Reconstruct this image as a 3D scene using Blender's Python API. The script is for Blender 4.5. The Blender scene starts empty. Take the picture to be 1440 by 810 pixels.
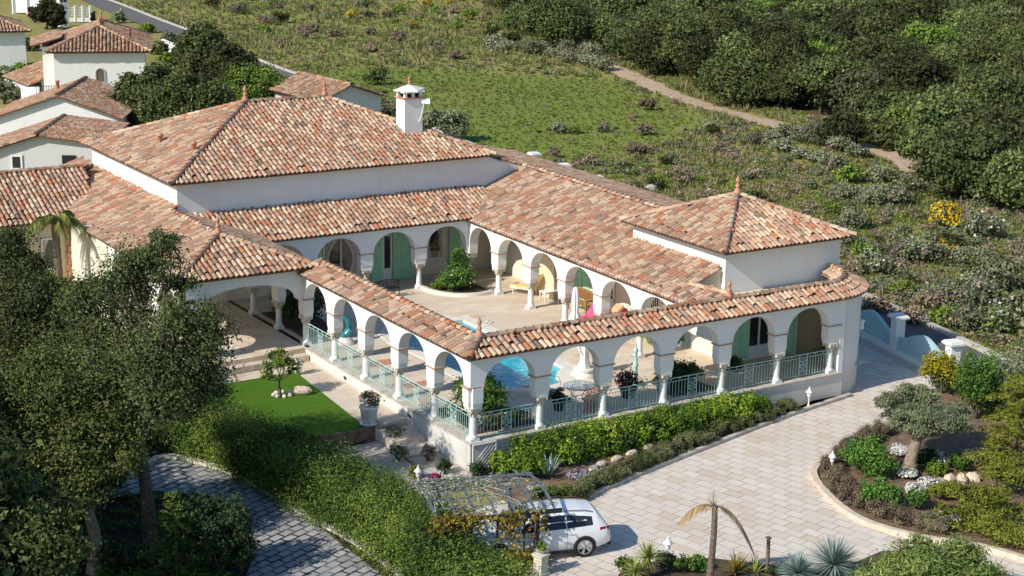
import bpy, math, random
import numpy as np
from mathutils import Matrix, Vector
RNG = np.random.default_rng(7)
random.seed(7)
PI = math.pi
scene = bpy.context.scene
COL = scene.collection
R = math.radians

# ------------------------------------------------------------------ camera numbers (solved from the photograph)
CAM = np.array([-28.99288, -48.81731, 20.2695])
YAW, PITCH, ROLL, FPX = 0.55903, 0.2523, 0.01617, 2370.0
_f = np.array([math.sin(YAW) * math.cos(PITCH), math.cos(YAW) * math.cos(PITCH), -math.sin(PITCH)])
_r0 = np.array([math.cos(YAW), -math.sin(YAW), 0.0]); _u0 = np.cross(_r0, _f)
_r = math.cos(ROLL) * _r0 + math.sin(ROLL) * _u0
_u = -math.sin(ROLL) * _r0 + math.cos(ROLL) * _u0
cd = bpy.data.cameras.new('camera'); cam = bpy.data.objects.new('camera', cd); COL.objects.link(cam)
cd.sensor_width = 36; cd.lens = FPX / 1440 * 36; cd.clip_start = 0.5; cd.clip_end = 3000
m = Matrix.Identity(4)
for i in range(3):
    m[i][0] = _r[i]; m[i][1] = _u[i]; m[i][2] = -_f[i]; m[i][3] = CAM[i]
cam.matrix_world = m
scene.camera = cam

def G(u, v, z=-1.05):
    """world point at height z that a picture point of the survey shows"""
    d = _f * FPX + _r * (u - 720) - _u * (v - 405)
    return CAM + d * ((z - CAM[2]) / d[2])
def GD(u, v, depth):
    d = _f * FPX + _r * (u - 720) - _u * (v - 405)
    return CAM + d * (depth / FPX)
def depth_of(p): return float((np.array(p) - CAM) @ _f)

# ------------------------------------------------------------------ objects
def tag(o, label=None, cat=None, group=None, kind=None):
    if label: o['label'] = label
    if cat: o['category'] = cat
    if group: o['group'] = group
    if kind: o['kind'] = kind
    return o
def thing(name, label, cat, loc=(0, 0, 0), rz=0, group=None):
    o = bpy.data.objects.new(name, None); COL.objects.link(o)
    o.empty_display_size = 0.2
    o.location = loc; o.rotation_euler = (0, 0, rz)
    return tag(o, label, cat, group)
def dup(root, loc=None, rz=None, label=None, group=None, sc=None):
    r = root.copy(); COL.objects.link(r)
    if loc is not None: r.location = loc
    if rz is not None: r.rotation_euler = (0, 0, rz)
    if sc is not None: r.scale = (sc, sc, sc) if not hasattr(sc, '__len__') else sc
    if label: r['label'] = label
    if group: r['group'] = group
    for ch in list(root.children):
        c = ch.copy(); COL.objects.link(c); c.parent = r
        for g in ch.children:
            d = g.copy(); COL.objects.link(d); d.parent = c
    return r

class MB:
    """collects shapes and links them as one mesh object"""
    def __init__(s): s.V = []; s.n = 0; s.F = []
    def add(s, V, F, mat=0, rnd=0.5, smooth=False):
        V = np.asarray(V, float).reshape(-1, 3)
        if isinstance(F, np.ndarray):
            F = F + s.n
            s.F.append((F.astype(np.int64), mat, rnd, smooth))
        else:
            by = {}
            for f in F: by.setdefault(len(f), []).append(f)
            for k, fs in by.items():
                s.F.append((np.array(fs, np.int64) + s.n, mat, rnd, smooth))
        s.V.append(V); s.n += len(V)
        return s
    def box(s, c, d, rz=0, mat=0, rnd=0.5, ax=None):
        x, y, z = [q / 2 for q in d]
        V = np.array([[a * x, b * y, e * z] for e in (-1, 1) for b in (-1, 1) for a in (-1, 1)], float)
        if ax is not None: V = V @ np.array(ax, float)
        elif rz:
            ca, sa = math.cos(rz), math.sin(rz)
            V = np.stack([V[:, 0] * ca - V[:, 1] * sa, V[:, 0] * sa + V[:, 1] * ca, V[:, 2]], 1)
        V = V + np.array(c, float)
        return s.add(V, [(0, 2, 3, 1), (4, 5, 7, 6), (0, 1, 5, 4), (2, 6, 7, 3), (0, 4, 6, 2), (1, 3, 7, 5)], mat, rnd)
    def span(s, x0, x1, y0, y1, z0, z1, mat=0):
        return s.box(((x0 + x1) / 2, (y0 + y1) / 2, (z0 + z1) / 2), (abs(x1 - x0), abs(y1 - y0), abs(z1 - z0)), mat=mat)
    def bar(s, a, b, w=.03, h=None, mat=0):
        a = np.array(a, float); b = np.array(b, float); t = b - a; L = np.linalg.norm(t); t = t / L
        up = np.array([0, 0, 1.]) if abs(t[2]) < .95 else np.array([1., 0, 0])
        q = np.cross(up, t); q /= np.linalg.norm(q); p = np.cross(t, q)
        return s.box((a + b) / 2, (L, w, h or w), ax=[t, q, p], mat=mat)
    def tube(s, pts, r, n=6, mat=0, rnd=0.5, cap=True, smooth=True):
        pts = np.array(pts, float); k = len(pts)
        r = np.full(k, r, float) if np.isscalar(r) else np.array(r, float)
        T = np.gradient(pts, axis=0); T /= (np.linalg.norm(T, axis=1, keepdims=True) + 1e-9)
        ref = np.array([0.13, 0.21, 0.97]) if abs(T[0, 2]) < .9 else np.array([1., 0.1, 0])
        V = []
        for i in range(k):
            q = np.cross(ref, T[i]); q /= np.linalg.norm(q) + 1e-9; p = np.cross(T[i], q)
            a = np.arange(n) * 2 * PI / n
            V.append(pts[i] + r[i] * (np.cos(a)[:, None] * q + np.sin(a)[:, None] * p))
        V = np.concatenate(V)
        F = [(i * n + j, i * n + (j + 1) % n, (i + 1) * n + (j + 1) % n, (i + 1) * n + j) for i in range(k - 1) for j in range(n)]
        s.add(V, F, mat, rnd, smooth)
        if cap:
            s.add(V[:n], [tuple(range(n))[::-1]], mat, rnd); s.add(V[-n:], [tuple(range(n))], mat, rnd)
        return s
    def lathe(s, prof, n=16, c=(0, 0, 0), mat=0, rnd=.5, smooth=True, sx=1, sy=1):
        a = np.arange(n) * 2 * PI / n
        V = np.concatenate([np.stack([r * np.cos(a) * sx, r * np.sin(a) * sy, np.full(n, z)], 1) for r, z in prof]) + np.array(c, float)
        k = len(prof)
        F = [(i * n + j, i * n + (j + 1) % n, (i + 1) * n + (j + 1) % n, (i + 1) * n + j) for i in range(k - 1) for j in range(n)]
        s.add(V, F, mat, rnd, smooth)
        s.add(V[:n], [tuple(range(n))[::-1]], mat, rnd); s.add(V[-n:], [tuple(range(n))], mat, rnd)
        return s
    def prism(s, poly, z0, z1, mat=0, rnd=.5, bottom=False, top=True):
        p = [(float(q[0]), float(q[1])) for q in poly]
        A = sum(p[i][0] * p[(i + 1) % len(p)][1] - p[(i + 1) % len(p)][0] * p[i][1] for i in range(len(p)))
        if A < 0: p = p[::-1]
        n = len(p)
        V = [(x, y, z0) for x, y in p] + [(x, y, z1) for x, y in p]
        F = [(i, (i + 1) % n, n + (i + 1) % n, n + i) for i in range(n)] if abs(z1 - z0) > 1e-6 else []
        if top: F.append(tuple(range(n, 2 * n)))
        if bottom: F.append(tuple(range(n))[::-1])
        return s.add(V, F, mat, rnd)
    def ell(s, c, r, nu=12, nv=8, mat=0, rnd=.5, noise=0, seed=0):
        rg = np.random.default_rng(seed)
        V = []; F = []
        for i in range(nv + 1):
            th = PI * i / nv
            for j in range(nu):
                ph = 2 * PI * j / nu
                k = 1 + noise * (rg.random() - .5)
                V.append((c[0] + r[0] * k * math.sin(th) * math.cos(ph), c[1] + r[1] * k * math.sin(th) * math.sin(ph), c[2] + r[2] * k * math.cos(th)))
        for i in range(nv):
            for j in range(nu):
                F.append((i * nu + j, (i + 1) * nu + j, (i + 1) * nu + (j + 1) % nu, i * nu + (j + 1) % nu))
        return s.add(V, F, mat, rnd, noise == 0)
    def grid(s, P, mat=0, rnd=.5, smooth=True, flip=False):
        """P: array rows x cols x 3"""
        P = np.array(P, float); a, b = P.shape[:2]
        F = [(i * b + j, i * b + j + 1, (i + 1) * b + j + 1, (i + 1) * b + j) for i in range(a - 1) for j in range(b - 1)]
        if flip: F = [f[::-1] for f in F]
        return s.add(P.reshape(-1, 3), F, mat, rnd, smooth)
    def mesh(s, name, mats):
        me = bpy.data.meshes.new(name)
        V = np.concatenate(s.V).astype(np.float32)
        me.vertices.add(len(V)); me.vertices.foreach_set('co', V.ravel())
        li = np.concatenate([f.ravel() for f, _, _, _ in s.F]).astype(np.int32)
        tot = np.concatenate([np.full(len(f), f.shape[1], np.int32) for f, _, _, _ in s.F])
        st = np.concatenate([[0], np.cumsum(tot)[:-1]]).astype(np.int32)
        mi = np.concatenate([np.full(len(f), mt, np.int32) if np.isscalar(mt) else np.asarray(mt, np.int32) for f, mt, _, _ in s.F])
        rn = np.concatenate([np.full(len(f), r, np.float32) if np.isscalar(r) else np.asarray(r, np.float32) for f, _, r, _ in s.F])
        sm = np.concatenate([np.full(len(f), q, bool) for f, _, _, q in s.F])
        me.loops.add(len(li)); me.loops.foreach_set('vertex_index', li)
        me.polygons.add(len(tot)); me.polygons.foreach_set('loop_start', st)
        me.update(calc_edges=True)
        me.polygons.foreach_set('material_index', mi); me.polygons.foreach_set('use_smooth', sm)
        at = me.attributes.new('rnd', 'FLOAT', 'FACE'); at.data.foreach_set('value', rn)
        for q in (mats if isinstance(mats, (list, tuple)) else [mats]): me.materials.append(q)
        me.validate()
        return me
    def build(s, name, mats, parent=None, loc=None, rz=0, bevel=0, label=None, cat=None, group=None, kind=None):
        o = bpy.data.objects.new(name, s.mesh(name, mats)); COL.objects.link(o)
        if parent is not None: o.parent = parent
        if loc is not None: o.location = loc
        if rz: o.rotation_euler = (0, 0, rz)
        if bevel:
            b = o.modifiers.new('bevel', 'BEVEL'); b.width = bevel; b.segments = 2; b.limit_method = 'ANGLE'
        return tag(o, label, cat, group, kind)

def inpoly(x, y, poly):
    x = np.asarray(x); y = np.asarray(y); ins = np.zeros(x.shape, bool); n = len(poly)
    for i in range(n):
        x0, y0 = poly[i][:2]; x1, y1 = poly[(i + 1) % n][:2]
        c = ((y0 > y) != (y1 > y)) & (x < (x1 - x0) * (y - y0) / ((y1 - y0) if y1 != y0 else 1e-9) + x0)
        ins ^= c
    return ins
def smooth_closed(pts, n=6):
    """Catmull-Rom through a closed ring"""
    p = [np.array(q, float) for q in pts]; k = len(p); out = []
    for i in range(k):
        a, b, c, d = p[i - 1], p[i], p[(i + 1) % k], p[(i + 2) % k]
        for j in range(n):
            t = j / n
            out.append(.5 * ((2 * b) + (-a + c) * t + (2 * a - 5 * b + 4 * c - d) * t * t + (-a + 3 * b - 3 * c + d) * t ** 3))
    return out
def smooth_open(pts, n=6):
    p = [np.array(q, float) for q in pts]; p = [2 * p[0] - p[1]] + p + [2 * p[-1] - p[-2]]; out = []
    for i in range(1, len(p) - 2):
        a, b, c, d = p[i - 1:i + 3]
        for j in range(n):
            t = j / n
            out.append(.5 * ((2 * b) + (-a + c) * t + (2 * a - 5 * b + 4 * c - d) * t * t + (-a + 3 * b - 3 * c + d) * t ** 3))
    out.append(p[-2]); return out

# ------------------------------------------------------------------ materials
class N:
    def __init__(s, name):
        s.m = bpy.data.materials.new(name); s.m.use_nodes = True; s.t = s.m.node_tree; s.t.nodes.clear()
        s.out = s.t.nodes.new('ShaderNodeOutputMaterial')
    def n(s, ty, **k):
        o = s.t.nodes.new('ShaderNode' + ty)
        for a, b in k.items():
            if a in o.inputs: s.set(o.inputs[a], b)
            else: setattr(o, a, b)
        return o
    def set(s, inp, v):
        if hasattr(v, 'is_output') and v.is_output: s.t.links.new(v, inp)
        elif hasattr(v, 'outputs'): s.t.links.new(v.outputs[0], inp)
        else:
            if inp.type == 'RGBA' and len(v) == 3: v = (*v, 1)
            inp.default_value = v
    def noise(s, vec, scale, detail=4, rough=.55, dist=0):
        o = s.n('TexNoise'); s.set(o.inputs['Scale'], scale); s.set(o.inputs['Detail'], detail); s.set(o.inputs['Roughness'], rough); s.set(o.inputs['Distortion'], dist)
        if vec is not None: s.set(o.inputs['Vector'], vec)
        return o.outputs['Fac']
    def ramp(s, fac, stops, interp='LINEAR'):
        o = s.n('ValToRGB'); e = o.color_ramp; e.interpolation = interp
        while len(e.elements) < len(stops): e.elements.new(.5)
        for q, (p, c) in zip(e.elements, stops):
            q.position = p; q.color = (*c, 1) if hasattr(c, '__len__') else (c, c, c, 1)
        s.set(o.inputs[0], fac); return o.outputs[0]
    def mix(s, f, a, b, mode='MIX'):
        o = s.n('Mix', data_type='RGBA', blend_type=mode)
        s.set(o.inputs[0], f); s.set(o.inputs[6], a); s.set(o.inputs[7], b); return o.outputs[2]
    def math(s, op, a, b=0.0, clamp=False):
        o = s.n('Math', operation=op, use_clamp=clamp); s.set(o.inputs[0], a); s.set(o.inputs[1], b); return o.outputs[0]
    def pos(s): return s.n('NewGeometry').outputs['Position']
    def obj(s): return s.n('TexCoord').outputs['Object']
    def mapping(s, v, scale=(1, 1, 1), rot=(0, 0, 0), loc=(0, 0, 0)):
        o = s.n('Mapping'); s.set(o.inputs['Vector'], v); o.inputs['Scale'].default_value = scale; o.inputs['Rotation'].default_value = rot; o.inputs['Location'].default_value = loc
        return o.outputs[0]
    def attr(s, name='rnd'):
        o = s.n('Attribute', attribute_name=name); return o.outputs['Fac']
    def bsdf(s, col, rough=.8, metal=0, bump=None, bs=.3, bd=.02, spec=.3, normal=None, **k):
        o = s.n('BsdfPrincipled'); s.set(o.inputs['Base Color'], col); s.set(o.inputs['Roughness'], rough); s.set(o.inputs['Metallic'], metal)
        s.set(o.inputs['Specular IOR Level'], spec)
        for a, b in k.items(): s.set(o.inputs[a.replace('_', ' ')], b)
        if bump is not None:
            b = s.n('Bump'); s.set(b.inputs['Height'], bump); b.inputs['Strength'].default_value = bs; b.inputs['Distance'].default_value = bd
            s.set(o.inputs['Normal'], b)
        return o
    def done(s, sh): s.t.links.new(sh.outputs[0], s.out.inputs[0]); return s.m

def plain(name, col, rough=.6, metal=0, var=.15, scale=6, spec=.3, bump=0, **k):
    q = N(name); p = q.obj(); f = q.noise(p, scale, 5, .6)
    d = tuple(c * (1 - var) for c in col); l = tuple(min(1, c * (1 + var)) for c in col)
    c = q.ramp(f, [(.3, d), (.7, l)])
    return q.done(q.bsdf(c, rough, metal, spec=spec, bump=f if bump else None, bs=bump, bd=.01, **k))
def stucco(name, col, dirt=(.45, .42, .36), amt=.25, low=None):
    q = N(name); p = q.pos()
    a = q.noise(p, .6, 5, .6); b = q.noise(q.mapping(p, (3.2, 3.2, .35)), 1.3, 4, .6); fine = q.noise(p, 34, 3, .7)
    st = q.ramp(q.math('MULTIPLY', a, b), [(.2, 0.0), (.5, 1.0)])
    c = q.mix(q.math('MULTIPLY', st, amt), col, dirt)
    if low is not None:   # splash stains near the ground, real height in metres
        z = q.n('SeparateXYZ'); q.set(z.inputs[0], p)
        h = q.math('SUBTRACT', z.outputs[2], q.math('MULTIPLY', q.noise(p, 1.1, 4), 1.6))
        g = q.n('MapRange'); q.set(g.inputs[0], h); g.inputs[1].default_value = low - .6; g.inputs[2].default_value = low + .5; g.inputs[3].default_value = .45; g.inputs[4].default_value = 0
        c = q.mix(g.outputs[0], c, dirt)
    c = q.mix(.12, c, q.ramp(fine, [(.35, .6), (.65, 1.0)]), 'MULTIPLY')
    return q.done(q.bsdf(c, .9, bump=fine, bs=.25, bd=.01, spec=.15))
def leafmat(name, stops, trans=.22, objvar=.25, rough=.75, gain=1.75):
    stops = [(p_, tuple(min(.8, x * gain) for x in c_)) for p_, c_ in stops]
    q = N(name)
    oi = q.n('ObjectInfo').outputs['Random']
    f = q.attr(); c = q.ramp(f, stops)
    hs = q.n('HueSaturation'); q.set(hs.inputs['Color'], c)
    q.set(hs.inputs['Hue'], q.math('ADD', .5 - .042 * objvar, q.math('MULTIPLY', oi, .046 * objvar)))
    q.set(hs.inputs['Value'], q.math('ADD', 1 - objvar * .9, q.math('MULTIPLY', oi, objvar * 1.5)))
    b = q.bsdf(hs.outputs[0], rough, spec=.25)
    t = q.n('BsdfTranslucent'); q.set(t.inputs['Color'], q.mix(.5, hs.outputs[0], (.35, .45, .06), 'MIX') if False else hs.outputs[0])
    x = q.n('MixShader'); x.inputs[0].default_value = trans
    q.t.links.new(b.outputs[0], x.inputs[1]); q.t.links.new(t.outputs[0], x.inputs[2])
    return q.done(x)
def tilemat(name, dark=1.0, warm=1.0):
    q = N(name); p = q.pos(); f = q.attr()
    c = q.ramp(f, [(0, (.035, .022, .017)), (.045, (.05, .032, .025)), (.052, (.20, .14, .11)), (.09, (.26, .185, .145)), (.12, (.35, .26, .21)), (.25, (.42, .31, .24)), (.31, (.46, .305, .225)), (.37, (.47, .245, .165)),
                   (.43, (.50, .22, .115)), (.47, (.45, .175, .095)), (.52, (.48, .255, .18)), (.62, (.55, .37, .27)), (.76, (.60, .44, .32)), (.90, (.65, .51, .375)), (1, (.69, .565, .43))])
    st = q.noise(q.mapping(p, (1, 1, .4)), .9, 5, .7); c = q.mix(q.ramp(st, [(.48, 0.0), (.72, .30)]), c, (.36, .225, .165))
    g = q.noise(p, .5, 4, .6); h = q.noise(p, 9, 5, .65); k = q.noise(p, 40, 3, .7)
    c = q.mix(q.ramp(g, [(.4, 0.0), (.75, .35)]), c, (.42, .27, .20))
    c = q.mix(q.ramp(h, [(.5, 0.0), (.8, .45)]), c, (.30, .235, .195)); c = q.mix(q.ramp(q.noise(p, 3.4, 2), [(.55, 0.0), (.75, .35)]), c, (.55, .30, .19))
    c = q.mix(.35, c, q.ramp(k, [(.3, .55), (.7, 1.0)]), 'MULTIPLY')
    c = q.mix(1, c, (1.0, .965, .905), 'MULTIPLY')
    if dark != 1: c = q.mix(1, c, (dark, dark * .96, dark * .93), 'MULTIPLY')
    return q.done(q.bsdf(c, .85, bump=k, bs=.3, bd=.01, spec=.2))
def paver(name, cols, mortar, bw, bh, rot, ms=.012, stain=.3, off=.5, bump=.5, warp=0):
    q = N(name); p = q.pos()
    v = p
    if warp: 
        nz = q.n('TexNoise'); q.set(nz.inputs['Vector'], p); nz.inputs['Scale'].default_value = 1.7
        v = q.mix(warp, p, q.mix(1, p, nz.outputs['Color'], 'ADD'))
    v = q.mapping(v, (1, 1, 1), (0, 0, -rot))
    br = q.n('TexBrick'); q.set(br.inputs['Vector'], v); br.offset = off; br.squash = 1
    br.inputs['Scale'].default_value = 1; br.inputs['Brick Width'].default_value = bw; br.inputs['Row Height'].default_value = bh
    br.inputs['Mortar Size'].default_value = ms; br.inputs['Mortar Smooth'].default_value = .2; br.inputs['Bias'].default_value = 0
    q.set(br.inputs['Color1'], (1, 1, 1)); q.set(br.inputs['Color2'], (0, 0, 0)); q.set(br.inputs['Mortar'], (.5, .5, .5))
    c = q.ramp(br.outputs['Color'], [(i / (len(cols) - 1), k) for i, k in enumerate(cols)])
    g = q.noise(p, .35, 5, .6); h = q.noise(p, 5, 6, .7); k = q.noise(p, 28, 4, .7)
    c = q.mix(q.ramp(h, [(.38, 0.0), (.8, stain)]), c, tuple(x * .62 for x in cols[0]))
    c = q.mix(q.ramp(g, [(.42, 0.0), (.72, stain)]), c, tuple(x * .72 for x in cols[0]))
    c = q.mix(.3, c, q.ramp(k, [(.3, .72), (.7, 1.0)]), 'MULTIPLY')
    mf = q.math('MULTIPLY', br.outputs['Fac'], q.ramp(q.noise(p, 1.3, 3), [(.35, .45), (.6, 1.0)]))
    c = q.mix(mf, c, mortar)
    hh = q.math('SUBTRACT', q.math('MULTIPLY', k, .25), br.outputs['Fac'])
    return q.done(q.bsdf(c, .75, bump=hh, bs=bump, bd=.012, spec=.25))

M = {}
M['white'] = stucco('white_stucco', (.84, .835, .815), (.52, .49, .44), .24)
M['white_base'] = stucco('white_stucco_stained', (.80, .79, .76), (.42, .41, .37), .3, low=-.7)
M['cream'] = stucco('cream_stucco', (.72, .62, .45), (.55, .47, .34), .3)
M['warmwhite'] = stucco('warm_white_stucco', (.78, .72, .62), (.6, .52, .42), .25)
M['turq_wall'] = stucco('turquoise_stucco', (.42, .62, .66), (.30, .42, .45), .35)
M['grey_wall'] = stucco('pale_grey_stucco', (.62, .63, .63), (.45, .45, .43), .3)
M['tile'] = tilemat('terracotta_tiles')
M['tile_old'] = tilemat('weathered_tiles', .82)
M['terra'] = plain('terracotta', (.50, .25, .16), .8, var=.25, scale=9)
M['impost'] = plain('brown_stone_band', (.44, .30, .21), .8, var=.2)
M['stone_white'] = plain('cast_stone', (.72, .70, .65), .75, var=.12, scale=10, bump=.2)
M['stone_old'] = plain('carved_stone', (.62, .58, .49), .85, var=.3, scale=22, bump=.4)
M['drive'] = paver('driveway_pavers', [(.66, .55, .44), (.72, .635, .54), (.745, .68, .595), (.72, .645, .565), (.76, .705, .63)], (.30, .225, .165), .64, .46, R(104), .014, .22)
M['patio'] = paver('patio_travertine', [(.64, .51, .37), (.73, .62, .48), (.78, .69, .57), (.70, .59, .46), (.76, .66, .53)], (.56, .46, .35), .9, .45, R(0), .008, .35, bump=.2)
M['walk'] = paver('walk_travertine', [(.62, .51, .40), (.69, .60, .49), (.73, .65, .54)], (.42, .34, .26), .8, .5, R(90), .008, .35, bump=.25)
M['coping'] = plain('pool_coping', (.74, .69, .60), .6, var=.1, scale=3)
M['kerb'] = plain('pale_kerb', (.62, .52, .41), .8, var=.2, scale=4, bump=.2)
M['concrete'] = plain('concrete', (.50, .46, .40), .9, var=.25, scale=3, bump=.3)
M['asphalt'] = plain('asphalt', (.135, .128, .125), .9, var=.2, scale=2, bump=.3)
M['soil'] = plain('soil', (.19, .125, .085), .95, var=.4, scale=3, bump=.6)
M['soil_dark'] = plain('dark_soil', (.085, .06, .042), .95, var=.4, scale=2, bump=.6)
M['gravel'] = plain('pale_gravel', (.50, .42, .36), .95, var=.45, scale=24, bump=.8)
M['mint'] = plain('mint_painted_iron', (.45, .66, .61), .5, var=.12, scale=12)
M['shutter'] = plain('green_shutter', (.38, .71, .49), .55, var=.1, scale=4)
M['pale_green'] = plain('pale_green_joinery', (.42, .66, .53), .5, var=.08)
M['black_iron'] = plain('black_iron', (.03, .03, .035), .5, var=.3)
M['grey_iron'] = plain('grey_blue_steel', (.16, .20, .24), .45, var=.2, metal=.3)
M['white_paint'] = plain('white_paint', (.78, .78, .77), .45, var=.05)
M['white_cloth'] = plain('white_cloth', (.76, .75, .74), .9, var=.06)
M['yellow_cloth'] = plain('yellow_cushion', (.74, .58, .24), .9, var=.08)
M['pink_cloth'] = plain('pink_cushion', (.78, .10, .24), .9, var=.1)
M['orange_cloth'] = plain('peach_cushion', (.72, .42, .25), .9, var=.1)
M['wood'] = plain('warm_wood', (.36, .19, .075), .6, var=.3, scale=8)
M['old_wood'] = plain('weathered_wood', (.16, .12, .095), .9, var=.4, scale=10, bump=.5)
M['bark'] = plain('bark', (.115, .090, .070), .95, var=.5, scale=9, bump=.9)
M['bark_pale'] = plain('pale_bark', (.27, .21, .16), .95, var=.4, scale=8, bump=.9)
M['dark_void'] = plain('dark_interior', (.02, .02, .022), .9, var=.1)
M['curtain'] = plain('net_curtain', (.62, .58, .52), .95, var=.15, scale=3)
M['pot_black'] = plain('black_pot', (.03, .03, .035), .4, var=.2)
M['teal_glaze'] = plain('teal_glaze', (.03, .25, .30), .15, var=.3, scale=5, spec=.6)
M['tyre'] = plain('tyre_rubber', (.018, .018, .018), .85, var=.2)
M['alloy'] = plain('alloy', (.55, .56, .58), .3, metal=.9, var=.05)
M['lens_red'] = plain('red_lens', (.42, .012, .015), .15, var=.1, spec=.6)
M['lens_clear'] = plain('clear_lens', (.6, .62, .65), .1, var=.05, spec=.7)
M['plastic'] = plain('black_plastic', (.025, .025, .027), .5, var=.1)
M['rail_red'] = plain('brown_rail', (.20, .10, .09), .35, metal=.5, var=.1)
q = N('car_paint'); M['paint'] = q.done(q.bsdf((.78, .80, .83), .3, spec=.5, Coat_Weight=.8, Coat_Roughness=.05))
q = N('window_glass'); M['glass'] = q.done(q.bsdf(q.ramp(q.noise(q.pos(), .7), [(.3, (.012, .016, .022)), (.7, (.03, .038, .045))]), .06, spec=.7))
q = N('table_glass'); M['clear_glass'] = q.done(q.bsdf((.75, .85, .85), .05, spec=.5, Transmission_Weight=.75, IOR=1.2))
# pool water: tinted glossy sheet over a pale blue basin
q = N('pool_water'); p = q.pos(); w = q.noise(p, 3.2, 3, .5, .6)
v = q.n('TexVoronoi', feature='SMOOTH_F1'); q.set(v.inputs['Vector'], q.mix(.3, p, q.n('TexNoise').outputs['Color'], 'ADD')); v.inputs['Scale'].default_value = 2.2
c = q.ramp(v.outputs['Distance'], [(.15, (.004, .36, .50)), (.5, (.012, .48, .60)), (.8, (.06, .62, .70))])
c = q.mix(q.ramp(q.noise(p, .35, 2), [(.35, 0.0), (.7, .4)]), c, (.015, .30, .47))
M['water'] = q.done(q.bsdf(c, .08, bump=w, bs=.25, bd=.08, spec=.3))
q = N('pool_tile'); p = q.pos(); v = q.n('TexVoronoi', feature='DISTANCE_TO_EDGE'); q.set(v.inputs['Vector'], q.mix(.25, p, q.n('TexNoise').outputs['Color'], 'ADD')); v.inputs['Scale'].default_value = 2.6
c = q.mix(q.ramp(v.outputs['Distance'], [(0, .5), (.12, 0.0)]), (.02, .42, .60), (.12, .62, .74))
M['pool_tile'] = q.done(q.bsdf(c, .5))
# lawn
q = N('lawn_grass'); p = q.pos(); a = q.noise(p, 60, 4, .7); bb = q.noise(p, 1.2, 4, .6); st = q.noise(q.mapping(p, (1, 8, 1), (0, 0, .5)), 1.4, 3)
c = q.ramp(a, [(.3, (.038, .10, .008)), (.5, (.08, .18, .014)), (.72, (.145, .255, .03))])
c = q.mix(q.ramp(bb, [(.35, 0.0), (.7, .35)]), c, (.10, .18, .02)); c = q.mix(q.ramp(st, [(.45, 0.0), (.6, .25)]), c, (.03, .09, .01))
M['lawn'] = q.done(q.bsdf(c, .9, bump=a, bs=.8, bd=.03, spec=.1))
M['cobble'] = paver('cobbles', [(.30, .31, .33), (.42, .43, .44), (.52, .52, .51), (.36, .37, .39), (.47, .47, .46)], (.035, .035, .03), .52, .36, R(24), .045, .5, bump=.9, warp=.055)
# open ground: zones come from vertex attributes g (green), d (dry) and s (bare soil)
q = N('field_ground'); p = q.pos(); a = q.noise(p, .22, 6, .65); b2 = q.noise(p, 1.6, 6, .7); k = q.noise(p, 9, 5, .75)
grass = q.ramp(k, [(.3, (.10, .14, .024)), (.5, (.19, .235, .045)), (.7, (.28, .31, .075))])
scrub = q.ramp(b2, [(.3, (.14, .155, .038)), (.43, (.24, .235, .068)), (.57, (.35, .295, .115)), (.72, (.45, .36, .20))])
c = q.mix(q.math('ADD', q.attr('g'), q.math('MULTIPLY', q.math('SUBTRACT', b2, .5), 1.1), True), scrub, grass)
soil = q.ramp(k, [(.3, (.20, .125, .075)), (.7, (.34, .23, .15))])
c = q.mix(q.ramp(q.math('ADD', q.attr('s'), q.math('MULTIPLY', q.math('SUBTRACT', b2, .5), 1.3)), [(.42, 0.0), (.62, 1.0)]), c, soil)
c = q.mix(q.attr('k'), c, q.ramp(k, [(.35, (.030, .024, .016)), (.7, (.075, .058, .038))]))  # k: litter under trees, darkened so their shade is in the colour
M['field'] = q.done(q.bsdf(c, .95, bump=k, bs=.8, bd=.06, spec=.1))
q = N('dirt_track'); p = q.pos(); a = q.noise(p, 2.2, 6, .7); M['track'] = q.done(q.bsdf(q.ramp(a, [(.3, (.33, .235, .15)), (.55, (.50, .375, .26)), (.75, (.60, .48, .34))]), .95, bump=a, bs=.6, bd=.05))
g_ = lambda *c: list(c)
L = {}
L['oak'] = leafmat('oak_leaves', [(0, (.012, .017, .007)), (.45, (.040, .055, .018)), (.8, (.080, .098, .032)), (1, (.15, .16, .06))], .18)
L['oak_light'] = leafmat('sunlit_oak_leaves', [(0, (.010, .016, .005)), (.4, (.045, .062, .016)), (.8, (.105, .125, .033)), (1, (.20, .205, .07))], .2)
L['forest'] = leafmat('evergreen_leaves', [(0, (.007, .013, .005)), (.4, (.034, .050, .017)), (.75, (.088, .108, .032)), (1, (.18, .185, .062))], .18, .8, gain=1.8)
L['lav'] = leafmat('low_hedge_twigs', [(0, (.02, .025, .010)), (.4, (.07, .085, .030)), (.8, (.12, .125, .055)), (1, (.16, .14, .08))], .12, .1)
L['forest_lime'] = leafmat('bright_leaves', [(0, (.025, .045, .008)), (.5, (.085, .14, .022)), (1, (.20, .26, .045))], .22, .3)
L['hedge'] = leafmat('hedge_leaves', [(0, (.016, .036, .006)), (.45, (.072, .125, .014)), (.8, (.155, .22, .022)), (1, (.27, .32, .045))], .25, .15)
L['conifer'] = leafmat('conifer_sprays', [(0, (.010, .024, .006)), (.4, (.045, .085, .014)), (.8, (.105, .155, .024)), (1, (.20, .235, .045))], .15, .15, gain=1.4)
L['olive'] = leafmat('olive_leaves', [(0, (.030, .040, .020)), (.45, (.095, .115, .060)), (.8, (.17, .19, .105)), (1, (.26, .28, .17))], .15, .2)
L['sage'] = leafmat('grey_green_leaves', [(0, (.030, .038, .018)), (.5, (.115, .130, .068)), (1, (.22, .23, .13))], .15, .4)
L['lime'] = leafmat('yellow_green_sprays', [(0, (.030, .040, .006)), (.45, (.12, .14, .018)), (.8, (.23, .25, .035)), (1, (.34, .34, .06))], .2, .15, gain=1.3)
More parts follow.
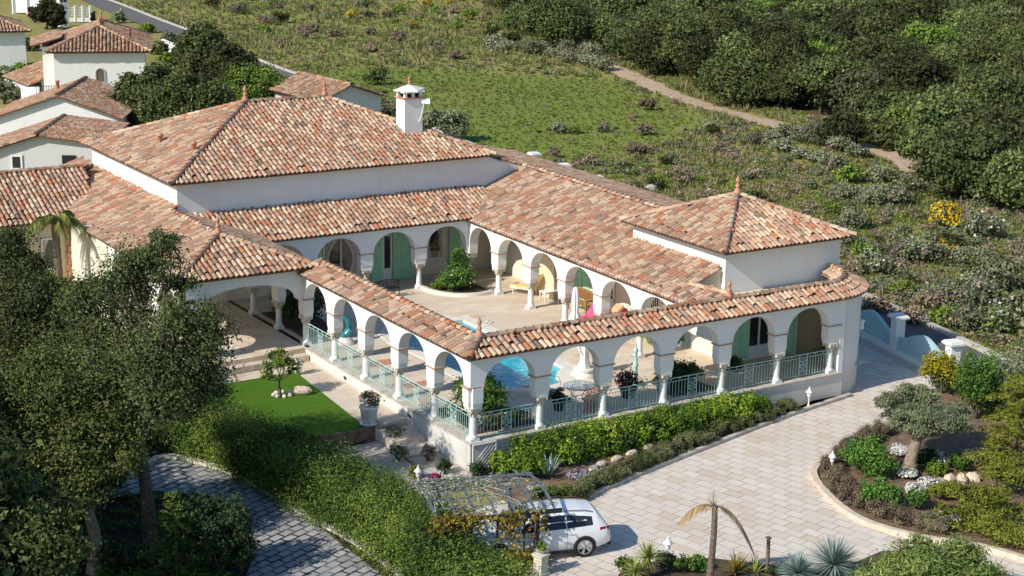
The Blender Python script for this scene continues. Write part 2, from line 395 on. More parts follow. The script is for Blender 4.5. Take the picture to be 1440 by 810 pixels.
L['oleander'] = leafmat('oleander_leaves', [(0, (.025, .045, .010)), (.45, (.085, .125, .030)), (.8, (.155, .19, .055)), (1, (.25, .27, .10))], .2, .1)
L['gold'] = leafmat('golden_leaves', [(0, (.05, .05, .006)), (.4, (.20, .19, .012)), (.75, (.42, .36, .015)), (1, (.55, .46, .03))], .2, .1, gain=1.15)
L['green'] = leafmat('green_leaves', [(0, (.012, .030, .007)), (.45, (.045, .11, .018)), (.8, (.10, .19, .030)), (1, (.18, .28, .055))], .25, .25)
L['dark'] = leafmat('dark_green_leaves', [(0, (.006, .013, .006)), (.5, (.020, .038, .014)), (1, (.055, .085, .03))], .12, .15)
L['heath'] = leafmat('lavender_twigs', [(0, (.045, .034, .022)), (.5, (.125, .095, .065)), (.8, (.165, .135, .085)), (1, (.12, .15, .06))], .1, .2)
L['dry'] = leafmat('dry_twigs', [(0, (.05, .038, .025)), (.5, (.14, .11, .075)), (1, (.25, .20, .14))], .15, .35, gain=2.3)
L['purple'] = leafmat('purple_leaves', [(0, (.02, .008, .012)), (.5, (.06, .022, .03)), (1, (.12, .05, .055))], .1, .1)
L['autumn'] = leafmat('vine_leaves', [(0, (.07, .05, .010)), (.3, (.17, .14, .02)), (.6, (.36, .25, .02)), (.85, (.20, .22, .04)), (1, (.30, .12, .03))], .25, .1, gain=1.3)
L['vinestem'] = leafmat('pale_vine_stems', [(0, (.10, .11, .085)), (.5, (.24, .26, .20)), (1, (.40, .42, .34))], .05, .1, gain=1.2)
L['palm'] = leafmat('palm_fronds', [(0, (.03, .045, .010)), (.5, (.10, .125, .028)), (1, (.19, .20, .06))], .2, .1)
L['frond_dry'] = leafmat('dry_fronds', [(0, (.20, .14, .07)), (.5, (.38, .28, .15)), (1, (.50, .40, .24))], .15, .1, gain=1.1)
L['yucca'] = leafmat('yucca_blades', [(0, (.05, .07, .015)), (.5, (.16, .19, .04)), (1, (.34, .35, .12))], .15, .1)
L['blue'] = leafmat('blue_grey_blades', [(0, (.04, .06, .055)), (.5, (.13, .18, .16)), (1, (.28, .34, .30))], .1, .1)
def petal(name, c): return leafmat(name, [(0, tuple(x * .7 for x in c)), (1, c)], .15, .05, gain=1)
L['p_white'] = petal('white_petals', (.78, .76, .74)); L['p_pink'] = petal('pink_petals', (.52, .20, .46)); L['p_yellow'] = petal('yellow_petals', (.70, .48, .015)); L['p_red'] = petal('red_petals', (.55, .02, .02)); L['p_mag'] = petal('magenta_petals', (.58, .03, .22)); L['p_lilac'] = petal('lilac_petals', (.44, .34, .52))
# ------------------------------------------------------------------ leaves
def leaves(mb, C, Nn, size, rnd, rng, mat=0, aspect=.55, up=.25, jit=.8):
    """one small rhombic leaf (or leaf spray) for each centre"""
    n = len(C)
    nr = Nn + rng.normal(0, jit, (n, 3)) + np.array([0, 0, up])
    nr /= np.linalg.norm(nr, axis=1, keepdims=True) + 1e-9
    t = rng.normal(0, 1, (n, 3)); t -= (t * nr).sum(1, keepdims=True) * nr; t /= np.linalg.norm(t, axis=1, keepdims=True) + 1e-9
    s = np.cross(nr, t)
    a = (size * rng.uniform(.6, 1.3, n))[:, None] if np.isscalar(size) else (size * rng.uniform(.7, 1.25, n))[:, None]
    V = np.stack([C - a * t, C - a * aspect * s, C + a * t, C + a * aspect * s], 1).reshape(-1, 3)
    F = np.arange(4 * n).reshape(n, 4)
    mb.add(V, F, mat, rnd)
def sphere_dirs(n, rng, zmin=-1):
    z = rng.uniform(zmin, 1, n); ph = rng.uniform(0, 2 * PI, n); r = np.sqrt(np.maximum(0, 1 - z * z))
    return np.stack([r * np.cos(ph), r * np.sin(ph), z], 1)
def blob_leaves(mb, c, r, n, size, rng, mat=0, clumps=None, spread=.26, inner=.12, zmin=-.75, aspect=.55, bright=0):
    """a bough of foliage: leaves gathered in clumps over an ellipsoid, with gaps between the clumps"""
    c = np.array(c, float); r = np.array(r, float) if hasattr(r, '__len__') else np.full(3, float(r))
    k = clumps or max(10, int(26 * (np.prod(r) ** (1 / 3)) ** 1.2))
    D = sphere_dirs(k, rng, zmin)
    rad = rng.uniform(.70, 1.04, k)
    cc = c + D * r * rad[:, None]
    cs = rng.uniform(.6, 1.35, k)
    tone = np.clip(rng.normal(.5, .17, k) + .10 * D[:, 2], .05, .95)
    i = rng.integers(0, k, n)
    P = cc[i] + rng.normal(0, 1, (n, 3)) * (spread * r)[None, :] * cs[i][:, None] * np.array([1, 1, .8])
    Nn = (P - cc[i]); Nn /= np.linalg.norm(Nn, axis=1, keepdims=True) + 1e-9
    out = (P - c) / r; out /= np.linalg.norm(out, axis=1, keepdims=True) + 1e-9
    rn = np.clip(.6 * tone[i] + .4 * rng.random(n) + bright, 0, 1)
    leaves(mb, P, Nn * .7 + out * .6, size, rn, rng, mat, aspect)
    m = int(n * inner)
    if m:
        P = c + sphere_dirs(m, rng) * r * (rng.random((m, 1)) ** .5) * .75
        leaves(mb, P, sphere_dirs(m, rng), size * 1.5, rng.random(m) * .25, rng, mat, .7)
def limb(mb, a, b, r0, r1, rng, bend=.12, n=6, mat=0):
    a = np.array(a, float); b = np.array(b, float); L = np.linalg.norm(b - a)
    o = rng.normal(0, bend * L, 3) * np.array([1, 1, .4]); t = np.linspace(0, 1, 6)
    P = a + (b - a) * t[:, None] + o * (np.sin(PI * t))[:, None]
    mb.tube(P, np.linspace(r0, r1, 6), n, mat)
    return P
def tree(name, label, base, blobs, leaf, lsize, dens, trunk_r=.2, fork=None, lean=None, group=None, seed=1, bark='bark', cat='tree', zmin=-.75, spread=.26, aspect=.55):
    """blobs are world ellipsoids (centre, radii)"""
    rng = np.random.default_rng(seed); base = np.array(base, float)
    root = thing(name, label, cat, tuple(base), group=group)
    cen = np.mean([np.array(b[0], float) for b in blobs], 0) - base
    fk = np.array(fork, float) - base if fork is not None else np.array([cen[0] * .5, cen[1] * .5, max(.3, cen[2] * .5)])
    tb = MB()
    P = limb(tb, (0, 0, -.3), fk, trunk_r * 1.15, trunk_r * .75, rng, .04, 8)
    tb.lathe([(trunk_r * 1.9, -.3), (trunk_r * 1.4, .02), (trunk_r * 1.1, .35)], 8)
    for c, r in blobs:
        c = np.array(c, float) - base
        limb(tb, fk, fk + (c - fk) * .9, trunk_r * .5, trunk_r * .12, rng, .10)
        rr = np.mean(r) if hasattr(r, '__len__') else r
        for _ in range(3):
            e = c + sphere_dirs(1, rng, -.3)[0] * rr * .8
            limb(tb, fk + (c - fk) * .7, e, trunk_r * .2, trunk_r * .05, rng, .12, 4)
    tb.build('trunk', M[bark], root)
    cb = MB()
    for c, r in blobs:
        r3 = np.array(r, float) if hasattr(r, '__len__') else np.full(3, float(r))
        area = 4 * PI * (np.mean(r3) ** 2)
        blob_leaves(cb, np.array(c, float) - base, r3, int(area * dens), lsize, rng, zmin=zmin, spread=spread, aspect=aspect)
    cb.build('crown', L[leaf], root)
    return root
def shrub(name, label, base, r, leaf, lsize, n, seed=1, cat='shrub', group=None, lobes=4, petals=None, pn=0, psize=.035, zmin=-.35, stem=True, spread=.24, aspect=.55, flat=False, bright=0):
    """a bush standing on the ground: foliage, stems and, where it flowers, petals"""
    rng = np.random.default_rng(seed); r = np.array(r, float)
    root = thing(name, label, cat, tuple(base), group=group)
    cb = MB()
    cs = [((0, 0, r[2] * .55), r * np.array([.8, .8, .6]))]
    for k in range(lobes):
        a = 2 * PI * k / max(1, lobes) + rng.uniform(-.5, .5); q = rng.uniform(.45, .65)
        cs.append(((math.cos(a) * r[0] * (1 - q), math.sin(a) * r[1] * (1 - q), r[2] * rng.uniform(.35, .75)), r * q * np.array([1, 1, .75 if flat else .85])))
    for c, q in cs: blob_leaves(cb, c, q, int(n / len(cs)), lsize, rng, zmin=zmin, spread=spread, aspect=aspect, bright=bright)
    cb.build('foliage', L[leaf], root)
    if stem:
        sb = MB()
        for k in range(6):
            c, q = cs[k % len(cs)]
            limb(sb, rng.normal(0, .05, 3) * (1, 1, 0) + (0, 0, -.05), np.array(c) + rng.normal(0, .1, 3) * r, .03 * r[2] + .008, .008, rng, .1, 5)
        sb.build('stem', M['bark'], root)
    if petals:
        pb = MB()
        for c, q in cs:
            m = int(pn / len(cs)); D = sphere_dirs(m, rng, -.1)
            leaves(pb, np.array(c) + D * q * rng.uniform(.98, 1.2, (m, 1)), D, psize, rng.random(m), rng, 0, .95, up=.5, jit=.3)
        pb.build('flowers', L[petals], root)
    return root
def hedge_mesh(path, half, z0, z1, leaf, lsize, dens, seed, name='foliage', parent=None, wob=.12, round_=.35, petals=None, kind=None, aspect=.55):
    """clipped hedge along a ground path; half = half width (number or list); leaves sit in clumps on its skin"""
    rng = np.random.default_rng(seed); mb = MB()
    P = np.array([q[:2] for q in path], float); k = len(P); hw = np.full(k, half, float) if np.isscalar(half) else np.array(half, float)
    Z0 = np.full(k, z0, float) if np.isscalar(z0) else np.array(z0, float); Z1 = np.full(k, z1, float) if np.isscalar(z1) else np.array(z1, float)
    seg = np.linalg.norm(np.diff(P, axis=0), axis=1); S = np.concatenate([[0], np.cumsum(seg)])
    H = float(np.mean(Z1 - Z0)); per = 2 * H + 2 * float(np.mean(hw)); area = S[-1] * per
    nc = int(area * 9); n = int(area * dens)
    def at(s):
        i = np.clip(np.searchsorted(S, s, 'right') - 1, 0, k - 2); t = ((s - S[i]) / seg[i])[:, None]
        d = (P[i + 1] - P[i]) / seg[i][:, None]; return P[i] * (1 - t) + P[i + 1] * t, np.stack([-d[:, 1], d[:, 0]], 1), hw[i] * (1 - t[:, 0]) + hw[i + 1] * t[:, 0], Z0[i] * (1 - t[:, 0]) + Z0[i + 1] * t[:, 0], Z1[i] * (1 - t[:, 0]) + Z1[i + 1] * t[:, 0]
    s = rng.uniform(0, S[-1], nc); u = rng.uniform(0, 1, nc)
    c, nn, h, a0, a1 = at(s)
    w = per * u; side = np.where(w < H, -1, np.where(w < H + 2 * h, 0, 1))
    lat = np.where(side == -1, -h, np.where(side == 0, (w - H) - h, h))
    zz = np.where(side == -1, a0 + (a1 - a0) * w / H, np.where(side == 0, a1, a0 + (a1 - a0) * np.clip((w - H - 2 * h) / H, 0, 1)))
    tl = np.abs(lat) / h; zz = zz - np.where(side == 0, round_ * h * tl ** 3 * .6, 0); lat = lat * np.where(side == 0, 1, 1 - .25 * round_ * ((zz - a0) / (a1 - a0)) ** 3)
    wobv = wob * (np.sin(s * 1.7 + seed) + np.sin(s * 3.9 + 2 * lat) + rng.normal(0, .8, nc)) * .5
    out = np.stack([nn[:, 0] * side, nn[:, 1] * side, (side == 0).astype(float) + .15], 1)
    cc = np.stack([c[:, 0] + nn[:, 0] * lat, c[:, 1] + nn[:, 1] * lat, zz], 1) + out * wobv[:, None]
    tone = np.clip(rng.normal(.5, .16, nc) + .12 * np.sin(s * 1.1 + seed), .05, .95)
    i = rng.integers(0, nc, n); sp = .16 * min(1.6, max(.5, H))
    Pt = cc[i] + rng.normal(0, sp, (n, 3)); Pt[:, 2] = np.maximum(Pt[:, 2], np.min(Z0) + .02)
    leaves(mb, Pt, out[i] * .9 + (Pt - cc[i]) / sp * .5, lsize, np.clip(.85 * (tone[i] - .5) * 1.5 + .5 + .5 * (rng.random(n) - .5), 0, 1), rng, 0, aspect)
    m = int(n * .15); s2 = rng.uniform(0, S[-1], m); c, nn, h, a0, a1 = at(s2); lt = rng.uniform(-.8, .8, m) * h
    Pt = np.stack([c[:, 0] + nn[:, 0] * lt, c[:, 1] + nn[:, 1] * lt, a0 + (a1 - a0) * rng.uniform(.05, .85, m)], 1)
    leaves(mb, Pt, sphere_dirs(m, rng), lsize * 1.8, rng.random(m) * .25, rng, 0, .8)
    return mb
def blades(mb, n, length, width, rng, zmin=-.1, droop=.3, c=(0, 0, 0), mat=0, seg=3, zmax=1, narrow=.15):
    """a rosette of sword leaves"""
    D = sphere_dirs(n, rng, zmin); 
    if zmax < 1: D[:, 2] = np.minimum(D[:, 2], zmax)
    for k in range(n):
        d = D[k]; Lk = length * rng.uniform(.8, 1.1); s = np.cross(d, (0, 0, 1.)); s /= np.linalg.norm(s) + 1e-9
        V = []
        for j in range(seg + 1):
            t = j / seg; p = np.array(c) + d * Lk * t + np.array([0, 0, -droop * Lk * t * t * (1 - abs(d[2]) * .6)])
            w = width * (1 - t * (1 - narrow)); V += [p - s * w, p + s * w]
        mb.add(V, [(2 * j, 2 * j + 1, 2 * j + 3, 2 * j + 2) for j in range(seg)], mat, float(np.clip(rng.normal(.55, .22), 0, 1)))
def frond(mb, a, d, length, rng, leaflet=.35, nl=26, droop=.9, mat=0, w=.018, hang=.5):
    """a feather palm leaf: rachis and two rows of leaflets"""
    a = np.array(a, float); d = np.array(d, float); d /= np.linalg.norm(d); P = []
    for j in range(11):
        t = j / 10; P.append(a + d * length * t + np.array([0, 0, -droop * length * t * t * .6]) * (1 if d[2] < .9 else .4))
    P = np.array(P); mb.tube(P, np.linspace(.03, .008, 11), 4, mat, .3)
    s0 = np.cross(d, (0, 0, 1.)); s0 /= np.linalg.norm(s0) + 1e-9
    for k in range(nl):
        t = .15 + .85 * k / nl; i = min(9, int(t * 10)); p = P[i] + (P[i + 1] - P[i]) * (t * 10 - i); tg = P[i + 1] - P[i]; tg /= np.linalg.norm(tg)
        for sgn in (-1, 1):
            l = leaflet * (1 - .6 * abs(2 * t - 1) ** 2) * rng.uniform(.8, 1.1)
            e = p + (s0 * sgn * .8 + tg * .6 + np.array([0, 0, -hang])) * l
            q = np.cross(e - p, (0.1, .2, 1.)); q /= np.linalg.norm(q) + 1e-9
            mb.add([p - q * w, p + q * w, e], [(0, 1, 2)], mat, float(rng.random()))

# ------------------------------------------------------------------ roof tiles
TN = 6
def _tile_template():
    V = []; a = np.linspace(0, PI, TN)
    return np.cos(a), np.sin(a)
def put_tiles(mb, O, U, W, Nn, rng, l=.36, r=.092, lift=.022, rnd=None):
    """barrel tiles: O lower-end centres, U across, W up-slope, Nn normals (arrays n x 3)"""
    ca, sa = _tile_template(); n = len(O); U = np.cross(Nn, W)
    rows = []
    for (t, rr, h) in ((0, r * 1.06, lift), (l * 1.12, r * .90, .004)):
        rows.append(O[:, None, :] + W[:, None, :] * t + U[:, None, :] * (ca * rr)[None, :, None] + Nn[:, None, :] * (sa * rr * .95 + h)[None, :, None])
    V = np.concatenate(rows, 1)          # n x 2TN x 3
    base = (np.arange(n) * 2 * TN)[:, None, None]
    q = np.array([(j, j + 1, TN + j + 1, TN + j) for j in range(TN - 1)])[None]
    F = (base + q).reshape(-1, 4)
    if rnd is None: rnd = .05 + .95 * rng.random(n)
    mb.add(V.reshape(-1, 3), F, 0, np.repeat(rnd, TN - 1), True)
    mb.add(rows[0].reshape(-1, 3), np.arange(n * TN).reshape(n, TN)[:, ::-1], 0, .03, False)  # dark end caps: shadow at the tile joints is put into their colour
def roof_plane(mb, poly, rng, w=.237, l=.42, deck=True, thick=.07, r=.092, skirt=True):
    P = np.array(poly, float); c = P.mean(0); n = np.zeros(3)
    for i in range(len(P)): n += np.cross(P[i] - c, P[(i + 1) % len(P)] - c)
    n /= np.linalg.norm(n)
    if n[2] < 0: n = -n; P = P[::-1]
    u = np.cross((0, 0, 1.), n); u /= np.linalg.norm(u); v = np.cross(n, u)
    if v[2] < 0: v = -v; u = -u
    U2 = P @ u; V2 = P @ v; o = P[0] - u * U2[0] - v * V2[0]
    us = np.arange(U2.min() + w * .5, U2.max(), w); vs = np.arange(0, V2.max() - V2.min() + l, l)
    gu, gv = np.meshgrid(us, vs); ofs = rng.uniform(-.42, .42, len(us)) * l
    gv = V2.min() + np.where(gv == 0, 0, gv + ofs[None, :]); gu = gu.ravel(); gv = gv.ravel()
    ok = inpoly(gu, gv + l * .5, list(zip(U2, V2))); gu = gu[ok]; gv = gv[ok]
    m = len(gu)
    if m:
        gu = gu + rng.normal(0, .008, m); gv = gv + rng.normal(0, .012, m) - .04
        O = o + gu[:, None] * u + gv[:, None] * v + n * .0
        rot = rng.normal(0, .02, m); W = v[None] + u[None] * rot[:, None]; W /= np.linalg.norm(W, axis=1, keepdims=True)
        Uu = np.cross(W, n[None]); s = np.sign((Uu * u).sum(1))[:, None]; Uu = Uu * s
        put_tiles(mb, O, Uu, W, np.repeat(n[None], m, 0), rng, l, r)
    if deck:
        q = len(P); low = P - n * thick
        mb.add(np.concatenate([P - n * .012, low]), [tuple(range(q)), tuple(range(q, 2 * q))[::-1]] + ([(i, q + i, q + (i + 1) % q, (i + 1) % q) for i in range(q)] if skirt else []), 0, .05)
def ridge(mb, A, B, rng, r=.125, l=.38, lift=.0):
    A = np.array(A, float); B = np.array(B, float)
    if A[2] > B[2]: A, B = B, A
    t = B - A; Ln = np.linalg.norm(t); t /= Ln; k = max(1, int(Ln / l)); st = Ln / k
    u = np.cross((0, 0, 1.), t); u /= np.linalg.norm(u); n = np.cross(t, u)
    O = A + t[None] * (np.arange(k) * st)[:, None] + n * (.035 + lift)
    one = np.ones((k, 1))
    put_tiles(mb, O, one * u, one * t, one * n, rng, st, r, .03)
def finial(mb, p, h=.75):
    k = h / .75
    mb.lathe([(.17 * k, 0), (.17 * k, .06 * k), (.10 * k, .16 * k), (.07 * k, .22 * k), (.105 * k, .27 * k), (.105 * k, .31 * k), (.06 * k, .36 * k), (.055 * k, .44 * k), (.095 * k, .50 * k), (.10 * k, .55 * k), (.055 * k, .63 * k), (.04 * k, .67 * k), (.02 * k, .75 * k)], 12, p)
# ------------------------------------------------------------------ the villa: one thing, everything built onto it is a part
villa = thing('villa', 'large white mediterranean villa with arcades around its pool patio and terracotta tiled roofs', 'villa')
tr = np.random.default_rng(11)
SX = 2.803; SY = 2.781
XW = 11.55                          # inner arcade of the right wing
WY = [17.2, 14.25, 11.3, 8.4, 5.5, 2.6]
REARY = 19.95; RX = [8.75, 5.88, 3.0]

def arcade(mb, p0, d, cols, t0, t1, zi=2.04, rise=.90, ztop=3.25, pw=.33, s0=None, s1=None, zc=1.27, skip_pier=()):
    """arched wall on piers; d along, thickness from -t0 to +t1 on the left-hand side of d"""
    p0 = np.array([*p0, 0.][:3], float); d = np.array([d[0], d[1], 0.]); nn = np.array([-d[1], d[0], 0.])
    def pt(s, z, k): return p0 + d * s + nn * (t1 if k else -t0) + np.array([0, 0, z])
    for a, b in zip(cols[:-1], cols[1:]):
        x0, x1 = a + pw, b - pw; cx = (x0 + x1) / 2; hw = (x1 - x0) / 2
        th = np.linspace(PI, 0, 21)
        xs = np.concatenate([[a], cx + hw * np.cos(th), [b]]); zs = np.concatenate([[zi], zi + rise * np.sin(th), [zi]])
        n = len(xs); V = []
        for k in (0, 1):
            V += [pt(x, z, k) for x, z in zip(xs, zs)] + [pt(x, ztop, k) for x in xs]
        F = []
        for i in range(n - 1):
            F.append((i, i + 1, n + i + 1, n + i)); F.append((2 * n + i + 1, 2 * n + i, 3 * n + i, 3 * n + i + 1))
            F.append((i + 1, i, 2 * n + i, 2 * n + i + 1)); F.append((n + i, n + i + 1, 3 * n + i + 1, 3 * n + i))
        mb.add(V, F)
    for i, c in enumerate(cols):
        if i in skip_pier: continue
        # pier between capital and spring, drawn in a little at its foot
        w = pw - .02
        V = []
        for z, k in ((zc, .88), (zc + .10, .90), (zc + .20, 1.0), (zi, 1.0)):
            for s, q in ((-1, 0), (1, 0), (1, 1), (-1, 1)):
                V.append(p0 + d * (c + s * w * k) + nn * ((t1 - .012) * (1 if k == 1 else .92) if q else -(t0 - .012) * (1 if k == 1 else .92)) + np.array([0, 0, z]))
        F = [(0, 3, 2, 1)]
        for r_ in range(3):
            for j in range(4): F.append((r_ * 4 + j, r_ * 4 + (j + 1) % 4, r_ * 4 + 4 + (j + 1) % 4, r_ * 4 + 4 + j))
        mb.add(V, F)
    for s, c, sg in ((s0, cols[0], -1), (s1, cols[-1], 1)):
        if s is not None and abs(s - c) > .01:
            A = p0 + d * ((s + c) / 2); L_ = abs(s - c)
            ctr = A + nn * ((t1 - t0) / 2) + np.array([0, 0, (zi + ztop) / 2])
            mb.box(ctr, (L_, t0 + t1, ztop - zi), ax=[d, nn, (0, 0, 1)])
def imposts(p0, d, cols, t0, t1, pw=.33, z=2.0):
    p0 = np.array([*p0, 0.][:3], float); d = np.array([d[0], d[1], 0.]); nn = np.array([-d[1], d[0], 0.])
    for c in cols:
        mb = MB(); mb.box(p0 + d * c + nn * ((t1 - t0) / 2) + np.array([0, 0, z + .03]), (2 * pw + .07, t0 + t1 + .07, .05), ax=[d, nn, (0, 0, 1)])
        mb.build('impost_band', M['impost'], villa)

# ---- column prototype: base and shaft, with a carved capital as its sub-part
def make_column():
    b = MB()
    b.box((0, 0, .06), (.36, .36, .12)).lathe([(.17, .12), (.185, .15), (.17, .185), (.145, .20), (.15, .225), (.135, .24)], 18)
    b.lathe([(.132, .24), (.134, .5), (.126, .80), (.118, .90)], 18)
    o = b.build('column', M['white_paint'], villa, label='white round column with a square plinth')
    c = MB()
    c.lathe([(.128, .895), (.14, .905), (.14, .925), (.122, .94), (.125, 1.0), (.15, 1.08), (.19, 1.16), (.20, 1.19)], 16)
    for k in range(8):
        a = k * PI / 4 + PI / 8; c.ell((.15 * math.cos(a), .15 * math.sin(a), 1.02), (.045, .045, .075), 6, 5)
        a = k * PI / 4; c.ell((.18 * math.cos(a), .18 * math.sin(a), 1.11), (.045, .045, .06), 6, 5)
    for sx in (-1, 1):
        for sy in (-1, 1): c.ell((sx * .18, sy * .18, 1.16), (.065, .065, .06), 8, 6)
    c.box((0, 0, 1.235), (.46, .46, .07))
    c.build('capital', M['stone_old'], o)
    return o
col0 = make_column()
colN = [0]
def column(x, y):
    if colN[0] == 0: o = col0
    else:
        o = col0.copy(); COL.objects.link(o)
        for ch in col0.children:
            k = ch.copy(); COL.objects.link(k); k.parent = o
    o.location = (x, y, 0); colN[0] += 1
FC = [i * SX for i in range(7)]; LC = [i * SY for i in range(6)]
for x in FC: column(x, 0)
for y in LC[1:]: column(0, y)
column(0, LC[5] + SY); column(0, LC[5] + 2 * SY)
for y in WY[:-1]: column(XW - .022 * (17.2 - y), y)
column(XW + .02, REARY)
for x in RX: column(x, REARY)
column(-5.35, LC[5])

# ---- arcade walls
mb = MB()
arcade(mb, (0, 0, 0), (1, 0), FC, .2, .24, s0=-.237, s1=17.13)
mb.span(17.13, 17.36, -.2, .45, -1.2, 3.25)
mb.build('arcade_wall', M['white'], villa)
mb = MB(); arcade(mb, (0, 0, 0), (0, 1), LC + [LC[5] + SY, LC[5] + 2 * SY], .24, .2, ztop=3.247, s0=-.197); mb.build('arcade_wall', M['white'], villa)
mb = MB(); arcade(mb, (XW - .022 * (17.2 - 2.6), 2.6), (.022, 1), [y - 2.6 for y in WY[::-1]] + [REARY - 2.6], .24, .24, ztop=3.2, pw=.34, s0=-2.2); mb.build('arcade_wall', M['white'], villa)
mb = MB(); arcade(mb, (0, REARY, 0), (1, 0), [0.05] + RX[::-1] + [XW], .22, .24, ztop=3.3, pw=.34); mb.build('arcade_wall', M['white'], villa)
imposts((0, 0, 0), (1, 0), FC, .2, .24); imposts((0, 0, 0), (0, 1), LC[1:] + [LC[5] + SY], .24, .2)
imposts((XW - .022 * (17.2 - 2.6), 2.6), (.022, 1), [y - 2.6 for y in WY[::-1]], .24, .24, .34); imposts((0, REARY, 0), (1, 0), RX, .22, .24, .34)
# porch: one wide flat arch to the garden and arches on its left flank
mb = MB(); PY = LC[5]
arcade(mb, (-5.35, PY, 0), (1, 0), [0, 5.35], .21, .23, zi=2.04, rise=.86, ztop=3.4, pw=.42, skip_pier=(1,)); mb.build('porch_wall', M['white'], villa)
mb = MB(); arcade(mb, (-5.35, PY, 0), (0, 1), [0, 2.9, 5.8, 8.7], .23, .2, zi=2.04, rise=.88, ztop=3.4, pw=.42); mb.build('porch_wall', M['white'], villa)
imposts((-5.35, PY, 0), (0, 1), [2.9, 5.8], .23, .2, .42)
# curved end of the front range
mb = MB(); CX, CY, CR = 16.95, 2.7, 2.9; P = []
for z in (-1.3, -.2, 1.5, 3.3):
    row = [(17.34, CY - CR - .003, z)] + [(CX + CR * math.cos(a), CY + CR * math.sin(a), z) for a in np.linspace(-PI / 2 + .14, 0, 16)] + [(CX + CR, 24, z)]
    P.append(row)
mb.grid(P, smooth=True); mb.build('curved_wall', M['white_base'], villa)
# terrace base
mb = MB(); mb.span(-.25, 17.35, -.26, -.02, -1.4, -.03); mb.build('terrace_wall', M['white_base'], villa)
mb = MB(); mb.span(-.26, -.02, -.018, 13.4, -1.4, -.032); mb.build('terrace_wall', M['white_base'], villa)
mb = MB(); mb.span(-.30, 17.3, -.32, .22, -.05, .012); mb.span(-.30, .22, .222, 13.4, -.05, .0135); mb.build('sill', M['concrete'], villa)
# upper blocks and inner walls
mb = MB(); mb.span(-2.4, 13.75, 22.2, 34.0, 3.0, 5.72); mb.build('upper_wall', M['white'], villa)
mb = MB(); mb.add([(13.75, 22.23, 3.0), (16.1, 22.23, 3.0), (16.1, 22.23, 4.95), (14.4, 22.23, 5.35), (13.75, 22.23, 5.72)], [(0, 1, 2, 3, 4)]); mb.span(13.76, 19.7, 22.25, 33.8, 2, 3.2); mb.build('gable_wall', M['white'], villa)
mb = MB(); mb.span(13.55, 19.75, 2.9, 9.3, 2.6, 4.82); mb.build('pavilion_wall', M['white'], villa)
mb = MB(); mb.span(14.0, 14.2, 3.06, 22.0, -.02, 3.3); mb.build('gallery_wall', M['warmwhite'], villa)
mb = MB(); mb.span(13.2, 13.998, 14.95, 16.75, -.02, 3.2); mb.build('gallery_wall', M['cream'], villa)
mb = MB(); mb.span(-.2, 14.2, 22.1, 22.19, -.02, 3.8); mb.build('rear_wall', M['warmwhite'], villa)
mb = MB(); mb.span(13.9, 19.5, 3.0, 3.05, -.02, 3.3); mb.build('room_wall', M['cream'], villa)
mb = MB(); mb.span(-5.5, -.2, 22.0, 22.12, -.02, 3.6); mb.span(-5.62, -5.42, 22.6, 36, -1.2, 3.3); mb.build('porch_wall', M['warmwhite'], villa)
mb = MB(); mb.span(12.0, 17.2, .26, 2.88, 2.97, 3.03); mb.span(17.2, 18.4, .9, 2.88, 2.97, 3.026); mb.add([(12.0, 3.13, 2.99), (13.56, 3.13, 2.99), (13.56, 3.13, 4.08), (12.0, 3.13, 3.48)], [(0, 1, 2, 3)]); mb.span(11.9, 14, 2.9, 22, 3.1, 3.14); mb.span(.3, 13.9, 20.2, 22.05, 3.12, 3.16); mb.span(-5.2, -.3, 14.2, 21.9, 3.3, 3.34); mb.build('ceiling_slab', M['cream'], villa)
# far left wing
mb = MB(); mb.span(-20, -5.64, 27.95, 34.8, -1.4, 3.25); mb.build('side_wall', M['cream'], villa)

# ---- roofs
def roof(polys, ridges, finials=(), mat='tile', wd=.235, r=.095):
    b = MB()
    for p in polys: roof_plane(b, p, tr, w=wd, r=r)
    o = b.build('roof', M[mat], villa)
    if ridges:
        for a, c in ridges:
            b = MB(); ridge(b, a, c, tr); b.build('ridge_tiles', M[mat], o)
    for p in finials:
        b = MB(); finial(b, p); b.build('finial', M['terra'], o)
    return o
E_, S_ = 5.75, .39
x0, x1, y0, y1 = -2.85, 14.1, 21.75, 34.4; yr = (y0 + y1) / 2; hz = E_ + S_ * (yr - y0); xa, xb = x0 + (yr - y0), x1 - (yr - y0)
A_, B_, C_, D_ = (x0, y0, E_), (x1, y0, E_), (x1, y1, E_), (x0, y1, E_); P1, P2 = (xa, yr, hz), (xb, yr, hz)
main_roof = roof([[A_, B_, P2, P1], [B_, C_, P2], [C_, D_, P1, P2], [D_, A_, P1]], [(A_, P1), (B_, P2), (C_, P2), (D_, P1), (P1, P2)], [(P1[0], P1[1], P1[2] + .12), (P2[0], P2[1], P2[2] + .12)])
# rear arcade lean-to
roof([[(-2.4, 19.55, 3.2), (13.6, 19.55, 3.2), (13.6, 22.2, 4.22), (-2.4, 22.2, 4.22)]], [])
# right wing
wr = 4.98
wz = lambda x, y: (x, y, 3.08 + .402 * (x - 10.87 - .0225 * (y - 1.2)))
roof([[wz(10.87, 1.2), wz(11.34, 22.2), wz(16.05, 22.2), wz(15.75, 9.0), wz(13.56, 3.10), wz(12.0, 3.10), wz(12.4, .9)],
      [(16.1, 31, wr), (15.68, 7.5, wr), (20.3, 7.5, 4.0), (20.7, 31, 4.0)]], [((15.7, 8.0, wr), (16.05, 22.2, wr)), ((12.0, 3.15, 3.52), (12.25, 1.0, 3.60))])
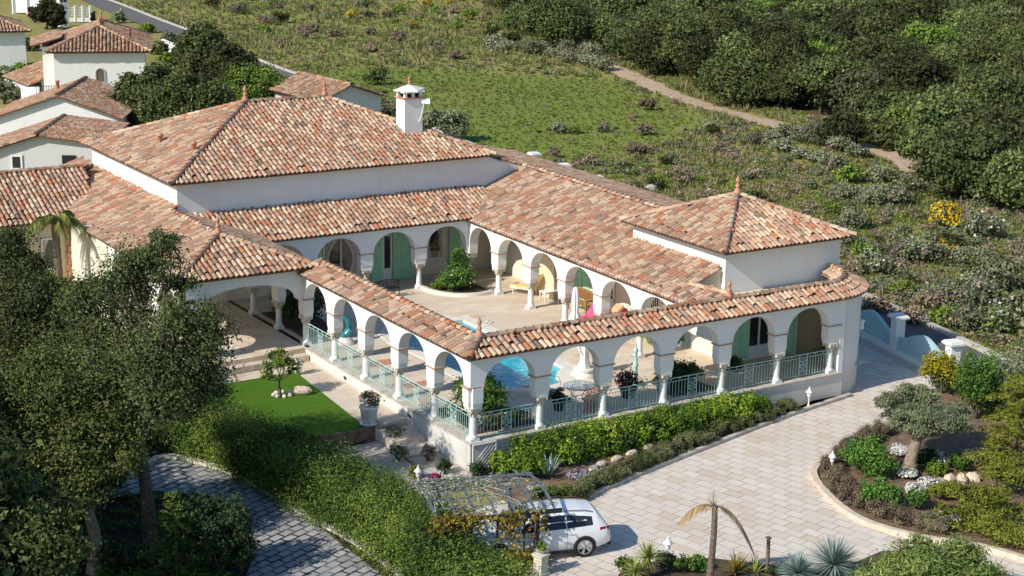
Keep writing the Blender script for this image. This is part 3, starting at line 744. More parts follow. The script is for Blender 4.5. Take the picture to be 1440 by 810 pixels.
# pavilion
x0, x1, y0, y1 = 13.1, 20.15, 2.45, 9.7; ez = 4.85; ap = ((x0 + x1) / 2, (y0 + y1) / 2, ez + .405 * 3.6)
A_, B_, C_, D_ = (x0, y0, ez), (x1, y0, ez), (x1, y1, ez), (x0, y1, ez)
roof([[A_, B_, ap], [B_, C_, ap], [C_, D_, ap], [D_, A_, ap]], [(A_, ap), (B_, ap), (C_, ap), (D_, ap)], [(ap[0], ap[1], ap[2] + .1)])
# porch and left wing
pe, pz = 3.45, 4.52; x0, x1, y0 = -5.95, .35, 13.3; xm = (x0 + x1) / 2; ap = (xm, y0 + (xm - x0), pz)
roof([[(x0, y0, pe), (x1, y0, pe), ap], [(x0, y0, pe), ap, (xm, 22.2, pz), (-2.38, 22.2, pz + .14), (-2.38, 36, pz + .14), (x0, 36, pe)], [(x1, y0, pe), ap, (xm, 22.2, pz), (x1, 22.2, pe)]],
     [((x0, y0, pe), ap), ((x1, y0, pe), ap), (ap, (xm, 22.0, pz))], [(ap[0], ap[1], ap[2] + .1)])
# far left wing: ridge runs to the left
roof([[(-20, 27.6, 3.3), (-4.4, 27.6, 3.3), (-3.4, 32.0, 4.95), (-20, 32.0, 4.95)], [(-20, 32.0, 4.95), (-3.0, 32.0, 4.95), (-3.0, 35.9, 3.6), (-20, 35.9, 3.6)]], [((-20, 32.0, 4.95), (-3.2, 32.0, 4.95))])
# narrow saddle roofs on the left and front arcades
ze, zr_, e, rg_ = 3.17, 3.57, .43, .55
b = MB()
roof_plane(b, [(-e, -e, ze), (16.95, -e, ze), (16.95, rg_, zr_), (rg_, rg_, zr_)], tr)
roof_plane(b, [(rg_, rg_, zr_), (16.95, rg_, zr_), (16.95, 1.05, zr_ - .2), (1.05, 1.05, zr_ - .2)], tr)
roof_plane(b, [(-e, -e, ze), (rg_, rg_, zr_), (rg_, 13.9, zr_), (-e, 13.9, ze)], tr)
roof_plane(b, [(rg_, rg_, zr_), (1.05, 1.05, zr_ - .2), (1.05, 13.6, zr_ - .2), (rg_, 13.6, zr_)], tr)
# rounded end: tiles fan out around the corner
ro = CR + e - .2 + .0; ri = ro - (rg_ + e)
for k, (ra, za, dr, sg) in enumerate(((ro, ze, .345, -1), (ro - .345, ze + .14, .345, -1), (ro - .69, ze + .28, .345, -1), (ri - .55, zr_ - .22, .3, 1), (ri - .25, zr_ - .1, .3, 1))):
    nt = int((PI / 2) * ra / .235); th = -PI / 2 + (np.arange(nt) + .5) / nt * PI / 2
    D_ = np.stack([np.cos(th), np.sin(th), 0 * th], 1)
    O = np.array([CX, CY, 0]) + D_ * ra + np.array([0, 0, za]); sl = .4
    W = D_ * sg + np.array([0, 0, sl]); W /= np.linalg.norm(W, axis=1, keepdims=True)
    U = np.stack([-np.sin(th), np.cos(th), 0 * th], 1) * -sg; Nn = np.cross(U, W); s_ = np.sign(Nn[:, 2:3]); Nn = Nn * s_
    put_tiles(b, O, U, W, Nn, tr, .35, .09)
P = [[(CX + r_ * math.cos(a), CY + r_ * math.sin(a), z) for a in np.linspace(-PI / 2, 0, 20)] for r_, z in ((ro, ze - .06), (ro, ze), (ri, zr_ - .01), (ri - .6, zr_ - .24))]
b.grid(P, rnd=.12, smooth=False)
roof_plane(b, [(CX + ro, CY, ze), (CX + ro, 9.5, ze), (CX + ri, 9.5, zr_), (CX + ri, CY, zr_)], tr)
ar = b.build('roof', M['tile'], villa)
b = MB()
ridge(b, (rg_, rg_, zr_), (16.95, rg_, zr_), tr, .115); ridge(b, (rg_, rg_, zr_), (rg_, 13.7, zr_), tr, .115); ridge(b, (-e, -e, ze), (rg_, rg_, zr_), tr, .13)
for a in np.linspace(-PI / 2, -.1, 9):
    ridge(b, (CX + ri * math.cos(a), CY + ri * math.sin(a), zr_), (CX + ri * math.cos(a + .175), CY + ri * math.sin(a + .175), zr_ + .001), tr, .115)
b.build('ridge_tiles', M['tile'], ar)
for p in ((rg_, rg_, zr_ + .1), (11.9, rg_ + .05, zr_ + .1)):
    b = MB(); finial(b, p, .7); b.build('finial', M['terra'], ar)
# clay vents standing on the main roof
for x, y in ((-.9, 28.2), (-.6, 24.6)):
    z = E_ + .39 * (x + 2.85); b = MB(); b.lathe([(.12, z - .1), (.12, z + .35), (.15, z + .36), (.15, z + .42), (.06, z + .5)], 10, (x, y, 0)); b.build('roof_vent', M['terra'], main_roof)

# ---- chimney
ch = MB(); hx, hy = 10.75, 24.6; ch.span(hx - .5, hx + .5, hy - .45, hy + .45, 6.2, 8.45); ch = ch.build('chimney', M['white'], villa)
b = MB()
for sx in (-.42, 0, .42):
    for sy in (-.36, .36): b.box((hx + sx, hy + sy, 8.61), (.14, .14, .30))
b.box((hx, hy, 8.795), (1.2, 1.1, .07)); b.lathe([(.86, 8.83), (.86, 8.89), (.10, 9.11), (.05, 9.11)], 4, (hx, hy, 0), smooth=False); b.build('chimney_cap', M['white'], ch)
b = MB(); b.box((hx, hy, 8.49), (1.16, 1.06, .06)); finial(b, (hx, hy, 9.07), .5); b.build('chimney_band', M['terra'], ch)
b = MB(); b.span(hx - .34, hx + .34, hy - .3, hy + .3, 8.45, 8.75); b.build('flue', M['dark_void'], ch)
b = MB(); b.box((hx + .55, hy - .72, 8.35), (.08, .48, .26), rz=.5); b.tube([(hx + .3, hy - .47, 7.3), (hx + .35, hy - .6, 7.6), (hx + .45, hy - .7, 8.25)], .03); b.build('antenna_panel', M['white_paint'], ch)

# ---- doors, shutters and windows
def shutter(x, y, axis, w, z0, z1, ang=0, mat='shutter'):
    """a boarded shutter leaf with a mid rail; axis 'x' lies in a wall facing -Y, 'y' in a wall facing -X"""
    b = MB(); h = z1 - z0
    n = max(3, int(w / .16))
    for i in range(n): b.box(((i + .5) * w / n, 0, h / 2), (w / n - .012, .04, h))
    for zz in (.1 * h, .62 * h, .93 * h): b.box((w / 2, -.03, zz), (w, .03, .10))
    b.box((w / 2, -.046, .36 * h), (.09, .025, h * .62), ax=[(1, 0, 0), (0, 1, 0), (0, 0, 1)])
    o = b.build('shutter', M[mat], villa, loc=(x, y, z0), rz=ang if axis == 'x' else PI / 2 * -1 + ang)
    return o
def window(x0, x1, y, z0, z1, bars=1, curtain=False, frame='white_paint', axis='x', door=False):
    """frame with panes and, where seen, a net curtain; axis 'x': wall facing -Y at y; 'y': wall facing -X at x=y"""
    b = MB(); w = x1 - x0; h = z1 - z0; f = .08
    b.box((w / 2, 0, f / 2), (w, .07, f)).box((w / 2, 0, h - f / 2), (w, .07, f)).box((f / 2, 0, h / 2), (f, .069, h)).box((w - f / 2, 0, h / 2), (f, .069, h))
    for i in range(bars): b.box(((i + 1) * w / (bars + 1), -.004, h / 2), (.07, .066, h - .01))
    if door: b.box((w / 2, 0, .32), (w - .1, .05, .5))
    o = b.build('door' if door else 'window', M[frame], villa)
    if axis == 'x': o.location = (x0, y, z0)
    else: o.location = (y, x1, z0); o.rotation_euler = (0, 0, -PI / 2)
    g = MB(); g.box((w / 2, .02, h / 2), (w - .02, .012, h - .02)); g.build('pane', M['glass'], o)
    if curtain:
        c = MB()
        for s in (0, 1):
            P = []
            for i in range(9):
                t = i / 8; row = []
                for j in range(7):
                    zz = h * .95 * (1 - j / 6) + .05; q = t * w * (.46 - .3 * math.sin(PI * j / 6 * .9))
                    row.append((q if s == 0 else w - q, .008 + .012 * math.sin(t * 22), zz))
                P.append(row)
            c.grid(P)
        c.build('curtain', M['curtain'], o)
    return o
window(4.7, 6.6, 22.06, .35, 2.45, 1, True, door=False)
window(7.9, 8.4, 22.06, .02, 2.3, 0, False, door=True)
window(10.35, 11.3, 22.06, .75, 2.4, 0, True)
shutter(7.28, 22.0, 'x', .6, .02, 2.35, -.05); shutter(8.45, 22.0, 'x', 1.08, .02, 2.35, -.12); shutter(11.6, 22.0, 'x', 1.0, .02, 2.38, -.1); shutter(4.0, 22.0, 'x', .62, .02, 2.35, -.03)
shutter(13.95, 20.45, 'y', .6, .02, 2.25, .55, 'shutter'); window(18.0, 18.9, 13.94, .75, 2.2, 0, axis='y'); shutter(13.92, 14.3, 'y', 1.15, .02, 2.25, .05); window(11.1, 12.2, 13.94, .75, 2.2, 1, axis='y')
w_ = window(7.6, 8.6, 13.94, .8, 2.1, 0, axis='y')
b = MB()
for i in range(7): b.bar((.08 + i * .14, -.08, .02), (.08 + i * .14, -.08, 1.28), .025)
b.build('window_bars', M['white_paint'], w_)
b = MB()
for i in range(9): b.box((13.93, 8.82 + (.05 if i % 2 else 0), .15 + i * .26), (.14, .34 if i % 2 else .24, .24))
b.build('stone_quoins', M['terra'], villa)
window(14.95, 16.15, 2.96, .02, 2.3, 1, False, door=True); shutter(14.1, 2.9, 'x', .82, .02, 2.3, -.1); shutter(16.95, 2.9, 'x', .42, .02, 2.25, -.7)
shutter(17.1, 2.85, 'x', .4, .02, 2.25, -1.2, 'pale_green')
window(-7.0, -6.15, 27.9, .95, 2.5, 0, True)
b = MB()
for i in range(14): b.box((-5.66, 27.9, -1.2 + i * .31), (.30 if i % 2 else .18, .30 if not i % 2 else .18, .29))
b.build('stone_quoins', M['terra'], villa)
# downpipe lamp on the right corner and slot lights in the terrace wall
b = MB(); b.box((19.05, .62, 1.55), (.16, .16, .34)); b.box((19.05, .62, 1.75), (.22, .22, .05)); b.build('wall_lamp', M['stone_white'], villa)
for y in (9.6, 4.2):
    b = MB(); b.box((-.268, y, -.3), (.02, .09, .14)); b.box((-.268, y + .14, -.3), (.02, .09, .14)); b.build('slot_light', M['black_iron'], villa)
# ceiling lantern inside the porch
b = MB(); b.tube([(-1.6, 17.6, 3.3), (-1.6, 17.6, 2.6)], .015)
for k in range(6):
    a = k * PI / 3; b.tube([(-1.6, 17.6, 2.35), (-1.6 + .2 * math.cos(a), 17.6 + .2 * math.sin(a), 2.25), (-1.6 + .34 * math.cos(a), 17.6 + .34 * math.sin(a), 2.42)], .014, 4); b.ell((-1.6 + .34 * math.cos(a), 17.6 + .34 * math.sin(a), 2.5), (.04, .04, .08), 6, 4)
b.ell((-1.6, 17.6, 2.45), (.07, .07, .2), 8, 6); b.build('chandelier', M['white_paint'], villa)

# ---- railings: wrought iron between the columns
def spiral(mb, c, u, r, turns, sgn, n=16, w=.009):
    a = np.linspace(0, turns * 2 * PI, n); rr = r * (1 - .8 * a / a[-1])
    mb.tube([np.array(c) + np.array(u) * (rr[i] * math.cos(a[i])) + np.array([0, 0, 1.]) * (sgn * rr[i] * math.sin(a[i])) for i in range(n)], w, 4)
def railing(a, b_, gate=False):
    a = np.array([*a, 0.], float); b_ = np.array([*b_, 0.], float); d = b_ - a; Ln = np.linalg.norm(d); d /= Ln
    a = a + d * .16; Ln -= .32; m_ = MB(); up = np.array([0, 0, 1.])
    m_.bar(a + up * .97, a + d * Ln + up * .97, .035, .022); m_.bar(a + up * .84, a + d * Ln + up * .84, .016); m_.bar(a + up * .10, a + d * Ln + up * .10, .018)
    m_.bar(a + up * .02, a + up * .97, .022); m_.bar(a + d * Ln + up * .02, a + d * Ln + up * .97, .022)
    n = 17
    for i in range(1, n):
        t = i / n
        if .42 < t < .58: continue
        m_.bar(a + d * (Ln * t) + up * .10, a + d * (Ln * t) + up * .84, .014)
    for t in (.42, .58): m_.bar(a + d * (Ln * t) + up * .10, a + d * (Ln * t) + up * .97, .016)
    c = a + d * (Ln * .5); q = Ln * .08
    for z, s in ((.22, 1), (.47, -1), (.50, 1), (.73, -1)):
        spiral(m_, c + d * q * .5 + up * z, d, q * .5, 1.4, s); spiral(m_, c - d * q * .5 + up * z, -d, q * .5, 1.4, s)
    m_.tube([c - d * q + up * .22, c + up * .35, c + d * q + up * .47], .011, 4); m_.tube([c + d * q + up * .22, c + up * .35, c - d * q + up * .47], .011, 4)
    m_.tube([c - d * q + up * .5, c + up * .62, c + d * q + up * .73], .011, 4); m_.tube([c + d * q + up * .5, c + up * .62, c - d * q + up * .73], .011, 4)
    for k in range(6): # small scrolls under the handrail
        s_ = a + d * (Ln * (.08 + .168 * k)) + up * .905; spiral(m_, s_, d, .045, 1.2, 1, 9, .009)
    for s in (0, 1): m_.tube([a + d * (Ln if s else 0) + up * .2, a + d * (Ln - .07 if s else .07) + up * .5, a + d * (Ln - .05 if s else .05) + up * .84], .010, 4)
    return m_.build('railing', M['mint'], villa)
for i in range(6): railing((FC[i], 0), (FC[i + 1], 0))
for i in range(5): railing((0, LC[i]), (0, LC[i + 1]))
# ------------------------------------------------------------------ the setting
XS = np.concatenate([np.arange(-120, -24, 8.), np.arange(-24, 140, 1.5), np.arange(140, 420, 14)])
YS = np.concatenate([np.arange(-60, -24, 6.), np.arange(-24, 150, 1.5), np.arange(150, 520, 14)])
gx, gy = np.meshgrid(XS, YS)
rg = np.random.default_rng(3)
def height(x, y):
    x = np.asarray(x, float); y = np.asarray(y, float)
    left = np.clip((-4.6 - x) / 1.6, 0, 1) * np.clip((16 - y) / 3, 0, 1)
    z = -1.10 - .58 * left
    z = z + np.where((x > 32) | (y > 45), .25 * np.sin(x * .13) * np.cos(y * .11), 0) * np.clip((np.maximum(x - 32, y - 45)) / 12, 0, 1)
    far = np.clip((np.hypot(x - 20, y - 20) - 190) / 200, 0, 1); z = z + far * 26
    return z
gz = height(gx, gy)
TRACK = [G(*p, -1)[:2] for p in [(780, 62), (818, 78), (855, 92), (900, 110), (960, 137), (1030, 161), (1090, 178), (1160, 195), (1230, 209), (1272, 224), (1290, 238)]]
TRACK = [np.array(p) for p in smooth_open(TRACK, 8)]
gb = MB(); gb.grid(np.stack([gx, gy, gz], 2))
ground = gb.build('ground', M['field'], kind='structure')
me = ground.data; X = gx.ravel(); Y = gy.ravel()
# picture-independent zones: a meadow between the villa and the wood, scrub around it, leaf litter under the trees with their shade put into its colour
mead = [G(*p, -1)[:2] for p in [(470, 205), (430, 110), (480, 92), (600, 96), (720, 99), (850, 108), (930, 135), (1000, 170), (940, 200), (860, 215), (760, 225), (620, 215)]]
mead2 = [G(*p, -1)[:2] for p in [(340, 60), (400, 20), (520, 8), (640, 40), (700, 62), (560, 74), (400, 84)]]
wood = [G(*p, -1)[:2] for p in [(690, -40), (720, 30), (850, 82), (960, 108), (1010, 150), (1100, 152), (1200, 178), (1290, 255), (1380, 278), (1500, 300), (1700, 200), (1500, -60)]]
def soft(poly, k=3):
    a = np.zeros(len(X)); 
    for dx in (-2.5, 0, 2.5):
        for dy in (-2.5, 0, 2.5): a += inpoly(X + dx, Y + dy, poly)
    return a / 9
g = np.clip(soft(mead) + .42 * soft(mead2) + .30 * np.sin(X * .21 + 1) * np.sin(Y * .17), -.2, 1)
garden = (X < 24) & (Y < 45)
g = np.where((X > 27) | (Y > 50), g, .1)
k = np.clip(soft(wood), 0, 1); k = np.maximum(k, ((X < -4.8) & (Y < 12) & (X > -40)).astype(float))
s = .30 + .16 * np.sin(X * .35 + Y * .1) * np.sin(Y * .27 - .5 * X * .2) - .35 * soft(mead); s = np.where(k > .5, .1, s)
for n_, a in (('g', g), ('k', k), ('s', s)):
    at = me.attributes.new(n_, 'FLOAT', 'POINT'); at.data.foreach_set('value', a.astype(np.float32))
# dirt track, with ragged edges
def ribbon(name, pts, wl, wr, z, mat, jitter=0, zfun=None, kind='structure', thick=None):
    P = np.array([p[:2] for p in pts], float); T = np.gradient(P, axis=0); T /= np.linalg.norm(T, axis=1, keepdims=True); Nn = np.stack([-T[:, 1], T[:, 0]], 1)
    wl = np.full(len(P), wl) + rg.normal(0, jitter, len(P)); wr = np.full(len(P), wr) + rg.normal(0, jitter, len(P))
    b = MB(); rows = []
    for k_, t in enumerate(np.linspace(1, -1, 5)):
        Q = P + Nn * np.where(t > 0, t * wl, t * wr)[:, None]
        zz = (zfun(Q[:, 0], Q[:, 1]) if zfun else 0) + z + (-.03 if abs(t) == 1 and jitter else 0)
        rows.append(np.column_stack([Q, np.broadcast_to(zz, len(P))]))
    b.grid(np.array(rows)[::-1] if False else np.array(rows), flip=True)
    if thick:
        for e in (0, -1):
            top = rows[e]; low = top.copy(); low[:, 2] -= thick; b.grid(np.array([top, low]), flip=(e == -1))
    return b.build(name, M[mat], kind=kind)
ribbon('dirt_track', TRACK, 1.1, 1.1, .05, 'track', .2, height)
# road behind the boundary wall and its kerbs
WD = np.array([.2265, .974]); WP = np.array([22.95, -.9])           # boundary wall line
RN = np.array([WD[1], -WD[0]])
WD2 = np.array([.12, .993]); RN2 = np.array([.993, -.12])
def wl_(s, off):
    t = min(1, max(0, (s - 9) / 6)); n_ = RN * (1 - t) + RN2 * t
    return (WP + WD * s if s < 12 else WP + WD * 12 + WD2 * (s - 12)) + n_ * off
ribbon('road', [wl_(s, 1.9) for s in np.linspace(-30, 240, 60)], 1.85, 1.75, .10, 'asphalt', 0, height)
ribbon('road_kerb', [wl_(s, 3.8) for s in np.linspace(-30, 240, 90)], .16, .16, .26, 'concrete', 0, height, thick=.35)
ribbon('drain_strip', [wl_(s, -.55) for s in np.linspace(-2, 30, 12)], .28, .22, -1.036, 'concrete')
# driveway
b = MB(); b.prism([(-4.2, -30), (40, -30), (28, -6), (24.6, -1.5), (24.3, 5), (25.6, 12), (28, 30), (19, 30), (19, 1), (17.3, -.2), (10, -.3), (0.1, -.3), (-.2, -3), (-3.8, -4), (-4.6, -5.5)], -1.05, -1.05, top=True)
b.build('driveway', M['drive'], kind='structure')
# patio, galleries and porch floor
POOL = [(7.72, 13.95), (7.72, 5.8), (7.1, 5.35), (6.75, 4.9), (6.62, 4.4), (6.3, 4.08), (5.8, 3.97), (5.1, 4.12), (4.4, 4.55), (3.95, 5.3), (3.66, 6.4), (3.6, 8), (3.78, 9.5), (3.74, 11), (3.58, 12.2), (3.85, 13.4), (4.7, 14.5), (5.7, 15.0), (6.5, 14.95), (7.05, 14.6), (7.1, 13.97)]
COPE = [(8.25, 14.55), (8.25, 5.45), (7.6, 5.0), (7.28, 4.5), (7.05, 3.95), (6.5, 3.5), (5.8, 3.38), (4.9, 3.58), (4.05, 4.1), (3.45, 5.1), (3.14, 6.35), (3.08, 8), (3.26, 9.5), (3.22, 11), (3.05, 12.2), (3.35, 13.7), (4.35, 15.0), (5.6, 15.55), (6.75, 15.5), (7.5, 14.95), (7.6, 14.56)]
b = MB()
def ring(bm, outer, inner, z0, z1=None):
    n = len(outer); V = [(*p, z0) for p in outer] + [(*p, z0 if z1 is None else z1) for p in inner]
    bm.add(V, [(i, (i + 1) % n, n + (i + 1) % n, n + i) for i in range(n)])
PAT = [(16.0, 21.9), (19.4, .2), (9, .0), (8, -.01), (7, -.01), (6.4, -.01), (5.8, -.01), (4.6, -.01), (3, -.01), (0.2, .02), (0, 3), (0, 7), (0, 9.5), (0, 11), (0, 13), (0, 16), (0, 22.1), (5, 22.1), (8, 22.1), (12, 22.1), (14, 22.1)]
ring(b, PAT, COPE, 0); b.build('patio', M['patio'], kind='structure')
b = MB(); ring(b, COPE, POOL, .035); ring(b, [(x, y) for x, y in COPE], COPE, .035, 0); ring(b, POOL, POOL, .035, -.16)
b.build('pool_coping', M['coping'], kind='structure')
b = MB(); b.prism(POOL, -.1, -.1); b.build('pool_water', M['water'], kind='structure')
b = MB(); b.prism([(-.2, 13.4), (-.2, 22), (-6, 22), (-6, 13.1), (-4.8, 13.05)], -1.4, .0); b.build('porch_floor', M['patio'], kind='structure')
b = MB(); b.prism([(-.32, 12.95), (-.32, 13.39), (-6, 13.08), (-6, 12.6)], -1.4, -.2); b.build('porch_step', M['walk'], kind='structure')
b = MB()
for y0, y1, x0, x1 in ((9.6, 10.3, .9, 2.7), (4.2, 4.5, 4.4, 5.6), (6.4, 7.0, .8, 2.6)): b.span(x0, x1, y0, y1, -.05, .006)
b.prism([(5.1, .5), (5.6, .4), (7.5, 2.9), (7.0, 3.1)], -.05, .005)
b.build('brick_inlay', M['terra'], kind='structure')
b = MB(); a_ = np.linspace(0, 2 * PI, 33)[:-1]; b.prism([(-3.6 + .95 * math.cos(t), 14.75 + .8 * math.sin(t)) for t in a_], -.02, .008); b.build('floor_medallion', M['coping'], kind='structure')
# garden terrace on the left: travertine walk, lawn, steps
b = MB(); b.prism([(-.27, 4.1), (-.27, 12.96), (-6.2, 12.5), (-6.2, 11.6), (-1.45, 11.85), (-2.05, 4.35)], -1.8, -.46); b.build('garden_path', M['walk'], kind='structure')
b = MB(); b.prism([(-2.05, 4.45), (-1.46, 11.8), (-6.4, 11.7), (-5.4, 7.2), (-4.1, 4.4), (-3.2, 4.15)], -1.8, -.44); b.build('lawn', M['lawn'], kind='structure')
b = MB()
for i, (z, y0, y1) in enumerate(((-.56, 3.45, 4.08), (-.70, 2.95, 3.5), (-.84, 2.42, 3.0), (-.95, 1.9, 2.46))):
    b.prism([(-.28, y0), (-.28, y1), (-1.75, y1 + .1), (-1.6, y0 + .1)], -1.8, z)
b.build('garden_steps', M['walk'], bevel=.02, kind='structure')
b = MB(); b.prism([(-.27, -.9), (-.27, 1.95), (-1.55, 2.0), (-1.9, -.6)], -1.8, -1.03); b.build('stair_landing', M['concrete'], kind='structure')
b = MB(); b.prism([(-1.62, 4.0), (-3.2, 4.12), (-4.6, 3.0), (-4.6, -3.5), (-3.6, -4), (-1.9, -.75), (-1.75, 2.0)], -1.8, -.98); b.build('gravel_bed', M['gravel'], kind='structure')
ribbon('lawn_edging', [(-1.75, 4.22), (-2.4, 4.15), (-3.1, 4.02), (-4.2, 4.2)], .06, .06, -.41, 'soil', thick=.5)
# shady cobbled lane below the hedge
CE = [G(*p, -1.63)[:2] for p in [(205, 655), (240, 643), (330, 668), (420, 720), (500, 765), (560, 808), (620, 850), (700, 930)]]
LANE = [*CE, (-9, -22), (-16, -22), (-12, -12), G(345, 812, -1.63)[:2], G(362, 770, -1.63)[:2], G(345, 725, -1.63)[:2], G(300, 698, -1.63)[:2], G(215, 690, -1.63)[:2], (-15, 5), (-15, 7.5)]
b = MB(); b.prism([*CE, (-9, -22), (-16, -22), (-12, -12), G(345, 812, -1.63)[:2], G(362, 770, -1.63)[:2], G(345, 725, -1.63)[:2], G(300, 698, -1.63)[:2], G(215, 690, -1.63)[:2], (-15, 5), (-15, 7.5)], -1.63, -1.63); b.build('cobbled_lane', M['cobble'], kind='structure')
ribbon('lane_kerb', smooth_open([np.array([*p, 0]) for p in CE], 5), .16, .10, -1.54, 'stone_old', thick=.2)
# planting beds
def bed(pts, z, mat='soil', name='planting_bed'):
    b = MB(); b.prism(pts, z - .2, z); return b.build(name, M[mat], kind='structure')
FB = [G(*p, -1.0)[:2] for p in [(690, 640), (690, 690), (720, 710), (790, 712), (835, 690), (900, 662), (1000, 622), (1100, 583), (1172, 560), (1180, 548)]]
bed([(0.0, -.27), *FB[1:], (17.1, -.27)], -.97)
RB = [G(*p, -.98)[:2] for p in [(1225, 603), (1180, 630), (1150, 655), (1146, 672), (1168, 700), (1200, 725), (1240, 742), (1300, 757), (1360, 766), (1400, 774), (1450, 790), (1500, 815)]]
RBs = [np.array(p) for p in smooth_open([np.array([*p, 0]) for p in RB], 6)]
bed([p[:2] for p in RBs] + [(26, -22), (27, -8), (24.0, -1.6), (21.5, -1.7), (19, -3.6), G(1290, 585, -1)[:2]], -.97, 'soil')
ribbon('bed_kerb', RBs, .11, .11, -.89, 'kerb', thick=.18)
KB = [G(*p, -1.0)[:2] for p in [(745, 716), (790, 714), (835, 694), (900, 666), (1000, 626), (1100, 587), (1175, 562), (1196, 555)]]
ribbon('bed_kerb', smooth_open([np.array([*p, 0]) for p in KB], 5), .09, .09, -.93, 'concrete', thick=.15)
NB = [G(*p, -1.0)[:2] for p in [(865, 815), (880, 796), (930, 788), (1000, 785), (1080, 794), (1150, 800), (1205, 790), (1240, 775), (1330, 775), (1400, 800), (1440, 850), (1000, 950), (850, 900)]]
bed(NB, -.99, 'soil_dark')
PB = [(8.8, 19.75), (8.85, 19.0), (9.15, 18.2), (9.7, 17.6), (10.5, 17.3), (11.3, 17.4), (11.35, 19.7)]
PBs = [np.array([*p, 0]) for p in PB]
bed(PB, .12, 'soil_dark'); ribbon('bed_kerb', smooth_open(PBs[:-1], 5), .10, .10, .16, 'coping', thick=.18)
bed([(.5, .5), (3.2, .5), (3.4, 1.6), (2.9, 2.9), (1.8, 3.5), (.6, 3.6)], .05, 'soil_dark'); bed([(9.3, .5), (11.4, .5), (11.3, 2.9), (10.6, 3.2), (9.6, 2.4)], .05, 'soil_dark')
bed([(.3, 14.6), (1.9, 15.2), (2.2, 17), (1.9, 18.8), (.3, 19.2)], .08, 'soil_dark')
b = MB(); b.prism([(-2.8, -9.4), (-.2, -10.2), (2, -30), (-6, -30)], -1.3, -1.044); b.build('gravel_patch', M['concrete'], kind='structure')
# ------------------------------------------------------------------ boundary wall with turquoise scalloped panels between white pillars
gw = thing('garden_wall', 'turquoise scalloped boundary wall between white capped pillars along the road', 'wall', (float(WP[0]), float(WP[1]), 0))
def Wl(s, off, z): p = wl_(s, off); return (p[0] - WP[0], p[1] - WP[1], z + (.8 * min(1, max(0, (s - 12) / 10)) if z > -.9 else 0))
STEP = 4.36
for i in range(-1, 11):
    s0 = i * STEP
    b = MB(); wd_ = WD if s0 < 11 else WD2; rn_ = RN if s0 < 11 else RN2; ax = [(wd_[0], wd_[1], 0), (rn_[0], rn_[1], 0), (0, 0, 1)]
    dz_ = .8 * min(1, max(0, (s0 - 12) / 10))
    b.box(Wl(s0, 0, -.28 ) if dz_ == 0 else np.array(Wl(s0, 0, -.28)) - np.array([0, 0, dz_ / 2]), (.46, .46, 1.62 + dz_), ax=ax).box(Wl(s0, 0, -.96), (.56, .56, .2), ax=ax).box(Wl(s0, 0, .54), (.56, .56, .08), ax=ax).box(Wl(s0, 0, .61), (.72, .72, .09), ax=ax).box(Wl(s0, 0, .68), (.60, .60, .06), ax=ax)
    b.build('pillar', M['white'], gw)
    if i == 10: break
    P = [[], [], [], []]; n = 22
    for k in range(n + 1):
        t = k / n; s = s0 + .23 + t * (STEP - .46); z = -.26 + .56 * (.5 - .5 * math.cos(2 * PI * min(1, max(0, (t - .04) / .92)))) ** .8
        P[0].append(Wl(s, -.09, -1.05)); P[1].append(Wl(s, -.09, z)); P[2].append(Wl(s, .09, z)); P[3].append(Wl(s, .09, -1.15))
    b = MB(); b.grid(np.array(P), smooth=False)
    pn = b.build('panel', M['turq_wall'], gw)
    b = MB(); b.box(Wl(s0 + STEP / 2, -.02, -.95), (STEP - .46, .34, .24), ax=ax); b.build('plinth', M['white'], pn)

# ------------------------------------------------------------------ neighbouring houses
hr = np.random.default_rng(21)
def house(name, label, boxes, roofs, ridges=(), fin=(), tilew=.30):
    h = thing(name, label, 'house')
    for bx, mt in boxes:
        b = MB()
        if len(bx) == 6: b.span(*bx)
        else: b.prism(bx[0], bx[1], bx[2])
        b.build('wall', M[mt], h)
    b = MB()
    for p in roofs: roof_plane(b, p, hr, w=tilew, l=.42, r=.125)
    rf = b.build('roof', M['tile_old'], h)
    if ridges:
        b = MB()
        for a, c in ridges: ridge(b, a, c, hr, .16, .42)
        b.build('ridge_tiles', M['tile_old'], rf)
    for p in fin:
        b = MB(); finial(b, p, .85); b.build('finial', M['terra'], rf)
    return h, rf
def rot_rect(o, a, w, d):
    """corner o, width along angle a, depth to its left"""
    c, s = math.cos(a), math.sin(a); o = np.array(o[:2], float)
    return [o, o + np.array([c, s]) * w, o + np.array([c, s]) * w + np.array([-s, c]) * d, o + np.array([-s, c]) * d]
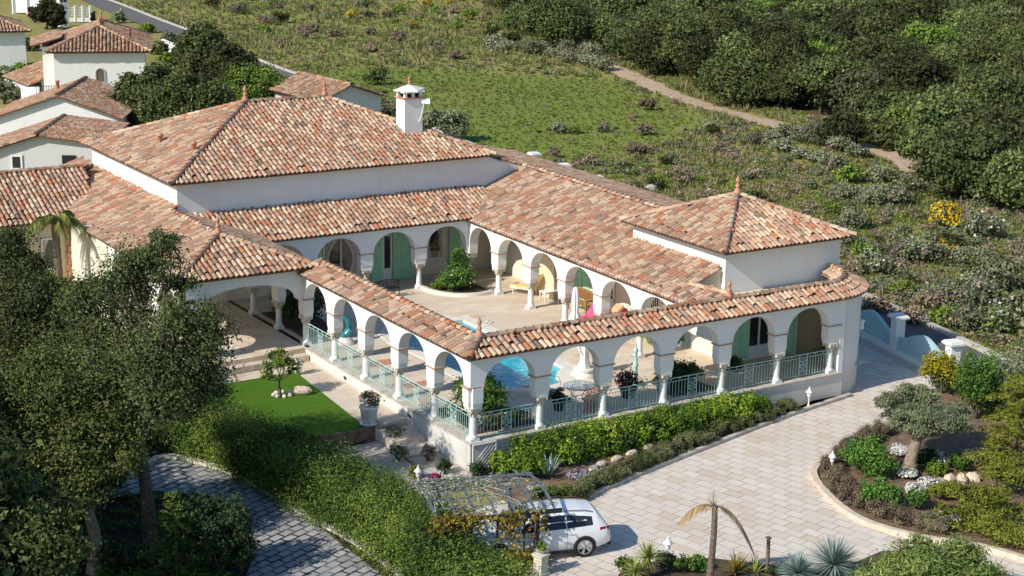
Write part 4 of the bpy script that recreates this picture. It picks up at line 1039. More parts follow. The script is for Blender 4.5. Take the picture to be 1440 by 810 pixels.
def hip(fp, ov, ze, slope, finials=True):
    """hip roof over the rectangle fp with overhang"""
    fp = [np.array(p, float) for p in fp]; u = fp[1] - fp[0]; w = np.linalg.norm(u); u /= w; v = fp[3] - fp[0]; d = np.linalg.norm(v); v /= d
    q = [fp[0] - u * ov - v * ov, fp[1] + u * ov - v * ov, fp[2] + u * ov + v * ov, fp[3] - u * ov + v * ov]; W_, D_ = w + 2 * ov, d + 2 * ov
    h = min(W_, D_) / 2; zr = ze + h * slope
    if W_ >= D_: a, b = q[0] + u * h + v * h, q[1] - u * h + v * h; seq = [(0, 1, 'b', 'a'), (1, 2, 'b'), (2, 3, 'a', 'b'), (3, 0, 'a')]
    else: a, b = q[0] + u * h + v * h, q[3] + u * h - v * h; seq = [(0, 1, 'a'), (1, 2, 'b', 'a'), (2, 3, 'b'), (3, 0, 'a', 'b')]
    pt = lambda k: (*q[k], ze) if not isinstance(k, str) else ((*a, zr) if k == 'a' else (*b, zr))
    polys = [[pt(k) for k in t] for t in seq]
    rd = [(pt(0), pt('a')), (pt(3), pt('b') if W_ < D_ else pt('a')), (pt(1), pt('b') if W_ >= D_ else pt('a')), (pt(2), pt('b'))]
    if np.linalg.norm(a - b) > .3: rd.append((pt('a'), pt('b')))
    return polys, rd, [(*a, zr + .1), (*b, zr + .1)] if np.linalg.norm(a - b) > .3 else [(*a, zr + .1)]
# house with the arched window
fp = rot_rect((12.1, 88.0), R(-20), 7.3, 12)
polys, rd, fn = hip(fp, .55, 4.0, .40)
hB, rB = house('neighbour_house', 'white neighbouring house with a small arched window under its hipped tiled roof', [((fp, -1.3, 3.95), 'white')], polys, rd, fn)
def on_wall(fp, t, z, off=.02):
    a, b = np.array(fp[0]), np.array(fp[1]); d = (b - a) / np.linalg.norm(b - a); n = np.array([d[1], -d[0]]); p = a + (b - a) * t + n * off
    return (p[0], p[1], z), math.atan2(d[1], d[0])
p, a = on_wall(fp, .50, 2.0)
b = MB(); th = np.linspace(0, PI, 13)
out = [(.42, -.55)] + [(.42 * math.cos(t), .28 + .42 * math.sin(t)) for t in th] + [(-.42, -.55)]; inn = [(.32, -.47)] + [(.32 * math.cos(t), .28 + .32 * math.sin(t)) for t in th] + [(-.32, -.47)]
n = len(out); V = [(x, -.05, z) for x, z in out] + [(x, -.05, z) for x, z in inn] + [(x, .03, z) for x, z in out] + [(x, .03, z) for x, z in inn]
b.add(V, [(i, (i + 1) % n, n + (i + 1) % n, n + i) for i in range(n)] + [(i, 2 * n + i, 2 * n + (i + 1) % n, (i + 1) % n) for i in range(n)] + [(n + i, n + (i + 1) % n, 3 * n + (i + 1) % n, 3 * n + i) for i in range(n)])
b.box((0, -.12, -.62), (1.15, .26, .12)); wn = b.build('window', M['concrete'], hB, loc=p, rz=a)
b = MB(); b.add([(x, .0, z) for x, z in inn], [tuple(range(n))]); b.build('pane', M['old_wood'], wn)
p, a = on_wall([fp[1], fp[2]], .12, 2.4); b = MB(); b.box((0, -.03, 0), (.45, .06, .8)); w2 = b.build('window', M['white_paint'], hB, loc=p, rz=a); b = MB(); b.box((0, -.065, 0), (.33, .02, .66)); b.build('pane', M['glass'], w2)
u_ = np.array([math.cos(R(-17)), math.sin(R(-17))]); v_ = np.array([-u_[1], u_[0]])
wing = [np.array(fp[0]) + v_ * 3 - u_ * .9, np.array(fp[0]) + v_ * 3, np.array(fp[0]) + v_ * 9, np.array(fp[0]) + v_ * 9 - u_ * .9]
b = MB(); b.prism(wing, -1.2, 4.1); b.build('wall', M['white'], hB)
b = MB(); roof_plane(b, [(*(wing[0] - v_ * .4 - u_ * .9), 4.2), (*(wing[1] + u_ * .6 - v_ * .4), 4.9), (*(wing[2] + u_ * .6), 4.9), (*(wing[3] - u_ * .9), 4.2)], hr, w=.3, l=.42, r=.125); b.build('roof', M['tile_old'], hB)
for k, (t, s_) in enumerate(((.62, .35), (.7, .3), (.66, .5))):
    q_ = np.array(fp[1]) + (np.array(fp[2]) - np.array(fp[1])) * s_ - u_ * 1.2; zz = 4.0 + .4 * 1.75
    b = MB(); b.lathe([(.12, zz - .2), (.12, zz + .4), (.15, zz + .42), (.15, zz + .5)], 8, (*(q_ + v_ * k * .5), 0)); b.build('roof_vent', M['terra'], rB)
# balcony grille on its left flank
p0 = np.array(fp[0]) - u_ * 1.5 - v_ * .2; b = MB()
for k in range(9): b.bar((*(p0 + u_ * .2 * k), -.2), (*(p0 + u_ * .2 * k), 1.3), .035)
for z in (-.1, 1.25): b.bar((*p0, z), (*(p0 + u_ * 1.7), z), .04)
for k in range(4): b.bar((*(p0 - v_ * -.2 * k), -.2), (*(p0 + v_ * .2 * k), 1.3), .035)
b.build('balcony_railing', M['black_iron'], hB)
# lean-to annex left of it
q1, q2, q3, q4 = G(3, 108, .5), G(38, 121, .5), G(60, 108, 1.5), G(58, 86, 1.9)
f2 = [q1[:2] + (.4, .5), q2[:2] + (-.3, .5), q3[:2] + (-.2, .6), q4[:2] + (0, 0)]
hx_, rx_ = house('garage_annex', 'low tiled annex with a white arched front left of the house with the arched window', [((f2, -1.3, .42), 'white')], [[q1, q2, q2 + (q4 - q1), q4]])
p, a = on_wall(f2, 1.9, -.45); b = MB(); out = [(1.0, -.7)] + [(1.0 * math.cos(t), .0 + .65 * math.sin(t)) for t in th] + [(-1.0, -.7)]; b.add([(x, -.02, z) for x, z in out], [tuple(range(len(out)))]); b.build('arch_opening', M['dark_void'], hx_, loc=p, rz=a)
# gabled houses: the near gable end faces the villa
def gable(name, label, Np, ang, ln, wl, sl, wr, sr, mat, ze=-1.3, inset=.35, tw=.28):
    Np = np.array(Np, float); d = np.array([math.cos(ang), math.sin(ang), 0]); v = np.array([-d[1], d[0], 0])
    far = Np + v * ln; l0 = Np - d * wl - np.array([0, 0, sl * wl]); r0 = Np + d * wr - np.array([0, 0, sr * wr]); l1 = l0 + v * ln; r1 = r0 + v * ln
    h, rf = house(name, label, [], [[l0, Np, far, l1], [Np, r0, r1, far]], [(tuple(Np), tuple(far + np.array([0, 0, .01])))], tilew=tw)
    q = lambda p, k, dz: tuple(p + v * k - np.array([0, 0, dz]))
    L0, R0 = l0 + d * .4 + np.array([0, 0, .4 * sl]), r0 - d * .4 + np.array([0, 0, .4 * sr])
    b = MB()
    for k, fl in ((inset, 1), (ln - inset, -1)):
        V = [q(L0, k, .1), q(Np, k, .1), q(R0, k, .1), (*q(R0, k, 0)[:2], ze), (*q(L0, k, 0)[:2], ze)]; b.add(V, [tuple(range(5))[::fl]])
    b.add([q(L0, inset, .1), q(L0, ln - inset, .1), (*q(L0, ln - inset, 0)[:2], ze), (*q(L0, inset, 0)[:2], ze)], [(0, 1, 2, 3)]); b.add([q(R0, inset, .1), q(R0, ln - inset, .1), (*q(R0, ln - inset, 0)[:2], ze), (*q(R0, inset, 0)[:2], ze)], [(0, 3, 2, 1)])
    b.build('wall', M[mat], h)
    fl = lambda t, z, off=.03: (tuple((Np + d * t + v * (inset - off))[:2]) + (z,), ang)
    return h, rf, fl
hC, rC, fC = gable('neighbour_house', 'white neighbouring house whose brown roof is shaded by the dark trees', (5.57, 65.94, 3.6), R(-30), 9.5, 5.4, .35, 4.4, .35, 'white')
b = MB(); q_ = G(81, 122, 3.4); b.lathe([(.13, -.3), (.13, .35), (.17, .37), (.17, .45)], 8, q_); b.build('roof_vent', M['terra'], rC)
hD, rD, fD = gable('neighbour_house', 'pale grey house with a small square window and a dark doorway behind the tiled wing', (.62, 54.35, 2.9), R(-30), 8, 5.5, .33, 4.2, .12, 'grey_wall')
p, a = fD(-1.35, 1.15); b = MB(); b.box((0, -.02, 0), (.75, .06, 1.0)); b.box((0, -.06, -.52), (.85, .14, .07)); wn = b.build('window', M['white_paint'], hD, loc=p, rz=a); b = MB(); b.box((0, -.055, .03), (.48, .02, .7)); b.build('pane', M['glass'], wn)
p, a = fD(1.9, 1.0); b = MB(); b.box((0, -.02, 0), (.85, .05, 1.3)); b.build('door', M['dark_void'], hD, loc=p, rz=a)
# far house at the left edge
fpA = rot_rect((5.0, 114.5), R(-10), 12.0, 8)
polys, rd, fn = hip(fpA, .5, 3.2, .36)
hA, rA = house('neighbour_house', 'blue shaded white house with an orange tiled roof at the left edge', [((fpA, -1.3, 3.15), 'white')], polys, rd)
fpF = rot_rect((8, 150), R(-6), 9, 8); polys, rd, fn = hip(fpF, .5, 2.6, .3)
hF, rF = house('neighbour_house', 'farthest white house at the top left corner, only its eave showing', [((fpF, -1.3, 2.55), 'white')], polys, rd)
# house beyond the main roof
hE, rE, fE = gable('neighbour_house', 'house with a pale tiled roof and dark gable behind the main ridge', (26.4, 62.4, 3.6), R(4), 8, 2.7, .42, 3.1, .34, 'grey_wall', tw=.25)
# fence, gate wall and chimney by the road
b = MB(); p0 = G(86, 36, -.6); p1 = G(92, 0, -1)
fw = thing('street_wall', 'grey white garden wall between the far house and the road at the top left', 'wall')
b = MB(); a_ = G(20, 16, -1); c_ = G(60, 18, -1); b.bar((*a_[:2], -.2), (*c_[:2], -.2), .25, 1.8); b.build('panel', M['white'], fw)
for u, v in ((20, 18), (40, 19), (58, 20)):
    q_ = G(u, v, -1); b = MB(); b.box((*(q_[:2]), -.1), (.4, .4, 2.1)); b.build('pillar', M['white'], fw)
gt = thing('street_fence', 'white rail fence with posts along the road behind the hipped roofs', 'fence')
F0, F1 = G(96, 30, -1)[:2], G(128, 30, -1)[:2]
for k in range(4):
    q_ = F0 + (F1 - F0) * k / 3; b = MB(); b.box((*q_, -.05), (.3, .3, 2.0)); b.build('post', M['white'], gt)
    if k < 3:
        q2 = F0 + (F1 - F0) * (k + 1) / 3; b = MB(); b.bar((*q_, -.8), (*q2, -.8), .2, .5)
        for j in range(6): b.bar((*q_, -.3 + j * .2), (*q2, -.3 + j * .2), .04, .05)
        b.build('rail_panel', M['white'], gt)
cs = thing('chimney_stack', 'white box chimney with two dark flue openings rising beside the white fence', 'chimney', tuple(G(89, 36, -1)))
b = MB(); b.box((0, 0, 1.2), (1.0, 1.0, 4.6)); b.box((0, 0, 3.55), (1.15, 1.15, .12)); b.build('shaft', M['white'], cs)
b = MB(); b.box((-.22, -.505, 3.1), (.3, .02, .42)); b.box((.22, -.505, 3.1), (.3, .02, .42)); b.build('flue', M['dark_void'], cs)
# white boundary wall of the road side plots
ww = thing('plot_wall', 'low white wall beside the road behind the dark trees', 'wall')
b = MB(); b.bar((*G(229, 66, -1)[:2], -.7), (*G(247, 74, -1)[:2], -.7), .25, 1.2); b.build('panel', M['white'], ww)
# ------------------------------------------------------------------ furniture and ornaments
def put(p, z=0.0): return (float(p[0]), float(p[1]), z)
# draped statue on a round pedestal
st = thing('statue', 'white draped female statue on a round pedestal beside the pool', 'statue', (7.85, 4.5, 0), R(-120))
b = MB(); b.lathe([(.52, 0), (.52, .10), (.42, .16), (.40, .22), (.46, .28), (.44, .34)], 24); b.build('pedestal', M['stone_white'], st)
b = MB(); rr = np.random.default_rng(5); P = []
for k, (z, rx, ry, ox) in enumerate(((.34, .30, .28, 0), (.42, .26, .24, 0), (.62, .20, .18, .01), (.85, .185, .165, .02), (1.05, .20, .17, .03), (1.22, .205, .17, .03), (1.36, .165, .13, .02), (1.50, .185, .14, .0), (1.62, .205, .13, -.01), (1.70, .17, .11, -.01), (1.745, .07, .065, -.01), (1.80, .058, .058, 0))):
    row = []
    for j in range(25):
        a = j * 2 * PI / 24; f = 1 + (.10 if z < 1.3 else .03) * math.sin(a * 7 + z * 2) * (1 if z < 1.6 else 0)
        row.append((ox + rx * f * math.cos(a), ry * f * math.sin(a), z))
    P.append(row)
b.grid(np.array(P), flip=False)
b.ell((.01, 0, 1.91), (.085, .10, .125), 14, 10); b.ell((.095, 0, 1.90), (.022, .02, .035), 6, 5); b.ell((-.05, 0, 1.95), (.10, .105, .10), 12, 8); b.ell((-.13, 0, 1.92), (.06, .06, .06), 8, 6)
b.tube([(0, .20, 1.62), (.06, .25, 1.42), (.16, .20, 1.25), (.22, .08, 1.22)], [.06, .052, .045, .032], 8); b.tube([(0, -.20, 1.62), (.02, -.27, 1.40), (.10, -.26, 1.18), (.20, -.20, 1.06)], [.06, .052, .045, .032], 8)
for s, q_ in ((1, (.22, .08, 1.22)), (-1, (.20, -.20, 1.06))):
    for k in range(4): b.tube([q_, (q_[0] + .05, q_[1] + (k - 1.5) * .014, q_[2] - .012), (q_[0] + .075 + .006 * (k == 1), q_[1] + (k - 1.5) * .015, q_[2] - .04)], [.012, .010, .006], 5)
    b.tube([q_, (q_[0] + .03, q_[1] + .03 * s, q_[2] + .015)], [.011, .007], 5)
b.tube([(.05, .16, 1.25), (.12, .05, 1.05), (.10, -.1, .85), (.16, -.14, .55)], [.05, .06, .05, .04], 8)
b.build('figure', M['stone_white'], st)
# round glass table with scrolled iron base
tb = thing('bistro_table', 'round glass topped table on scrolled wrought iron legs by the pool', 'table', (5.6, 1.55, 0))
b = MB(); b.lathe([(.60, .735), (.60, .75)], 32, smooth=False); b.build('table_top', M['clear_glass'], tb)
b = MB(); a_ = np.linspace(0, 2 * PI, 33); b.tube([(.60 * math.cos(t), .60 * math.sin(t), .742) for t in a_], .016, 5); b.tube([(.34 * math.cos(t), .34 * math.sin(t), .70) for t in a_], .014, 5); b.build('rim', M['grey_iron'], tb)
for k in range(4):
    a = k * PI / 2 + .4; c, s = math.cos(a), math.sin(a); b = MB()
    b.tube([(r_ * c, r_ * s, z) for r_, z in ((.50, .72), (.56, .62), (.50, .50), (.34, .40), (.22, .30), (.24, .16), (.38, .06), (.48, .0))], .017, 5)
    b.tube([(r_ * c, r_ * s, z) for r_, z in ((.34, .70), (.28, .60), (.36, .54), (.42, .60), (.38, .66))], .012, 4); b.build('leg', M['grey_iron'], tb)
# iron chair tucked behind it
def iron_chair(x, y, rz, label):
    c = thing('garden_chair', label, 'chair', (x, y, 0), rz, None)
    b = MB(); b.lathe([(.21, .44), (.21, .46)], 16); b.build('seat', M['grey_iron'], c)
    for sx in (-1, 1):
        for sy in (-1, 1): b = MB(); b.tube([(sx * .16, sy * .16, .45), (sx * .18, sy * .18, .2), (sx * .23, sy * .22, 0)], .012, 4); b.build('leg', M['grey_iron'], c)
    b = MB(); b.tube([(-.2, .18, .45), (-.21, .22, .75), (-.12, .25, .95), (.12, .25, .95), (.21, .22, .75), (.2, .18, .45)], .012, 5)
    for s in (-1, 1): spiral(b, (s * .08, .23, .72), (1, 0, 0), .08, 1.5, s)
    b.build('backrest', M['grey_iron'], c); return c
iron_chair(6.2, .95, 2.2, 'small scrolled iron chair at the glass table, nearest the railing')
iron_chair(4.95, 2.25, -.6, 'small scrolled iron chair at the glass table, on its pool side')
# mint lamp post with hanging arms
lp = thing('garden_pump', 'mint painted cast iron column fountain with a curled spout on the patio', 'fountain', (8.87, 2.45, 0))
b = MB(); b.lathe([(.24, 0), (.24, .08), (.17, .14), (.13, .2), (.15, .26), (.10, .34), (.09, .75), (.12, .8), (.12, .86), (.085, .92), (.075, 1.35), (.10, 1.4), (.10, 1.46), (.05, 1.55), (.055, 1.62), (.015, 1.78)], 14); b.build('column', M['mint'], lp)
b = MB(); b.tube([(-.08, 0, 1.2), (-.3, 0, 1.25), (-.42, 0, 1.15), (-.40, 0, 1.05)], .02, 6); b.build('spout', M['mint'], lp)
b = MB(); b.lathe([(.05, .28), (.30, .42), (.34, .46)], 16, (-.35, 0, 0)); b.build('basin', M['mint'], lp)
# dark pots with plants
def pot_plant(name, label, x, y, z, r, h, potmat, leaf, pr, n, seed, petals=None, pn=0, lsize=.05, cat='potted plant', group=None, dish=False):
    t = thing(name, label, cat, (x, y, z), group=group)
    b = MB(); b.lathe([(r * .62, 0), (r * .70, .02), (r * .95, h * .85), (r * 1.06, h * .88), (r * 1.06, h), (r * .9, h), (r * .88, h * .92), (0.01, h * .92)], 20)
    if dish: b.lathe([(r * .9, -.005), (r * 1.0, .03), (r * .7, .031)], 20)
    b.build('pot', M[potmat], t)
    rng = np.random.default_rng(seed); b = MB(); blob_leaves(b, (0, 0, h + pr * .55), (pr, pr, pr * .8), n, lsize, rng, zmin=-.6); b.build('foliage', L[leaf], t)
    if petals:
        for k, pt_ in enumerate(petals if isinstance(petals, (list, tuple)) else [petals]):
            b = MB(); D = sphere_dirs(pn, rng, .0); leaves(b, np.array([0, 0, h + pr * .55]) + D * pr * rng.uniform(.9, 1.15, (pn, 1)), D, .045, rng.random(pn), rng, 0, .95, jit=.3); b.build('flowers', L[pt_], t)
    return t
pot_plant('potted_plant', 'dark bushy plant in a black pot beside the glass table', 4.55, 1.35, 0, .24, .35, 'pot_black', 'dark', .34, 500, 31)
pot_plant('potted_plant', 'large dark bowl plant behind the third railing in front of the mint column', 7.75, 1.35, 0, .36, .42, 'pot_black', 'purple', .45, 800, 32)
pot_plant('potted_plant', 'teal glazed pot with a dark plant behind the fourth pillar', 9.2, 1.05, 0.05, .30, .55, 'teal_glaze', 'dark', .25, 300, 33)
pot_plant('potted_plant', 'black topped plant in a grey pot behind the fifth railing', 12.6, 1.0, 0, .3, .45, 'stone_old', 'dark', .38, 700, 34)
pot_plant('flower_pot', 'white conical pot of red and white flowers at the corner of the lawn', -1.78, 4.6, -.44, .36, .72, 'white_paint', 'green', .36, 500, 35, ('p_white', 'p_red'), 90, .05, dish=True)
pot_plant('flower_pot', 'small white pot behind the lawn bush by the porch steps', -1.5, 11.5, -.44, .2, .4, 'white_paint', 'green', .2, 150, 36, ('p_white',), 40)
# parasol, folded
um = thing('parasol', 'folded white parasol standing beside the patio columns', 'parasol', (*G(808, 471, 0)[:2], 0)); um.scale = (.9, .9, .8)
b = MB(); b.tube([(0, 0, 0), (0, 0, 2.7)], .025, 8); b.build('pole', M['grey_iron'], um)
b = MB(); b.box((0, 0, .05), (.55, .55, .1)); b.build('base', M['concrete'], um)
b = MB(); P = []
for z, r_ in ((2.72, .02), (2.62, .09), (2.3, .13), (1.9, .15), (1.45, .14), (1.35, .12), (1.1, .2), (.75, .27), (.62, .25)):
    P.append([(r_ * (1 + .35 * math.cos(8 * a)) * math.cos(a), r_ * (1 + .35 * math.cos(8 * a)) * math.sin(a), z) for a in np.linspace(0, 2 * PI, 49)])
b.grid(np.array(P), flip=True); b.build('canopy', M['white_cloth'], um)
# sun loungers
def lounger(x, y, rz, label, cushion, up=.9):
    t = thing('sun_lounger', label, 'lounger', (x, y, 0), rz)
    b = MB()
    for s in (-1, 1): b.bar((-.95, s * .3, .33), (.25, s * .3, .33), .04); b.bar((.25, s * .3, .33), (.25 + .62 * math.cos(up), s * .3, .33 + .62 * math.sin(up)), .04)
    for k in range(3): b.bar((-.95 + .6 * k, -.3, .33), (-.95 + .6 * k, .3, .33), .04)
    b.build('frame', M['white_paint'], t)
    for sx in (-.85, .1):
        for s in (-1, 1): b = MB(); b.bar((sx, s * .28, .33), (sx + .1, s * .28, 0), .035); b.build('leg', M['white_paint'], t)
    b = MB(); b.box((-.35, 0, .39), (1.22, .58, .09)); b.build('cushion', M[cushion], t, bevel=.03)
    b = MB(); c, s_ = math.cos(up), math.sin(up); b.box((.28 + .36 * c - .05 * s_, 0, .38 + .36 * s_ + .05 * c), (.78, .58, .09), ax=[(c, 0, s_), (0, 1, 0), (-s_, 0, c)]); b.box((.28 + .68 * c - .11 * s_, 0, .38 + .68 * s_ + .11 * c), (.2, .5, .07), ax=[(c, 0, s_), (0, 1, 0), (-s_, 0, c)]); b.build('back_cushion', M[cushion], t, bevel=.03)
    return t
lounger(12.75, 16.3, R(-66), 'yellow cushioned sun lounger with raised back between the columns', 'yellow_cloth', 1.0)
_p = G(826, 448, .35); lounger(_p[0], _p[1], R(15), 'pink cushioned sun lounger half hidden behind the tiled arcade roof', 'pink_cloth', .75)
_p = G(872, 442, .40); lounger(_p[0], _p[1], R(15), 'second pink lounger farther right below the barred window', 'pink_cloth', .9)
b = MB(); b.box((0, 0, .12), (.5, .5, .16), ax=[(.8, 0, .6), (0, 1, 0), (-.6, 0, .8)]); tag(b.build('cushion', M['orange_cloth'], loc=(float(_p[0]) - .1, float(_p[1]) + .1, .52), bevel=.04), 'square peach cushion leaning on the pink lounger', 'cushion')
sd_ = thing('side_table', 'small white square side table beside the yellow lounger', 'table', (13.0, 15.0, 0))
b = MB(); b.box((0, 0, .45), (.8, .55, .05)); b.build('table_top', M['white_paint'], sd_)
for sx in (-1, 1):
    for sy in (-1, 1): b = MB(); b.bar((sx * .36, sy * .23, 0), (sx * .36, sy * .23, .43), .05); b.build('leg', M['white_paint'], sd_)
ac = thing('armchair', 'dark mesh garden armchair beside the white side table', 'chair', (13.35, 14.1, 0), R(100))
b = MB(); b.box((0, 0, .42), (.5, .5, .05)); b.build('seat', M['plastic'], ac)
b = MB(); b.box((.24, 0, .75), (.05, .5, .62), ax=[(.97, 0, -.22), (0, 1, 0), (.22, 0, .97)]); b.build('backrest', M['plastic'], ac)
for sy in (-1, 1):
    b = MB(); b.bar((-.25, sy * .28, 0), (-.25, sy * .28, .62), .035); b.build('leg', M['white_paint'], ac); b = MB(); b.bar((.25, sy * .28, 0), (.22, sy * .28, .62), .035); b.build('leg', M['white_paint'], ac)
    b = MB(); b.bar((-.28, sy * .28, .64), (.26, sy * .28, .64), .05, .03); b.build('armrest', M['plastic'], ac)
bn = thing('wooden_bench', 'brown slatted wooden bench with armrests against the gallery wall', 'bench', (13.2, 12.6, 0), R(90))
b = MB(); [b.box((0, -.22 + .09 * k, .44), (1.5, .075, .025)) for k in range(6)]; b.build('seat', M['wood'], bn)
b = MB(); [b.box((-.68 + .085 * k, -.30, .72), (.05, .025, .48)) for k in range(17)]; b.box((0, -.30, .97), (1.5, .05, .07)); b.build('backrest', M['wood'], bn)
for sx in (-1, 1):
    for sy, h_ in ((-.28, .95), (.26, .66)): b = MB(); b.box((sx * .72, sy, h_ / 2), (.06, .06, h_)); b.build('leg', M['wood'], bn)
    b = MB(); b.box((sx * .72, -.02, .67), (.07, .6, .04)); b.build('armrest', M['wood'], bn)
ib = thing('iron_bench', 'black cast iron bench with a lacy back before the green shutters', 'bench', (6.5, 19.2, 0), R(180))
b = MB(); [b.box((0, -.2 + .08 * k, .43), (1.4, .055, .02)) for k in range(6)]; b.build('seat', M['black_iron'], ib)
b = MB()
for k in range(7):
    for z in (.58, .74): spiral(b, (-.58 + .195 * k, .26, z), (1, 0, 0), .09, 1.6, 1 if k % 2 else -1, 14, .014)
b.bar((-.7, .26, .48), (.7, .26, .48), .03); b.tube([(-.7, .26, .80), (-.35, .26, .88), (0, .26, .92), (.35, .26, .88), (.7, .26, .80)], .02, 5); b.build('backrest', M['black_iron'], ib)
for sx in (-1, 1):
    for sy in (-1, 1): b = MB(); b.tube([(sx * .66, sy * .2, .43), (sx * .68, sy * .24, .2), (sx * .68, sy * .27, 0)], .022, 5); b.build('leg', M['black_iron'], ib)
    b = MB(); b.tube([(sx * .7, .26, .62), (sx * .7, .0, .66), (sx * .7, -.22, .62), (sx * .68, -.24, .43)], .02, 5); b.build('armrest', M['black_iron'], ib)
# teal seahorse ornament and pool spout
sh = thing('dolphin_ornament', 'teal leaping fish ornament standing beyond the porch column', 'ornament', (1.5, 13.2, 0))
b = MB(); b.tube([(0, 0, .35), (.18, 0, .55), (.22, 0, .85), (.05, 0, 1.12), (-.12, 0, 1.25), (-.22, 0, 1.42)], [.16, .19, .16, .11, .07, .04], 10); b.ell((-.05, .0, .38), (.2, .14, .14), 10, 7); b.add([(-.22, 0, 1.40), (-.42, .12, 1.55), (-.2, .02, 1.62), (-.05, -.1, 1.6)], [(0, 1, 2), (0, 2, 3)]); b.build('body', M['teal_glaze'], sh)
b = MB(); b.lathe([(.4, 0), (.4, .1), (.28, .18), (.22, .28)], 16); b.build('base', M['stone_white'], sh)
for x, y, lb in ((8.6, 13.0, 'pair of small white slippers left on the patio near the pool corner'),):
    b = MB(); b.ell((0, 0, .03), (.16, .07, .03), 8, 5); b.ell((.05, .2, .03), (.16, .07, .03), 8, 5); tag(b.build('slippers', M['white_cloth'], loc=(x, y, 0), rz=.5), lb, 'slippers')
# garden lamps
def lamp(x, y, z, label, tall=.55):
    t = thing('garden_lamp', label, 'lamp', (x, y, z), group='small white garden lamps')
    b = MB(); b.lathe([(.07, 0), (.05, .03), (.025, .08), (.025, tall - .2)], 10); b.build('post', M['white_paint'], t)
    b = MB(); b.lathe([(.06, tall - .2), (.085, tall - .14), (.085, tall), (.06, tall + .02)], 8); b.build('lantern', M['white_paint'], t)
    b = MB(); b.lathe([(.15, tall), (.15, tall + .02), (.06, tall + .12), (.03, tall + .16), (.035, tall + .19), (.01, tall + .24)], 10); b.build('cap', M['white_paint'], t)
lamp(10.95, -6.75, -.98, 'white lantern lamp at the tip of the round bed beside the driveway')
lamp(*G(1137, 570, -.97)[:2], -.97, 'white lantern lamp at the end of the low hedge by the curved corner')
lamp(*G(938, 796, -.98)[:2], -.98, 'white lantern lamp among the sword leaves beside the dead palm trunk', .75)
lamp(*G(588, 684, -.98)[:2], -.98, 'white lantern lamp in the gravel bed between stairs and pergola')
lamp(*G(1308, 575, -.97)[:2], -.97, 'pale lamp half hidden in front of the yellow bush')
# slab, rock, stones and lattice
b = MB(); b.ell((0, 0, .16), (.42, .2, .18), 14, 10, noise=.12, seed=3); tag(b.build('boulder', M['kerb'], loc=(-2.5, 9.0, -.44), rz=-.5), 'beige boulder lying on the lawn beside the bush', 'rock')
for k in range(7):
    a = k * .85 + .3; b = MB(); b.ell((0, 0, .05), (.10, .08, .08), 8, 6, noise=.2, seed=k)
    tag(b.build('white_stone', M['coping'], loc=(-3.2 + .34 * math.cos(a), 9.25 + .30 * math.sin(a), -.44), rz=a), 'white stone in the ring around the lawn bush', 'stone', 'white stones ringing the lawn bush')
lt = thing('lattice_panel', 'white diamond lattice panel on the wall below the corner column', 'lattice', (.24, -.34, -.97))
b = MB()
for k in range(-4, 7):
    for s in (1, -1):
        x0_ = k * .16 if s > 0 else k * .16 + .9; p_, q_ = np.array([x0_, 0.0]), np.array([x0_ + s * .9, .9])
        ts = [0, 1]; d_ = q_ - p_
        for ax_, lo, hi in ((0, -.4, .5),):
            t0, t1 = sorted(((lo - p_[ax_]) / d_[ax_], (hi - p_[ax_]) / d_[ax_])); ts = [max(ts[0], t0), min(ts[1], t1)]
        if ts[1] - ts[0] > .05: A2, B2 = p_ + d_ * ts[0], p_ + d_ * ts[1]; b.bar((A2[0], -.01 * s, A2[1]), (B2[0], -.01 * s, B2[1]), .022, .01)
b.build('slats', M['white_paint'], lt)
b = MB()
for a2, b2 in (((-.42, 0), (-.42, .92)), ((.52, 0), (.52, .92)), ((-.42, .92), (.52, .92)), ((-.42, 0), (.52, 0))): b.bar((a2[0], -.004, a2[1]), (b2[0], -.004, b2[1]), .05, .05)
b.build('frame', M['white_paint'], lt)
b = MB(); b.box((0, 0, .07), (1.0, .55, .14)); tag(b.build('stone_slab', M['walk'], loc=(-.95, 4.35, -.46), rz=.15, bevel=.02), 'loose grey stone slab lying at the top of the garden stairs', 'slab')
# weathered post in the front bed
b = MB(); b.tube([(0, 0, 0), (.02, .01, .7), (0, 0, 1.15)], [.065, .06, .055], 8); b.box((0, 0, 1.17), (.14, .14, .04)); tag(b.build('wooden_post', M['old_wood'], loc=(*G(1078, 806, -.99)[:2], -.99)), 'weathered wooden post standing alone in the front bed', 'post')
# ------------------------------------------------------------------ white estate car under the pergola
CARX, CARY, CARA = -2.02, -7.24, math.atan2(.287, -.958)
car = thing('parked_car', 'white estate car parked nose first under the vine pergola', 'car', (CARX, CARY, -1.045), CARA)
ST = np.array([  # x, half width at sill, at belt, belt z, half width of roof edge, roof edge z, centre z, bottom z
    (2.30, .60, .62, .58, .60, .60, .62, .34), (2.24, .76, .76, .64, .72, .68, .70, .24), (2.08, .85, .85, .72, .76, .78, .81, .20), (1.60, .895, .89, .83, .74, .90, .93, .19), (1.05, .905, .90, .90, .74, .965, 1.0, .18),
    (.92, .905, .90, .905, .72, 1.0, 1.04, .18), (.55, .905, .90, .915, .66, 1.22, 1.26, .18), (.18, .905, .895, .92, .615, 1.39, 1.435, .18), (-.30, .905, .895, .93, .61, 1.43, 1.475, .18), (-.90, .905, .895, .945, .605, 1.425, 1.47, .18),
    (-1.45, .90, .885, .965, .59, 1.39, 1.435, .19), (-1.86, .89, .865, .985, .56, 1.33, 1.375, .22), (-2.00, .88, .85, .985, .57, 1.20, 1.24, .26), (-2.12, .87, .83, .98, .62, 1.05, 1.07, .30), (-2.24, .84, .79, .88, .66, .92, .93, .34), (-2.30, .74, .70, .62, .62, .66, .67, .40)])
def stn(x):
    o = np.argsort(ST[:, 0]); return np.array([np.interp(x, ST[o, 0], ST[o, c]) for c in range(1, 8)])
